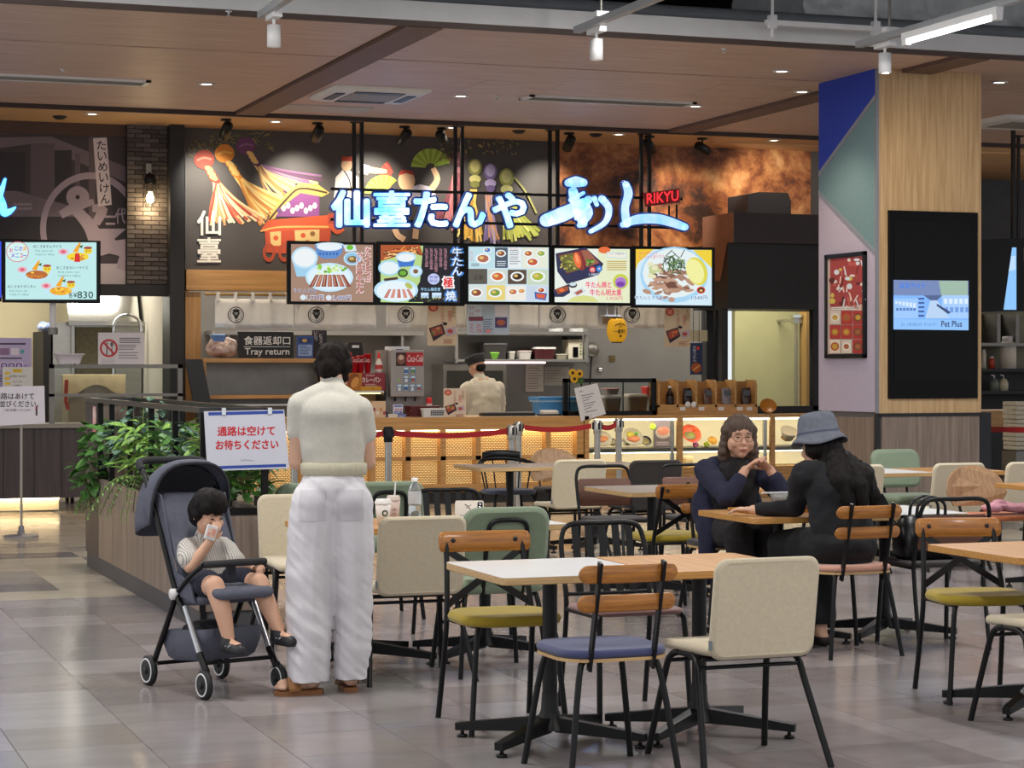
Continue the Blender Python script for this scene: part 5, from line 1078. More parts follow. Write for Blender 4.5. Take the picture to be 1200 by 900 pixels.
xq0, xq1 = wx(250, Yh), wx(500, Yh); zq = onY(400, 388, Yh).z
s2 = thing('long_wall_shelf', 'long stainless shelf behind the drink machine', 'shelf', ((xq0 + xq1) / 2, Yh, zq)); MB().bx(xq0, xq1, Yh + .1, YK - .01, zq - .05, zq).build('tier', STEEL, s2)
for x in (xq0 + .2, xq1 - .3): MB().bx(x, x + .03, Yh + .12, YK - .01, zq - .2, zq - .05).build('bracket', STEEL, s2)
for args in ((578, 402, 420, 30, '#3a3838', 'dark bundled bag on the steel shelf', '#2c2a2b'), (577, 413, 420, 12, '#6fae3a', 'bright green pack on the steel shelf', '#8acb4a'), (598, 412, 420, 7, '#c9c6bc', 'small white cup on the steel shelf', '#d8d6cc'), (613, 411, 420, 16, '#d6d2cc', 'white carton on the steel shelf', '#b8a8a2'), (636, 407, 420, 27, '#4a1f22', 'maroon box with white lid on the steel shelf', '#cfcac4'), (656, 415, 420, 14, '#a8a490', 'low beige tray on the steel shelf', '#bdb9a6')):
    tub(args[0], args[1], args[2], args[3], Yh + .2, zs1, args[4], args[5], args[6], name='shelf_container')
c = onY(673, 420, Yh + .15); t = thing('drink_dispenser', 'white boxy dispenser with a black window on the steel shelf', 'appliance', (c.x, Yh + .15, zs1)); MB().bx(c.x - .1, c.x + .1, Yh + .1, Yh + .35, zs1, zs1 + .26).build('body', mat('ivory_plastic', '#d6d0bc', .4, var=.03), t, bevel=.008); MB().bx(c.x - .04, c.x + .03, Yh + .09, Yh + .1, zs1 + .03, zs1 + .16).build('window', GB, t); MB().bx(c.x - .1, c.x + .1, Yh + .12, Yh + .34, zs1 + .26, zs1 + .31).build('lid', DARK, t)
for k in range(4): MB().bx(c.x + .06, c.x + .08, Yh + .095, Yh + .1, zs1 + .06 + k * .04, zs1 + .08 + k * .04).build('button', mat('button_green', '#5a7a4a', .5, var=.1), t)
mb = MB(); ST = [('plate_a', 620, 634), ('plate_b', 660, 674)]
for px, lab in ((652, 'pale plate stack on the upper tier, left'), (676, 'pale plate stack on the upper tier, right')):
    c = onY(px, 388, Yh + .2); m_ = MB()
    for k in range(4): m_.lathe([(.001, k * .012), (.06, k * .012), (.1, .014 + k * .012), (.098, .018 + k * .012), (.001, .006 + k * .012)], (c.x, Yh + .22, zs2), 20)
    tag(m_.build('plate_stack', CER), lab, 'plates')
# opening/oven under the shelf, dark
A, B = onY(520, 484, 25.6), onY(594, 427, 25.6)
ov = thing('warming_cabinet', 'black open warming cabinet behind the cook', 'appliance', ((A.x + B.x) / 2, 25.6, ZK)); MB().bx(A.x, B.x, 25.62, 26.1, ZK, B.z).build('body', STEELD, ov); MB().bx(A.x + .05, B.x - .05, 25.605, 25.62, ZK + .05, B.z - .08).build('opening', mat('oven_dark', '#17150f', .5, var=.3), ov); MB().bx(A.x + .05, B.x - .3, 25.59, 25.605, ZK + .28, ZK + .3).build('rack', CHROME, ov)
for px0, py0, px1, py1, lab in ((616, 427, 637, 459, 'white order sheet taped on the kitchen wall, left'), (638, 430, 667, 452, 'grey typed sheet taped on the kitchen wall, right')):
    card('wall_notice', lab, 'notice', px0, py0, px1, py1, YK - .012, '#cfc8bc' if px0 < 630 else '#a8a49c', lambda p, a=(px0, py0, px1, py1): (p.lines(a[0] + 2, a[1] + 4, a[2] - 2, int((a[3] - a[1]) / 3.2) - 1, 3, '#8a7a6a', .7)), t=.003)
c = onY(694, 410, YK - .1); t = thing('wall_fan', 'small grey wall fan with cable on the kitchen wall', 'fan', (c.x, YK - .1, c.z - .1)); MB().lathe([(.02, -.02), (.09, -.02), (.1, 0), (.09, .03), (.02, .04)], c, 20, axis=(0, -1, 0)).build('cage', STEELD, t); MB().tube([c, c + Vector((0, .05, -.25)), c + Vector((0, .09, -.6))], .012, 8).build('cable', DARK, t); MB().bx(c.x - .02, c.x + .02, YK - .06, YK, c.z - .03, c.z + .03).build('mount', DARK, t)
c = onY(717.5, 420, YK - .01); tag(MB().bx(c.x - .04, c.x + .04, YK - .02, YK, c.z - .04, c.z + .04).bx(c.x - .02, c.x + .02, YK - .026, YK - .02, c.z - .02, c.z + .02).build('wall_outlet', mat('brass_plate', '#6a5a34', .4, .5, var=.1)), 'small brown outlet plate on the steel wall', 'outlet')
c = onY(704, 433, YK - .05); tag(MB().lathe([(.001, 0), (.03, .005), (.035, .03), (.02, .05), (.001, .05)], (c.x, YK - .001, c.z), 14, axis=(0, -1, 0)).build('round_valve', CHROME), 'round chrome valve on the steel wall', 'valve')
# hanging pendant by the curtain
c = onY(698, 372, 23.6); t = thing('pendant_heater', 'small chrome and tan pendant lamp in front of the curtain', 'lamp', (c.x, 23.1, c.z)); MB().bx(c.x - .07, c.x + .07, 23.05, 23.2, c.z - .09, c.z + .0).build('shade', mat('tan_shade', '#8a6a4c', .5, var=.1), t); MB().bx(c.x - .1, c.x + .1, 23.06, 23.19, c.z + .0, c.z + .02).build('bracket', CHROME, t)
for s in (-.05, .05): MB().tube([(c.x + s, 23.12, c.z + .02), (c.x + s, 23.12, rodz + .1)], .008, 8).build('stem', CHROME, t)
MB().bx(c.x - .1, c.x + .1, 23.08, 23.7, rodz + .1, rodz + .12).build('arm', CHROME, t)
# right end of the kitchen: pale card, blue banner, pipes
card('blank_card', 'blank cream card on the post right of the beige poster', 'card', 809, 387, 829, 400, 23.2, '#d8cfae', None, hang=True)
card('blue_banner', 'narrow navy banner with a bread picture below the cream card', 'banner', 809, 402, 823, 439, 23.16, '#26345c', lambda p: (p.text('ぎゅうたん', 812, 405, 816, 424, '#d8dcec', vert=True), p.ell(818, 408, 2, 2, '#d8402e'), p.ell(816, 431, 6, 6, '#a8562a'), p.stroke([(812, 434), (820, 428)], 2, '#d89a5a')), hang=True)
# ================================================================== COUNTER CLUTTER
def on_counter(px, Y): return Vector((wx(px, Y), Y, ZT))
Ym = 22.75
A, B = onY(458, 489, Ym), onY(497, 410, Ym)
dm = thing('drink_machine', 'grey soft drink machine with a red header and button rows', 'drink machine', ((A.x + B.x) / 2, Ym, ZT))
GR = mat('machine_grey', '#8d8884', .4, .2, var=.06)
zc_ = onY(476, 465, Ym).z
MB().bx(A.x - .02, B.x + .02, Ym + .12, Ym + .55, ZT, B.z).build('body', GR, dm); MB().bx(A.x, B.x, Ym, Ym + .12, zc_, B.z).build('front_panel', mat('machine_front', '#9d9894', .35, .2, var=.05), dm, bevel=.01); MB().bx(A.x - .02, B.x, Ym - .02, Ym + .12, ZT, ZT + .04).build('drip_tray', STEELD, dm)
p = Print(planeY(Ym - .001), NYM, step=.0001); p.rect(464, 413, 496, 429, '#b8222c'); p.rect(464, 413, 476, 429, '#3a1c1e'); p.ell(470, 421, 5, 6, '#8a5a4a'); p.ell(470, 419, 3, 3, '#d8c0b0'); p.text('Coca-Cola', 477.5, 416, 495.5, 424, '#f0e6e4', .01, shear=.3)
for r_ in range(3):
    for k in range(2 if r_ < 2 else 4):
        x = (473 + k * 8) if r_ < 2 else (465 + k * 7.6); y = 430 + r_ * 10; p.rect(x, y, x + 6, y + 8.6, '#5a86b0'); p.rect(x + .6, y + .6, x + 5.4, y + 3, '#cfe2ee'); p.ell(x + 3, y + 5.6, 1.8, 2, random.choice(['#b0524a', '#e6e8e0', '#6a9a4a', '#4a6ab0'])); p.rect(x + 1, y + 7.2, x + 5, y + 8, '#e0c65a' if k % 2 else '#dfe8f0')
p.ell(467, 445.5, 1.4, 1.4, '#8ac84a'); p.build('panel_print', dm)
for px in (465, 477, 488): c = onY(px, 470, Ym); MB().tube([(c.x, Ym + .06, zc_), (c.x, Ym + .06, zc_ - .05)], .012, 8).build('nozzle', BLACK, dm)
card('paper_pack', 'white paper napkin pack on top of the drink machine', 'pack', 455, 406, 480, 413, Ym + .2, '#dcdce0', lambda p: (p.rect(464, 409, 472, 411, '#3a4a9a'),), t=.14, base=B.z)
# cups on a small riser, bottle, signs
A, B = onY(410, 489, Ym), onY(452, 437, Ym)
rs_ = thing('pastry_warmer', 'glass pastry warmer with red and yellow curry bread sign', 'display case', ((A.x + B.x) / 2, Ym, ZT)); zz = onY(430, 458, Ym).z
for a in ((A.x, A.x + .02), (B.x - .02, B.x)): MB().bx(a[0], a[1], Ym, Ym + .35, ZT, zz).build('side', BLACK, rs_)
MB().bx(A.x, B.x, Ym + .33, Ym + .35, ZT, zz).build('back', mat('warmer_back', '#d8c2a2', .6, var=.1), rs_); MB().bx(A.x, B.x, Ym, Ym + .35, ZT, ZT + .025).build('base', STEELD, rs_); MB().bx(A.x, B.x, Ym, Ym + .35, zz - .02, zz).build('top', STEEL, rs_); MB().bx(A.x + .02, B.x - .02, Ym + .04, Ym + .3, ZT + .12, ZT + .13).build('shelf', CHROME, rs_); MB().bx(A.x + .03, B.x - .03, Ym + .1, Ym + .14, zz - .035, zz - .022).build('lamp', mat('warmer_lamp', '#ffcf8a', .5, emit=3), rs_)
MB().bx(A.x + .02, B.x - .02, Ym + .004, Ym + .008, ZT + .03, zz - .02).build('glass_pane', GLASS, rs_)
MB().bx(A.x - .05, B.x, Ym + .02, Ym + .5, zz, B.z).build('sign_box', mat('sign_box', '#8a2030', .5, var=.05), rs_)
p = Print(planeY(Ym + .018), NYM, step=.0001); p.rect(406, 437, 424, 458, '#b8762a'); p.ell(414, 446, 7, 9, '#8a4a1c', a=.5); p.ell(416, 448, 4, 7, '#d89a4a', a=.5); p.text('お肉の', 429, 438.5, 439, 441, '#f0d8c8'); p.text('カレーパン', 424.5, 442, 446, 448, '#f6ece0', .03); p.lines(428, 450, 445, 2, 1.8, '#e0b8a8', .7); p.rect(423, 453, 447, 458, '#d8a020'); p.text('アツアツ揚げたて', 425, 454, 446, 457, '#8a3a1a'); p.build('sign_print', rs_)
for k in range(6): q = Vector((A.x + .06 + k * .055, Ym + .16, ZT + .025 if k % 2 else ZT + .13)); MB().ell(q + Vector((0, 0, .02)), .026, .04, .02, 10, 8).build('bread', mat('fried_bread', '#b0742e', .6, var=.25, scale=30), rs_)
z0 = B.z
for px, h, what in ((415, .17, 'left'), (422, .18, 'middle'), (430, .2, 'right')):
    c = onY(px, 432, Ym + .15); m_ = MB(); m_.lathe([(.001, 0), (.03, 0), (.042, h), (.045, h), (.045, h + .012), (.04, h + .012), (.001, h - .01)], (c.x, Ym + .12, z0), 18)
    t = thing('red_cup_stack', 'red paper cup stack on the pastry warmer, ' + what + ' one', 'cups', (c.x, Ym + .12, z0), None, 'red paper cups'); m_.build('cups', mat('cup_red', '#b81e28', .45, var=.06), t)
    p = Print(lambda x, y, c=c: Vector((onY(x, y, Ym + .08).x, Ym + .12 - .041, onY(x, y, Ym + .08).z)), NYM, step=.0001); p.text('Coca', px - 3.5, 419, px + 3.2, 424.5, '#f0d8d8', shear=.3); p.build('logo', t)
c = onY(444, 434, Ym + .1); t = thing('sauce_squeeze_bottle', 'clear squeeze bottle with a red tip beside the cups', 'bottle', (c.x, Ym + .1, z0)); MB().lathe([(.001, 0), (.04, 0), (.042, .03), (.04, .11), (.02, .15), (.016, .16)], (c.x, Ym + .1, z0), 16).build('body', mat('pale_plastic', '#d8d2cc', .3, var=.05), t); MB().lathe([(.018, .16), (.014, .2), (.004, .24), (.001, .24)], (c.x, Ym + .1, z0), 12).build('tip', mat('red_tip', '#d8281e', .4, var=.05), t); MB().lathe([(.0425, .04), (.0415, .09)], (c.x, Ym + .1, z0), 16, caps=False).build('label_band', mat('red_band', '#c23a34', .5, var=.2, scale=40), t)
c = onY(415, 412, Ym + .4); t = thing('black_carrier', 'black boxy carrier with a white label above the red cups', 'carrier', (c.x, Ym + .4, z0)); MB().loft([[Vector((c.x + u, Ym + .4 + v, z0 + zz)) for u, v in rrect(w_, .12, .03)] for zz, w_ in ((0, .2), (.3, .2), (.34, .16))]).build('body', DARK, t); MB().bx(c.x - .04, c.x + .04, Ym + .335, Ym + .34, z0 + .28, z0 + .31).build('label_patch', WHITE, t); MB().ell((c.x - .07, Ym + .34, z0 + .2), .03, .006, .04, 12, 8).build('badge', mat('badge_red', '#a82030', .5, var=.05), t)
Yb = YC + .12
card('leaflet_stand', 'small white leaflet with red and blue print on the counter', 'leaflet', 461, 474, 472, 488, Yb + .05, '#d8d8e4', lambda p: (p.rect(462, 475, 471, 477, '#6a7ab8'), [p.ell(464 + k * 3, 480, 1, 1, '#c24a5a') for k in range(3)], p.rect(462, 482, 471, 487, '#5a62a8'), p.lines(463, 483, 470, 2, 1.8, '#d8dcf0', .7)), t=.02, base=ZT)
card('card_box', 'low blue and white box on the counter edge', 'box', 455, 485, 476, 491, Yb - .02, '#6a74a8', lambda p: (p.rect(455, 485, 466, 491, '#d8cfc2'), p.text('PAY', 468, 487, 474, 489.5, '#d8dcf0')), t=.1, base=ZT)
card('price_holder', 'pair of small lit price holders by the standing woman', 'price holder', 436, 470, 452, 490, Yb, '#d8b896', lambda p: ([p.rect(437 + k * 4, 478 + (k % 2) * 4, 440 + k * 4, 482 + (k % 2) * 4, ['#a84a5a', '#e8dcd0', '#c98a5a'][k % 3]) for k in range(4)],), t=.03, base=ZT)
c = on_counter(500, Yb + .1)
for k in range(7): tag(MB().loft([[c + Vector((u, v + .16, k * .017 + zz)) for u, v in rrect(.36 * s_, .27 * s_, .03)] for zz, s_ in ((0, .93), (.014, 1.0), (.016, .98))]).build('serving_tray', mat('maroon_tray', '#5f1a20', .4, var=.08)), 'maroon serving tray, %s of the stack on the counter' % ['lowest', 'second from the bottom', 'third from the bottom', 'middle', 'third from the top', 'second from the top', 'topmost'][k], 'tray', 'stack of maroon trays')
c = on_counter(509, Yb - .02); t = thing('slotted_basket', 'white slotted plastic basket in front of the maroon trays', 'basket', c)
MB().loft([[c + Vector((u, v + .05, zz)) for u, v in rrect(.27 * s_, .1 * s_, .02)] for zz, s_ in ((0, .9), (.085, 1.0), (.09, 1.03), (.098, 1.03))]).build('body', WHITE, t)
for r_ in range(3):
    for k in range(7): MB().bx(c.x - .04 + k * .022, c.x - .026 + k * .022, Yb - .024, Yb - .012, ZT + .02 + r_ * .02, ZT + .034 + r_ * .02).build('slot', DARK, t)
t = card('poster_stand', 'tall beige meal poster standing on the counter by the cook', 'poster', 520, 455, 546, 491, Yb, '#d8c6b2', lambda p: meal_poster(p, 520, 456, 545, 490), t=.01, base=ZT)
c = onY(505, 470, Yb + .35); t = thing('red_can', 'small red drink can behind the maroon trays', 'can', (c.x, Yb + .42, ZT)); MB().lathe([(.001, 0), (.028, 0), (.033, .01), (.033, .2), (.026, .21), (.001, .21)], (c.x, Yb + .42, ZT), 16).build('body', mat('can_red', '#c8202a', .35, .2, var=.05), t); MB().lathe([(.0335, .08), (.0335, .14)], (c.x, Yb + .42, ZT), 16, caps=False).build('label_band', WHITE, t)
c = on_counter(598, Yb + .12); t = thing('keyboard_tray', 'long dark till keyboard lying on the counter', 'till', c); MB().loft([[c + Vector((u, v + .1, zz)) for u, v in rrect(.62, .18, .02)] for zz in (0, .035)]).build('body', DARK, t)
for k in range(12): MB().bx(c.x - .28 + k * .047, c.x - .245 + k * .047, c.y + .04, c.y + .16, ZT + .035, ZT + .042).build('key', mat('key_grey', '#8a8a80', .5, var=.1), t)
c = on_counter(646, Yb + .1); t = thing('card_reader', 'small white card reader at the end of the counter', 'card reader', c); MB().loft([[c + Vector((u, v + .06, zz + v * .2)) for u, v in rrect(.2, .1, .02)] for zz in (.02, .055)]).build('body', mat('reader_white', '#c9c6be', .4, var=.05), t); MB().bx(c.x - .12, c.x + .12, c.y, c.y + .14, ZT, ZT + .02).build('base', DARK, t)
# ================================================================== BLACK HOOD AND SERVING WINDOW ON THE RIGHT
HB = mat('hood_black', '#332a27', .45, .35, var=.1)
hx0 = wx(860, 22.6); hx1 = wx(966, 22.6) + .6
hd = thing('extraction_hood', 'big black boxed extraction hood over the serving window', 'hood', ((hx0 + hx1) / 2, 22.6, wz(900, 362, 22.7)))
MB().bx(hx0, hx1, 22.6, 23.45, wz(900, 285, 22.6), wz(900, 250, 22.6)).build('upper_box', HB, hd); MB().bx(wx(853, 22.72), hx1, 22.72, YW, wz(900, 362, 22.72), wz(900, 285, 22.6)).build('lower_box', mat('hood_dark', '#231f1f', .5, .2, var=.1), hd)
mb = MB(); za, zb_ = wz(900, 250, 22.6), wz(895, 226, 22.9); xq, xw = wx(889, 22.8), wx(927, 22.8); mb.prism([(xq - .14, za), (xw, za), (xw, zb_ - .1), (xw - .04, zb_), (xq + .0, zb_), (xq - .14, zb_ - .03)], lambda u, v, t_: Vector((u, 22.8 + t_, v)), 0, .55); mb.build('duct_box', mat('hood_gloss', '#2a2626', .3, .4, var=.1), hd)
mb = MB(); mb.prism([(22.72, wz(900, 285, 22.6)), (23.4, wz(900, 285, 22.6)), (23.4, wz(830, 330, 23.2)), (22.9, wz(830, 330, 23.2))], lambda u, v, t_: Vector((wx(853, 22.72) - t_, u, v)), 0, .012); mb.build('warm_lit_cheek', mat('warm_lit_tone', '#7d5a48', .4, .4, var=.15), hd)  # copper tone painted for the warm light on the hood's left side
MB().bx(hx0 - .008, hx0 - .001, 22.6, 23.45, wz(900, 285, 22.6), wz(900, 250, 22.6)).build('warm_lit_cheek', MATS['warm_lit_tone'], hd)
xw0, xw1 = wx(853, 22.8), wx(953, 22.8); zw0, zw1 = wz(900, 476, 22.8), wz(900, 362, 22.8)
wn = thing('serving_window', 'black framed serving window under the hood', 'window', ((xw0 + xw1) / 2, 22.8, zw0)); 
for a in ((wx(846, 22.8), xw0, zw0 - .05, zw1), (xw1, xw1 + .08, zw0 - .05, zw1), (wx(838, 22.8), xw1 + .08, zw0 - .12, zw0)): MB().bx(a[0], a[1], 22.8, 22.9, a[2], a[3]).build('frame', DARK, wn)
MB().bx(xw0, xw1, 22.84, 22.846, zw0, zw1).build('glass_pane', GLASS, wn)
struct(MB().bx(wx(772, 22.95), wx(953, 22.95) + .4, 22.95, 23.05, 0, zw0 - .05).build('wall_low', DARK), 'low dark wall under the serving window')
struct(MB().bx(wx(826, YW), wx(834, YW), YW - .05, YW + .1, ZT, wz(830, 345, YW)).bx(wx(838, YW), wx(848, YW), YW - .05, YW + .1, ZT, wz(830, 345, YW)).build('trim_5', DARK), 'black door posts at the right end of the kitchen')
x_ = wx(941, 25.5); struct(MB().bx(x_, x_ + .5, 25.4, 25.6, 0, 2.95).build('trim_6', wood('corridor_wood', '#a8824c', '#8a6a3a', .5, 'z', 3)), 'wood jamb seen through the serving window')
c = onY(933, 372, 25.6); t = thing('door_closer', 'chrome sliding door closer seen through the serving window', 'door closer', (c.x, 25.6, c.z)); MB().bx(c.x - .08, c.x + .16, 25.5, 25.6, c.z - .08, c.z).build('body', STEEL, t); MB().bx(c.x - .1, c.x + .2, 25.48, 25.6, c.z, c.z + .03).build('rail', CHROME, t); MB().bx(c.x - .03, c.x - .0, 25.55, 25.6, .0, c.z - .08).build('post', STEEL, t)
MB().bx(c.x - .03, c.x, 25.55, 26.1, c.z - .06, c.z - .02).build('bracket', STEEL, t)
# ================================================================== WESTERN COUNTER AND KITCHEN
zw = onY(50, 497, YC + .1).z
lc = thing('dark_counter', 'dark brown panelled counter with a lit base on the left', 'counter', (wx(20, YC), YC, 0)); xl1 = wx(104, YC + .1)
MB().bx(XL + 1, wx(216, YC + .1) - .1, YC + .05, YC + .75, zw - .04, zw).build('worktop', mat('grey_worktop', '#8a847c', .35, var=.06), lc); MB().bx(XL + 1, wx(216, YC + .1) - .1, YC + .1, YC + .14, .15, zw - .04).build('front_panel', DKBR, lc)
for px in (-40, 4, 40, 72, 104, 140, 176): MB().bx(wx(px, YC + .1) - .004, wx(px, YC + .1) + .004, YC + .094, YC + .1, .15, zw - .05).build('seam', DARK, lc)
MB().bx(XL + 1, wx(72, YC) , YC + .2, YC + .22, .02, .15).build('kick_panel', mat('kick_cream', '#d8c9a8', .5, var=.05), lc); MB().bx(XL + 1, wx(72, YC), YC + .15, YC + .18, .135, .148).build('led_strip', mat('kick_led', '#ffe0b0', .5, emit=14), lc)
gx0, gx1 = wx(58, YC + .2), wx(214, YC + .2); zt = onY(130, 427, YC + .2).z
gf = thing('glass_screen', 'steel framed glass screen on the western counter', 'glass guard', ((gx0 + gx1) / 2, YC + .2, zw))
for a in ((gx0, gx0 + .05, zw, zt), (gx1 - .05, gx1, zw, zt), (gx0, gx1, zt - .04, zt), (gx0, gx1, zw + .28, zw + .31)): MB().bx(a[0], a[1], YC + .2, YC + .24, a[2], a[3]).build('frame_bar', STEELD, gf)
MB().bx(gx0 + .05, gx1 - .05, YC + .215, YC + .221, zw, zt - .04).build('glass_pane', GLASS, gf)
c = onY(81, 428, YC + .2); t = thing('plastic_basket', 'white plastic basket standing on the steel screen rail', 'basket', (c.x, YC + .22, zt)); MB().loft([[Vector((c.x + u, YC + .22 + v, zt + zz)) for u, v in rrect(.28 * s_, .2 * s_, .03)] for zz, s_ in ((.012, .78), (.1, 1), (.1, 1.1), (.112, 1.1))]).build('body', mat('basket_white', '#d8d4e0', .4, var=.03), t)
for s in (-.08, .08): MB().bx(c.x + s - .02, c.x + s + .02, YC + .16, YC + .28, zt, zt + .012).build('foot', WHITE, t)
def nofood(p):
    p.ring(127.5, 408, 8.2, 10.6, '#b8303a', 28); p.rect(124.5, 401, 126, 416, '#5a5a60'); p.ell(131, 403.5, 2, 2.6, '#5a5a60'); p.rect(130.5, 404, 131.7, 416, '#5a5a60'); p.stroke([(121, 401), (134, 415)], 2.2, '#b8303a'); p.lines(140, 396, 166, 3, 2.4, '#4a4a50', 1, .1); p.lines(139, 404, 163, 3, 2.4, '#6a6a70', .9, .3); p.lines(139, 413, 164, 3, 3, '#7a7a80', .9, .3); p.rect(119, 421, 134, 426, '#c2c0c4')
card('no_food_sign', 'white notice with a red crossed out cutlery ring', 'sign', 115, 390, 169, 427, YC + .17, '#d2ccd0', nofood, t=.01, base=None)
bpy.data.objects['no_food_sign'].location.z += 0
# kitchen gear on the left
A, B = onY(75, 378, 25.8), onY(185, 350, 25.8); t = thing('steel_hood', 'polished steel cooker hood in the western kitchen', 'hood', ((A.x + B.x) / 2, 25.8, A.z)); xm2 = wx(157, 25.8)
mb = MB(); mb.prism([(25.4, A.z), (YK - .01, A.z), (YK - .01, 2.94), (25.9, 2.94)], lambda u, v, t_: Vector((t_, u, v)), A.x, xm2); mb.build('canopy', CHROME, t); MB().bx(A.x, B.x, 25.38, 25.42, A.z - .04, A.z + .01).build('rim', STEEL, t)
A, B = onY(62, 470, 25.5), onY(184, 379, 25.5); B.x = min(B.x, xb1); t = thing('steel_oven', 'steel kitchen unit with mesh door behind the no food notice', 'appliance', ((A.x + B.x) / 2, 25.5, 0)); MB().bx(A.x, B.x, 25.5, YK - .01, 0, B.z).build('body', STEEL, t); MB().bx(wx(88, 25.5), wx(135, 25.5), 25.47, 25.5, .9, B.z - .05).build('mesh_door', mat('mesh_steel', '#6f6852', .5, .5, var=.3, scale=40), t); MB().bx(wx(83, 25.5), wx(86, 25.5), 25.44, 25.5, .9, B.z).build('handle_post', STEEL, t); MB().bx(wx(50, 25.5), wx(59, 25.5), 25.45, YK - .01, 0, B.z - .1).build('dark_side', DARK, t)
c = onY(55, 388, 25.45); mb = MB()
for k in range(6): mb.ell((c.x + random.uniform(-.06, .06), 25.6 + random.uniform(-.05, .05), B.z - .08 + random.uniform(0, .05)), .06, .06, .05)
blob(mb, 'crumpled_bag', mat('white_blue_bag', '#d0d4de', .4, var=.5, col2='#3f6ab8', scale=9), .014, 2); tag(bpy.data.objects['crumpled_bag'], 'crumpled white and blue bag on the dark cabinet', 'bag')
# coiled hose faucet
pa = catmull([onY(133, 389, 25.2), onY(134, 380, 25.2), onY(139, 372, 25.2), onY(150, 369, 25.2), onY(161, 373, 25.2), onY(165, 382, 25.2), onY(166, 389, 25.2)], 12); t = thing('spring_faucet', 'chrome spring coil faucet arching behind the no food notice', 'faucet', (pa[0].x, 25.2, zw))
MB().tube(pa, .022, 8, radii=[.024 if k % 2 else .017 for k in range(len(pa))]).build('coil', CHROME, t); MB().tube([pa[0], (pa[0].x, 25.2, .9)], .016, 8).build('riser', CHROME, t); MB().tube([pa[-1], pa[-1] + Vector((0, 0, -.12))], .03, 10).build('spray_head', STEEL, t)
MB().bx(pa[0].x - .1, min(pa[0].x + .6, xb1), 25.0, 25.45, 0, .9).build('sink_cabinet', STEEL, t)
# covered trolley
A, B = onY(80, 497, 23.6), onY(147, 440, 23.6); t = thing('covered_trolley', 'beige steel trolley draped with a cream cloth', 'trolley', ((A.x + B.x) / 2, 23.6, 0)); MB().bx(A.x, B.x, 23.6, 24.1, .1, B.z).build('body', mat('trolley_beige', '#9a9284', .5, .2, var=.06), t)
for x in (A.x + .05, B.x - .05):
    for y in (23.66, 24.04): MB().lathe([(.001, -.015), (.05, -.015), (.05, .015), (.001, .015)], (x, y, .05), 14, axis=(1, 0, 0)).build('castor', DARK, t)
V = []; Fs = []; nx = 30
rows_ = [(24.1, B.z + .012), (23.6, B.z + .012), (23.585, B.z), (23.58, B.z - .08), (23.575, B.z - .16)]
for j, (yy, zz2) in enumerate(rows_):
    for i in range(nx + 1): f = i / nx; V.append((A.x - .06 + (B.x - A.x + .06) * f, yy - .01 * sin(f * 30) * (j > 2), zz2 - (.06 * sin(f * 7 + 1) + .12 * max(0, .2 - f)) * max(0, j - 2) / 2))
for j in range(len(rows_) - 1):
    for i in range(nx): q = j * (nx + 1) + i; Fs.append((q, q + 1, q + nx + 2, q + nx + 1))
mb = MB(); mb.add(V, Fs, True); mb.build('drape', mat('cream_cloth', '#d8cba8', .85, var=.06), t)
MB().tube([onY(78, 445, 23.55), onY(77, 470, 23.55), onY(80, 480, 23.55)], .02, 8).build('red_strap', mat('red_strap', '#a8382a', .5, var=.05), t)
# price poster board and arrow sign at the left edge
def p3000(p):
    p.rect(-18, 402, 30, 404, '#3a3048'); p.rect(0, 408, 11, 416, '#8a6a8a'); p.rect(13, 408, 22, 416, '#d8d0d8'); p.ell(26, 412, 2.4, 2.4, '#4a9aa0'); p.lines(0, 419, 26, 1, 2, '#3a3048', 1.6, .1); p.text('3,000', -12, 424, 27, 435, '#f0e8f0', .08); p.text('3,000', -11.5, 424.5, 26.5, 434.5, '#6a2a8a', .01); p.text('円', 27.5, 428, 32, 434, '#6a2a8a'); p.lines(-4, 440, 28, 3, 3, '#5a4a6a', 1)
card('price_board', 'lilac price board reading 3,000 at the left edge', 'sign', -24, 396, 37, 455, YC + .3, '#b8aacb', p3000, t=.03, base=zw, frame=1)
card('arrow_sign', 'white direction sign with three yellow arrows', 'sign', 3, 430, 38, 458, YC + .2, '#d2d0cc', lambda p: ([p.poly([(5, 437.5 + k * 6), (8, 435 + k * 6), (8, 436.3 + k * 6), (12, 436.3 + k * 6), (12, 438.7 + k * 6), (8, 438.7 + k * 6), (8, 440 + k * 6)], '#e0b820') for k in range(3)], p.rect(15, 432.5, 26, 436.5, '#e0c030'), p.text('注文口', 16, 433, 25, 436, '#5a4a10'), p.text('order port', 11, 439, 30, 443, '#4a4a48'), p.text('오더 포트', 15, 446, 26, 448.5, '#5a5a58'), p.text('点餐口', 16, 450.5, 25, 453, '#5a5a58')), t=.012, base=zw)
# pole sign in the aisle
b0 = onZ(25, 629, 0); Ypole = b0.y; t = thing('pole_sign', 'white queue notice on a grey pole with round base', 'sign', (b0.x, b0.y, 0))
MB().lathe([(.001, 0), (.15, 0), (.15, .008), (.14, .014), (.03, .02), (.025, .09), (.014, .1)], (b0.x, b0.y, 0), 28).build('base', mat('base_grey', '#8f8f94', .35, .5, var=.05), t); zt = onY(25, 492, Ypole).z; MB().tube([(b0.x, b0.y, .1), (b0.x, b0.y, zt + .05)], .012, 10).build('pole', mat('pole_grey', '#9a968e', .4, .4, var=.05), t)
mb = MB(); V = [onY(x, y, Ypole - .02) for x, y in ((-18, 454), (52, 452), (53, 496), (-18, 500))]; extrude(mb, [V[0], V[3], V[2], V[1]], [(0, 1, 2, 3)], (0, .006, 0)); mb.build('sheet', mat('notice_white', '#d2cdd4', .5, var=.02), t)
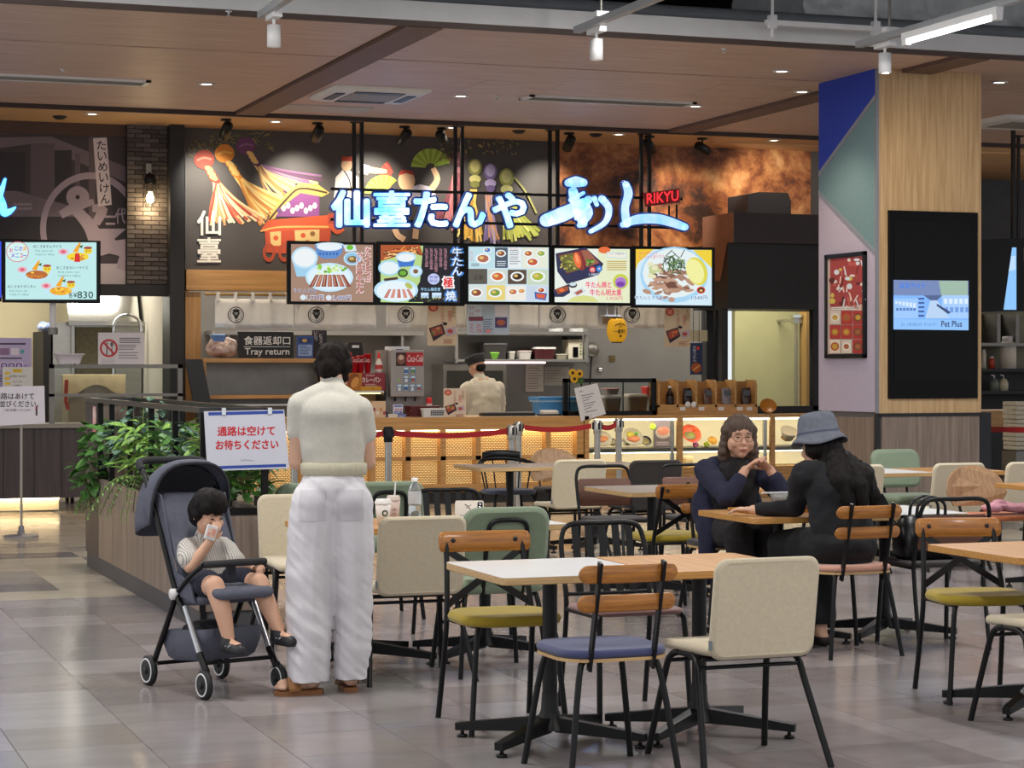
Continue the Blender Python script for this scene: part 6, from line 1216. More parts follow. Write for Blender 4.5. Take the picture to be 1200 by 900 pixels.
p = Print(planeY(Ypole - .021), NYM, step=.0001); p.text('通路はあけて', -7, 460.5, 40, 468, '#2a2024', .02); p.text('お並びください。', -7, 469.5, 45, 477, '#2a2024', .02); p.text('ご協力お願いいたします', 4, 479, 36, 482, '#4a4044'); p.rect(41.5, 476, 44, 480, '#8a3040'); p.rect(41.8, 480, 43.8, 487, '#2a2430'); p.build('lettering', t)
MB().bx(b0.x - .04, b0.x + .04, b0.y - .018, b0.y - .0, zt - .01, zt + .05).build('clip', WHITE, t)
# bulb wall lamp on the brick pilaster
c = onY(174, 208, YW - .1); t = thing('bulb_wall_lamp', 'glowing bare bulb wall lamp on the dark brick pilaster', 'wall lamp', (c.x, YW - .1, onY(174, 240, YW - .1).z))
MB().bx(c.x - .03, c.x + .03, YW - .115, YW - .095, onY(174, 205, YW).z, onY(174, 193, YW).z).build('bracket', mat('brass_bracket', '#8a8478', .4, .7, var=.1), t); MB().lathe([(.001, .0), (.06, 0), (.07, .05), (.05, .1), (.001, .1)], (c.x, YW - .2, c.z - .08), 18).build('socket', BLACK, t); MB().tube([(c.x, YW - .1, c.z + .04), (c.x, YW - .2, c.z + .04), (c.x, YW - .2, c.z + .0)], .012).build('arm', BLACK, t)
b_ = onY(174, 232, YW - .2); MB().lathe([(.02, .07), (.035, .03), (.045, -.01), (.035, -.045), (.001, -.06)], (c.x, YW - .2, b_.z + .0), 18).build('bulb', mat('bulb_glow', '#ffe0a0', .5, emit=14), t)
for k in range(6): a = 2 * pi * k / 6; MB().tube([(c.x + .06 * cos(a), YW - .2 + .06 * sin(a), c.z - .08), (c.x + .075 * cos(a), YW - .2 + .075 * sin(a), b_.z - .02), (c.x + .04 * cos(a), YW - .2 + .04 * sin(a), b_.z - .1)], .004, 5).build('cage_wire', BLACK, t)
lamp('POINT', 'bulb_lamp', (c.x, YW - .2, b_.z - .12), 8, (1, .75, .42), shadow_soft_size=.05)
# ================================================================== EASTERN RESTAURANT
Ye = 21.6
e0 = wx(1150, Ye); ec = thing('wooden_bar', 'wood topped dark bar of the eastern restaurant', 'counter', (e0 + 1.2, Ye, 0)); ze = onY(1175, 481, Ye).z; zf = onY(1175, 500, Ye).z
MB().bx(e0 - .6, XR - 2, Ye, Ye + .6, zf, ze).build('bar_top', COUNTERW, ec); MB().bx(e0 - .6, XR - 2, Ye + .05, Ye + .5, 0, zf).build('front_panel', mat('bar_dark', '#1d1c22', .6, var=.1), ec)
q = wx(1150, 23.2); hk = thing('restaurant_shelving', 'dark kitchen shelving with steel lining behind the eastern bar', 'shelf', (q + .5, 24, 0))
MB().bx(q - .4, XR - 2, 24.2, 24.3, 0, wz(1175, 365, 24.2)).build('back_sheet', mat('khaki_steel', '#6f6b54', .5, .2, var=.1), hk)
for py in (402, 432, 458): zz = wz(1175, py, 23.9); MB().bx(q - .4, XR - 2, 23.8, 24.2, zz - .04, zz).build('tier', DARK if py != 402 else STEELD, hk)
MB().bx(q - .4, XR - 2, 24.1, 24.2, .6, wz(1175, 434, 24.1)).build('dark_lining', DARK, hk)
for px in (1166, 1188): MB().bx(wx(px, 23.9), wx(px, 23.9) + .05, 23.85, 24.2, wz(1175, 402, 23.9), wz(1175, 368, 23.9)).build('upright', STEELD, hk)
for px in (1157, 1178): c = onY(px, 381, 24.18); MB().bx(c.x - .04, c.x + .04, 24.17, 24.2, c.z - .09, c.z + .09).build('switch_plate', DARK, hk)
zz = wz(1175, 432, 23.9)
for px, w_, h, col, lab in ((1162, .04, .16, '#b8402e', 'red capped bottle on the eastern shelf'), (1181, .11, .42, '#d8d2c2', 'tall cream paper roll on the eastern shelf'), (1153, .03, .25, '#cfcabc', 'thin pale bottle on the eastern shelf')):
    c = onY(px, 431, 23.95); t = thing('shelf_bottle', lab, 'bottle', (c.x, 23.95, zz)); MB().lathe([(.001, 0), (w_, 0), (w_, h * .8), (w_ * .6, h * .85)], (c.x, 23.95, zz), 14).build('body', mat('sb_' + col, col, .5, var=.05), t); MB().lathe([(w_ * .65, h * .85), (w_ * .65, h), (.001, h)], (c.x, 23.95, zz), 12).build('cap', WHITE, t)
zz = wz(1175, 458, 23.9)
for px, lab, col in ((1165, 'grey green pump bottle behind the eastern bar', '#6a7068'), (1176, 'cream pump bottle behind the eastern bar', '#c9c2a8')):
    c = onY(px, 458, 23.9); t = thing('pump_bottle', lab, 'bottle', (c.x, 23.9, zz)); MB().lathe([(.001, 0), (.06, 0), (.062, .1), (.04, .15), (.02, .16)], (c.x, 23.9, zz), 16).build('body', mat('pb_' + col, col, .4, var=.05), t); MB().tube([(c.x, 23.9, zz + .16), (c.x, 23.9, zz + .2), (c.x - .05, 23.88, zz + .205)], .009, 8).build('pump', WHITE, t)
# angled screen of the eastern restaurant
t = thing('angled_screen', 'black angled hanging screen showing pale blue at the right edge', 'screen', onY(1180, 365, 20.6)); Q = [onY(1153, 282, 20.2), onY(1196, 280, 20.9), onY(1196, 362, 20.9), onY(1153, 366, 20.2)]
mb = MB(); V = [onY(x, y, 20.6) for x, y in ((1140, 281), (1200, 279), (1200, 364), (1140, 366))]; extrude(mb, [V[0], V[3], V[2], V[1]], [(0, 1, 2, 3)], (0, .08, 0)); mb.build('casing', GB, t)
p = Print(planeY(20.599), NYM, emit=.8); p.poly([(1186, 290), (1191, 290), (1191, 363), (1176, 363)], '#8fc8ff'); p.poly([(1185, 300), (1190, 300), (1190, 316), (1182, 318)], '#bfe0ff'); p.build('screen_picture', t)
MB().bx(wx(1188, 20.64), wx(1188, 20.64) + .04, 20.66, 20.7, V[0].z, CEIL - .0).build('hanger', BLACK, t)
# dark frame hanging line at right
c = wx(1193, 21.4); tag(MB().bx(c, c + .03, 21.4, 21.43, wz(1193, 280, 21.4), CEIL).bx(c - .03, c + .06, 21.37, 21.46, CEIL - .02, CEIL).build('hanging_post', BLACK), 'thin black hanging post at the right edge', 'post')
struct(MB().bx(cX1 + .1, XR, 23.0, 23.1, wz(1175, 182, 23.0) + .02, CEIL - .02).build('trim_7', SOFF), 'wood band above the eastern restaurant')
# stacked wicker/paper at the right edge
c = onY(1196, 545, 20.8); t = thing('paper_stack', 'tall stack of cream folded papers at the right edge', 'papers', (c.x, 20.8, 0))
MB().bx(c.x - .12, c.x + .25, 20.7, 21.0, 0, .55).build('stand', STEELD, t)
for k in range(11): MB().box((c.x + .06 + random.uniform(-.01, .01), 20.85, .56 + k * .05 + .024), (.34, .28, .046), rot_axis(random.uniform(-.04, .04), 'Z')).build('bundle', mat('cream_paper', '#cfc8b4', .7, var=.12, scale=20), t, bevel=.008)
# ================================================================== CHAIRS (local frame: sitter faces +y)
random.seed(31)
FAB = lambda key, col: mat(key, col, .9, var=.07, scale=60, bump=.35, bscale=220, sheen=.2)
BEIGE = FAB('beige_fabric', '#c9bda3'); GREEN = FAB('sage_fabric', '#7b8a73'); MUST = FAB('mustard_fabric', '#a08a20'); NAVY = FAB('blue_fabric', '#40466a'); PEACH = FAB('peach_fabric', '#c08f7c'); BLKF = FAB('black_fabric', '#2a2422'); ROSE = FAB('rose_brown_fabric', '#8a6a66'); SLATE = FAB('slate_fabric', '#4f566a')
BRN = wood('walnut_panel', '#6b4636', '#573729', .45, 'x', 4); PLYF = wood('ash_plywood', '#a98560', '#8f6d4b', .45, 'z', 4); ORNG = FAB('orange_fabric', '#b0653a')
def proto(name, label): return thing(name, label, 'chair', (0, 0, 0), 0.0, 'food court chairs')
def legs(t, tops, feet, r=.0125, knee=None):
    for (a, b_) in zip(tops, feet):
        a, b_ = Vector(a), Vector(b_); k = a + (b_ - a) * .12 + Vector((b_.x - a.x, b_.y - a.y, 0)) * .25
        MB().tube(catmull([a, k, b_], 4), r, 8).build('leg', BLACK, t)
def seat_pad(t, w_, d_, z0, th, r, m, name='seat', y0=0, dome=.012):
    mb = MB(); cushion(mb, w_, d_, th, r, th * .42, lambda u, v, k: Vector((u, v + y0, z0 + k + (dome * (1 - (2 * u / w_) ** 2) * (1 - (2 * v / d_) ** 2) if k > th * .5 else 0))), 6)
    return mb.build(name, m, t)
def bow_slat(name, m, t, w_, h, zc, y0, bow, th=.016, lean=.0, r=None):
    mb = MB(); r = r or h * .48; n = 14
    poly = rrect(w_, h, r, 6)
    def P(u, v, k): return Vector((u, y0 + k - bow * (1 - (2 * u / w_) ** 2) - lean * v, zc + v))
    # strips so that the slat follows its bow
    ea = [r * (1 - cos(pi / 2 * i / 6)) + 2e-4 for i in range(7)]; mid_ = [-w_ / 2 + r + (w_ - 2 * r) * i / 10 for i in range(1, 10)]; cols = [-w_ / 2 + e_ for e_ in ea] + mid_ + [w_ / 2 - e_ for e_ in reversed(ea)]
    rings = []
    for u in cols:
        e = min(u + w_ / 2, w_ / 2 - u); hh = h / 2 if e >= r else h / 2 - r + sqrt(max(r * r - (r - e) ** 2, 1e-6)); c = min(.004, hh * .3)
        rings.append([P(u, v, k) for v, k in ((-hh + c, 0), (hh - c, 0), (hh, c), (hh, th - c), (hh - c, th), (-hh + c, th), (-hh, th - c), (-hh, c))])
    mb.loft(rings); return mb.build(name, m, t)
def chair_beige(fab, key):
    t = proto('upholstered_chair', 'x')
    mb = MB(); cushion(mb, .425, .44, .04, .06, .016, lambda u, v, k: Vector((u, v + .01, .425 + k - .02 * (v / .22) ** 2 * (v > 0)))); mb.build('seat', fab, t)
    mb = MB(); cushion(mb, .435, .38, .038, .05, .015, lambda u, v, k: Vector((u, -.225 + k - (v + .2) * .16 - .012 * (1 - (2 * u / .435) ** 2), .605 + v)), 5); mb.build('backrest', fab, t)
    MB().bx(-.2195, -.2135, -.235, -.215, .455, .49).build('fabric_tag', mat('grey_tag', '#6f7a7c', .6, var=.05), t)
    for s in (-1, 1):
        MB().tube(catmull([(s * .255, .235, 0), (s * .222, .16, .3), (s * .212, .125, .39), (s * .205, .06, .415)], 4), .013, 8).build('leg', BLACK, t)
        MB().tube(catmull([(s * .265, -.275, 0), (s * .225, -.15, .3), (s * .214, -.11, .39), (s * .205, -.04, .415)], 4), .013, 8).build('leg', BLACK, t)
        MB().tube([(s * .205, .065, .414), (s * .205, -.045, .414)], .0115, 8).build('side_rail', BLACK, t)
    for y, z_ in ((-.12, .375), (-.16, .412), (.13, .375)): MB().tube([(-.216, y, z_), (.216, y, z_)], .008, 8).build('crossbar', BLACK, t)
    return t
def chair_slats(fab):
    t = proto('two_slat_chair', 'x'); seat_pad(t, .43, .41, .442, .03, .12, fab); mb = MB(); mb.loft([[Vector((u, v, z_)) for u, v in rrect(.425, .405, .12, 6)] for z_ in (.43, .442)]); mb.build('seat_board', PLY, t)
    bow_slat('back_slat', SLAT, t, .385, .066, .755, -.262, .02, lean=.12); bow_slat('back_slat', SLAT, t, .385, .062, .648, -.245, .02, lean=.12)
    for s in (-1, 1): MB().bar((s * .125, -.185, .40), (s * .125, -.205, .47), .028, .011, (1, 0, 0)).bar((s * .125, -.205, .47), (s * .125, -.29, .80), .028, .011, (1, 0, 0)).build('back_post', BLACK, t)
    MB().bx(-.17, .17, -.012, .012, .415, .43).build('under_bar', BLACK, t)
    legs(t, [(-.13, .15, .43), (.13, .15, .43), (-.13, -.15, .43), (.13, -.15, .43)], [(-.22, .22, 0), (.22, .22, 0), (-.215, -.23, 0), (.215, -.23, 0)]); return t
def chair_cross(fab):
    t = proto('cross_back_chair', 'x'); seat_pad(t, .44, .42, .435, .042, .14, fab, y0=.02, dome=.015); bow_slat('back_slat', SLAT, t, .41, .088, .75, -.262, .022, lean=.14, r=.025)
    for s in (-1, 1):
        MB().tube(catmull([(s * .205, -.265, 0), (s * .195, -.2, .3), (s * .19, -.185, .45), (s * .175, -.235, .65), (s * .17, -.275, .78)], 4), .0125, 8).build('leg', BLACK, t)
        MB().bar((s * .175, -.262, .72), (s * -.185, -.19, .49), .03, .006, (0, 1, .2)).build('cross_brace', BLACK, t); MB().lathe([(.001, 0), (.011, 0), (.009, .005), (.001, .006)], (s * .14, -.258, .757), 10, axis=(0, 1, .1)).build('screw', DARK, t); MB().lathe([(.001, 0), (.011, 0), (.009, .005), (.001, .006)], (s * .14, -.288 + .005, .757), 10, axis=(0, -1, 0)).build('screw', DARK, t)
    legs(t, [(-.15, .16, .437), (.15, .16, .437)], [(-.205, .225, 0), (.205, .225, 0)]); MB().tube([(-.19, -.185, .43), (.19, -.185, .43)], .009).build('crossbar', BLACK, t)
    for s in (-1, 1): MB().tube([(s * .19, -.185, .43), (s * .15, .16, .43)], .009).build('side_rail', BLACK, t)
    return t
def loop_back(t, w_=.2, top=.80, r=.012):
    pts = [(-.205, -.26, 0), (-w_, -.19, .42), (-w_, -.225, .6), (-w_ + .005, -.262, top - .06), (-w_ + .05, -.272, top), (0, -.276, top + .004)]
    L = catmull(pts, 5); R_ = [Vector((-p.x, p.y, p.z)) for p in reversed(L)][1:]
    MB().tube(L + R_, r, 8).build('back_frame', BLACK, t)
def chair_black(fab):
    t = proto('vertical_slat_chair', 'x'); loop_back(t)
    for k in range(5): x = -.128 + k * .064; MB().bar((x, -.205, .50), (x, -.272, .795), .034, .005, (0, 1, .2)).build('back_slat', BLACK, t)
    MB().tube([(-.2, -.205, .50), (.2, -.205, .50)], .009).build('crossbar', BLACK, t); seat_pad(t, .42, .40, .44, .022, .07, fab)
    for s in (-1, 1): MB().tube([(s * .2, -.19, .437), (s * .19, .18, .437)], .011).build('side_rail', BLACK, t)
    legs(t, [(-.19, .17, .437), (.19, .17, .437)], [(-.21, .225, 0), (.21, .225, 0)]); return t
def chair_green():
    t = proto('padded_lounge_chair', 'x'); seat_pad(t, .46, .44, .40, .07, .07, GREEN, dome=.015)
    mb = MB(); cushion(mb, .45, .31, .062, .08, .026, lambda u, v, k: Vector((u, -.235 + k - (v + .15) * .18 - .01 * (1 - (2 * u / .45) ** 2), .67 + v)), 6); b_ = mb.build('backrest', GREEN, t)
    for u in (-.11, 0, .11): MB().ell((u, -.178 - .012, .66), .012, .005, .012, 10, 6).build('button', GREEN, b_)
    pts = catmull([(-.1, -.2, .40), (-.105, -.235, .5), (-.1, -.28, .7), (-.075, -.292, .755), (0, -.296, .765)], 5); MB().tube(pts + [Vector((-p.x, p.y, p.z)) for p in reversed(pts)][1:], .0115, 8).build('back_frame', BLACK, t)
    legs(t, [(-.17, .16, .40), (.17, .16, .40), (-.17, -.16, .40), (.17, -.16, .40)], [(-.225, .22, 0), (.225, .22, 0), (-.225, -.235, 0), (.225, -.235, 0)])
    for s in (-1, 1): MB().tube([(s * .2, .19, .2), (s * .175, -.16, .39)], .006).build('brace', BLACK, t)
    return t
def chair_ply(fab):
    t = proto('plywood_shell_chair', 'x'); mb = MB(); n = 18; out = []
    for k in range(n + 1): a = pi * k / n; out.append((.235 * cos(a), .19 * sin(a) ** .8))
    out = [(-.19, -.09), (.19, -.09), (.245, .0)] + out[1:-1] + [(-.245, .0)]
    f0 = lambda u, v, k: Vector((u, -.235 + k + .9 * u * u - .2 * (v + .1), .61 + v)); mb.prism(out, f0, 0, .014, True); mb.build('backrest', PLYF, t)
    seat_pad(t, .43, .42, .435, .04, .08, fab); legs(t, [(-.16, .15, .435), (.16, .15, .435), (-.16, -.15, .435), (.16, -.15, .435)], [(-.21, .21, 0), (.21, .21, 0), (-.21, -.23, 0), (.21, -.23, 0)])
    for s in (-1, 1): MB().bar((s * .13, -.18, .43), (s * .13, -.235, .58), .025, .008, (1, 0, 0)).build('back_post', BLACK, t)
    return t
def chair_loop(fab):
    t = proto('loop_frame_chair', 'x'); loop_back(t, .205, .80); bow_slat('back_panel', BRN, t, .40, .19, .625, -.235, .015, .012, .15, r=.03); seat_pad(t, .42, .40, .437, .028, .06, fab)
    for s in (-1, 1): MB().tube([(s * .2, -.19, .437), (s * .19, .18, .437)], .011).build('side_rail', BLACK, t)
    legs(t, [(-.19, .17, .437), (.19, .17, .437)], [(-.21, .225, 0), (.21, .225, 0)]); return t
def chair_windsor():
    t = proto('spindle_chair', 'x'); seat_pad(t, .44, .42, .43, .035, .16, SLATE); pts = []
    for k in range(13): a = pi * (k / 12); pts.append(Vector((.24 * cos(a), .02 - .26 * sin(a) ** .8, .67 + .05 * sin(a))))
    MB().tube(pts, .018, 8).build('arm_rail', BLACK, t); mb = MB(); mb.loft([[p + Vector((0, 0, z_)) + Vector((0, q, 0)) for z_, q in ((0, .012), (.065, .0), (.07, -.012), (0, -.012))] for p in pts[3:10]]); mb.build('crest', BLACK, t)
    for k in range(1, 12, 2):
        p = pts[k]; MB().tube([p, (p.x * .8, p.y * .75, .45)], .007, 6).build('spindle', BLACK, t)
    legs(t, [(-.15, .14, .43), (.15, .14, .43), (-.15, -.14, .43), (.15, -.14, .43)], [(-.22, .21, 0), (.22, .21, 0), (-.22, -.22, 0), (.22, -.22, 0)]); return t
def rec(o, m0, m1):
    for c in o.children: 
        if c.data.materials[0] == m0: c.data = c.data.copy(); c.data.materials[0] = m1
PROTO = {}
def chair(kind, x, y, rz, label, fab=None):
    k = (kind, fab.name if fab else '')
    if k not in PROTO:
        PROTO[k] = t = {'beige': lambda: chair_beige(fab or BEIGE, ''), 'slats': lambda: chair_slats(fab), 'cross': lambda: chair_cross(fab or MUST), 'black': lambda: chair_black(fab or ROSE), 'green': chair_green, 'ply': lambda: chair_ply(fab or ORNG), 'loop': lambda: chair_loop(fab or BLKF), 'windsor': chair_windsor}[kind]()
    else: t = copy_tree(PROTO[k])
    t.location = (x, y, 0); t.rotation_euler = (0, 0, rz); t['label'] = label; return t
chair('slats', 3.0, 7.36, .02, 'blue seated two slat wooden back chair at the nearest white table', NAVY)
chair('beige', 3.56, 7.38, .03, 'beige upholstered chair in front of the nearest wood table')
chair('cross', 2.99, 8.42, pi - .03, 'mustard cross back chair on the far side of the nearest white table')
chair('green', 3.46, 9.95, .0, 'sage green padded chair with black loop behind the mustard chair')
chair('beige', 3.02, 9.90, .0, 'beige upholstered chair right beside the standing woman')
chair('beige', 2.88, 11.28, pi, 'beige upholstered chair half hidden between planter and standing woman')
chair('green', 3.12, 12.35, 0, 'sage green chair hidden left of the standing woman')
chair('green', 3.58, 12.35, 0, 'sage green chair behind the two paper cups')
chair('black', 3.60, 8.55, pi, 'black vertical slat chair at the nearest wood table')
chair('black', 3.74, 11.2, pi, 'black vertical slat chair behind the leaning phone')
chair('beige', 6.0, 15.4, 0, 'beige upholstered chair at the far long table, below the belt posts')
chair('windsor', 6.08, 16.98, pi, 'black spindle back chair with slate seat at the far long table')
chair('ply', 6.56, 16.95, pi, 'round topped plywood chair peeking over the far long table', BLKF)
chair('loop', 5.66, 13.58, pi, 'brown panel loop chair behind the middle wood edged table')
chair('beige', 6.5, 15.1, 0, 'black upholstered chair between far and middle tables', BLKF)
chair('loop', 6.3, 13.58, pi, 'brown panel loop chair left of the elderly woman')
chair('cross', 5.36, 12.02, .0, 'mustard cross back chair at the middle table, left of the elderly woman')
chair('slats', 5.5, 11.5, pi, 'two slat chair under the elderly woman', BLKF)
chair('slats', 5.43, 9.95, .05, 'two slat chair with peach seat under the woman in the hat', PEACH)
chair('loop', 6.02, 10.05, -.05, 'brown panel loop chair holding the black handbag')
chair('cross', 5.28, 8.42, pi - .22, 'mustard cross back chair at the right foreground table')
chair('beige', 5.15, 7.62, 0, 'beige upholstered chair cut by the right edge of the photo')
chair('beige', 8.4, 13.9, 0, 'beige upholstered chair in front of the table by the oak column')
chair('green', 8.88, 15.15, pi, 'sage green tufted chair in front of the oak column')
chair('beige', 7.56, 13.9, 0, 'beige upholstered chair partly behind the woman in the hat')
chair('beige', 9.02, 13.9, 0, 'beige upholstered chair behind the plywood chair at the right')
chair('ply', 8.2, 12.88, pi, 'round topped plywood chair with orange seat at the right edge', ORNG)
# ================================================================== TABLES
def table(x, y, w_, d_, kind, label, h=.70):
    t = thing('cafe_table', label, 'table', (x, y, 0), 0.0, 'cafe tables'); th = .03
    mb = MB(); mb.loft([[Vector((u, v, z_)) for u, v in rrect(w_ - 2 * i, d_ - 2 * i, .03, 4)] for i, z_ in ((.003, h - th), (0, h - th + .003), (0, h - .0015))], True, False); mb.build('edge_band', PLY if kind != 'wood' else wood('oak_edge', '#c4904e', '#a8783c', .4, 'x', 5), t)
    MB().loft([[Vector((u, v, z_)) for u, v in rrect(w_, d_, .03, 4)] for z_ in (h - .0015, h)], True, False).build('table_top', TABWHITE if kind == 'white' else TABWOOD if kind == 'wood' else mat('grey_laminate', '#b5a89c', .22, var=.04), t)
    MB().bx(-.17, .17, -.17, .17, h - th - .012, h - th).build('mount_plate', BLACK, t); MB().tube([(0, 0, .1), (0, 0, h - th - .012)], .03, 14).build('post', BLACK, t); MB().lathe([(.07, .055), (.055, .085), (.036, .13), (.032, .2)], (0, 0, 0), 14).build('hub', BLACK, t)
    for a in (pi * .22, pi * .78, pi * 1.22, pi * 1.78):
        L = .40; d = Vector((cos(a), sin(a), 0)); n = Vector((-sin(a), cos(a), 0)); mb = MB()
        mb.loft([[d * s + n * (wd * u) + Vector((0, 0, z0 + hh * v)) for u, v in ((-1, 0), (1, 0), (1, 1), (-1, 1))] for s, wd, z0, hh in ((.03, .026, .045, .06), (.15, .022, .04, .05), (L - .01, .018, .028, .03), (L, .018, .028, .03))], True, False); f = mb.build('foot', BLACK, t)
        MB().lathe([(.001, 0), (.022, 0), (.022, .01), (.008, .014), (.008, .028)], d * (L - .025), 12).build('leveller', BLACK, f)
    return t
table(3.03, 7.97, .65, .72, 'white', 'nearest white cafe table with black star base')
table(3.685, 7.97, .64, .72, 'wood', 'nearest wood cafe table beside the white one')
table(2.97, 10.5, .65, .72, 'wood', 'wood table with paper cups beside the standing woman')
table(3.63, 10.5, .65, .72, 'white', 'white table carrying the leaning phone')
table(5.85, 16.3, .75, .7, 'grey', 'left half of the far long table by the belt posts')
table(6.61, 16.3, .75, .7, 'grey', 'right half of the far long table by the display case')
table(5.62, 12.9, .65, .8, 'grey', 'pale wood edged table in the middle, left of the elderly woman')
table(6.28, 12.9, .65, .8, 'wood', 'wood table directly behind the elderly woman')
table(5.33, 10.5, .65, .72, 'wood', 'wood table between the two seated women')
table(5.99, 10.5, .65, .72, 'white', 'white table right of the woman in the hat')
table(5.34, 8.05, .65, .75, 'wood', 'wood table at the right foreground')
table(6.0, 8.05, .65, .75, 'wood', 'wood table cut off at the right foreground edge')
table(8.17, 14.5, .65, .72, 'white', 'white table in front of the oak column')
table(8.83, 14.5, .65, .72, 'wood', 'wood table in front of the oak column')
table(8.42, 12.32, .66, .75, 'wood', 'wood table at the right edge before the plywood chair')
# ================================================================== BELT STANCHIONS
BELT = mat('red_belt', '#b01c24', .7, var=.08)
posts = {}
def stanchion(key, px, pyt, d, label):
    q = at(px, 430, d); t = thing('belt_stanchion', label, 'stanchion', (q.x, q.y, 0), None, 'queue barrier posts'); h = CAMZ - (pyt - 430) * d / F; posts[key] = (q.x, q.y, h - .06)
    MB().lathe([(.001, 0), (.16, 0), (.16, .01), (.13, .022), (.04, .03), (.034, .04)], (q.x, q.y, 0), 28).build('base', STEELD, t); MB().tube([(q.x, q.y, .03), (q.x, q.y, h - .13)], .032, 16).build('pole', STEEL, t)
    MB().lathe([(.04, h - .14), (.042, h - .13), (.042, h - .01), (.036, h), (.001, h)], (q.x, q.y, 0), 18).build('head', BLACK if key == 'a' else STEEL, t)
    for a in range(4): MB().box((q.x + .044 * cos(a * pi / 2), q.y + .044 * sin(a * pi / 2), h - .06), (.02, .02, .07)).build('belt_slot', DARK, t)
def belt(a, b_, label, sag=.03):
    A, B = Vector(a), Vector(b_); n = 10; d = (B - A).normalized(); A = A + d * .06; B = B - d * .06; rings = []; s = d.cross(UP).normalized() * .0015
    for k in range(n + 1): f = k / n; p = A + (B - A) * f + Vector((0, 0, -sag * 4 * f * (1 - f))); rings.append([p + s + Vector((0, 0, .026)), p + s - Vector((0, 0, .026)), p - s - Vector((0, 0, .026)), p - s + Vector((0, 0, .026))])
    tag(MB().loft(rings, True, False).build('barrier_belt', BELT), label, 'belt', 'red queue belts')
stanchion('a', 455, 500, 19.3, 'leftmost belt post, right of the standing woman'); stanchion('b', 599.5, 498, 20.4, 'belt post at the left of the pair by the counter'); stanchion('c', 607.5, 494, 21.4, 'belt post at the right of the pair by the counter')
stanchion('d', 700, 492, 21.4, 'belt post at the left end of the display case'); stanchion('e', 725, 490, 21.9, 'rightmost belt post before the display case'); stanchion('f', 345, 503, 18.6, 'belt post hidden behind the standing woman')
belt(posts['f'], posts['a'], 'red belt emerging behind the standing woman'); belt(posts['a'], posts['b'], 'long red belt across the glowing mesh panels'); belt(posts['c'], posts['d'], 'red belt in front of the counter end'); belt(posts['d'], posts['e'], 'short red belt at the left of the display case')
q0 = at(1140, 505, 20.0); q1 = at(1215, 505, 19.6); stanchion('g', 1215, 496, 19.6, 'belt post just past the right edge'); stanchion('h', 1140, 496, 20.9, 'belt post hidden behind the oak column'); belt(posts['h'], posts['g'], 'red belt right of the oak column', .0)
# ================================================================== THINGS ON THE TABLES
def cup(px, py, h, r0, r1, body, lid, label, z=.70, straw=False, d=None):
    q = onZ(px, py, z); t = thing('paper_cup', label, 'cup', q); MB().lathe([(.001, 0), (r0, 0), (r1, h), (r1 * .98, h), (.001, h - .004)], q, 24).build('body', mat('cup_' + body, body, .55, var=.03), t)
    MB().lathe([(r1 * 1.05, h - .004), (r1 * 1.05, h + .006), (r1 * .92, h + .012), (r1 * .9, h + .02), (r1 * .6, h + .02), (.001, h + .016)], q, 24).build('lid', mat('lid_' + lid, lid, .4, var=.03), t)
    if straw: MB().tube([q + Vector((.005, 0, h)), q + Vector((.012, .0, h + .09))], .004, 8).build('straw', WHITE, t)
    return q, t
q, t = cup(449, 616, .115, .029, .041, '#d8d2cc', '#e2dfdc', 'white lidded coffee cup with a green black logo', z=.70)
dirc = (EYE - q); dirc.z = 0; dirc.normalize(); sd = UP.cross(dirc)
def wrap(q, r, ang0=0):
    def fn(u, v): a = ang0 + u; return q + dirc * (r * cos(a)) + sd * (r * sin(a)) + Vector((0, 0, v))
    return fn
def band(t, q, r, a0, a1, z0, z1, m, name):
    mb = MB(); rings = [[q + dirc * (r * cos(a)) + sd * (r * sin(a)) + Vector((0, 0, z_)) for z_ in (z0, z1)] for a in [a0 + (a1 - a0) * k / 10 for k in range(11)]]
    mb.loft(rings, False, True, closed=False); return mb.build(name, m, t)
p = Print(lambda x, y: wrap(q, .0385)(x, y), (0, 0, 0)); G_ = '#2a4a3c'
p.poly([(.25 + .42 * cos(a), .065 + .016 * sin(a)) for a in [2 * pi * k / 20 for k in range(20)]], G_); p.poly([(.25 + .22 * cos(a), .065 + .008 * sin(a)) for a in [2 * pi * k / 16 for k in range(16)]], '#d8d2cc'); p.build('logo', t)
q, t = cup(461, 614, .125, .028, .035, '#c2aea4', '#cdbdb4', 'beige tall cup with a white straw', straw=True); p = Print(lambda x, y: wrap(q, .0345)(x, y), (0, 0, 0)); p.text('cafe', -.3, .085, .5, .07, '#8a6a62'); p.text('time', -.2, .06, .4, .05, '#8a6a62'); p.build('logo', t)
# clear bottle
q = onZ(486, 613, .70); t = thing('water_bottle', 'clear plastic water bottle with white cap on the table', 'bottle', q); PET = mat('pet_plastic', '#e6eef2', .08, trans=.85, spec=.6)
prof = [(.001, 0), (.03, 0), (.033, .006)] + [(.0335 - .002 * (k % 2), .012 + k * .01) for k in range(11)] + [(.033, .125), (.033, .16), (.03, .18), (.014, .205), (.0135, .215)]
MB().lathe(prof, q, 24).build('body', PET, t); MB().lathe([(.0155, .213), (.0155, .232), (.001, .233)], q, 16).build('cap', WHITE, t); MB().lathe([(.0338, .1), (.0338, .165)], q, 24, caps=False).build('label_wrap', mat('bottle_wrap', '#cfd2d6', .4, var=.1, scale=40, alpha=.75), t); MB().lathe([(.001, .004), (.029, .006), (.03, .09), (.001, .09)], q, 20).build('water', mat('water', '#dfe8ea', .05, trans=.95), t)
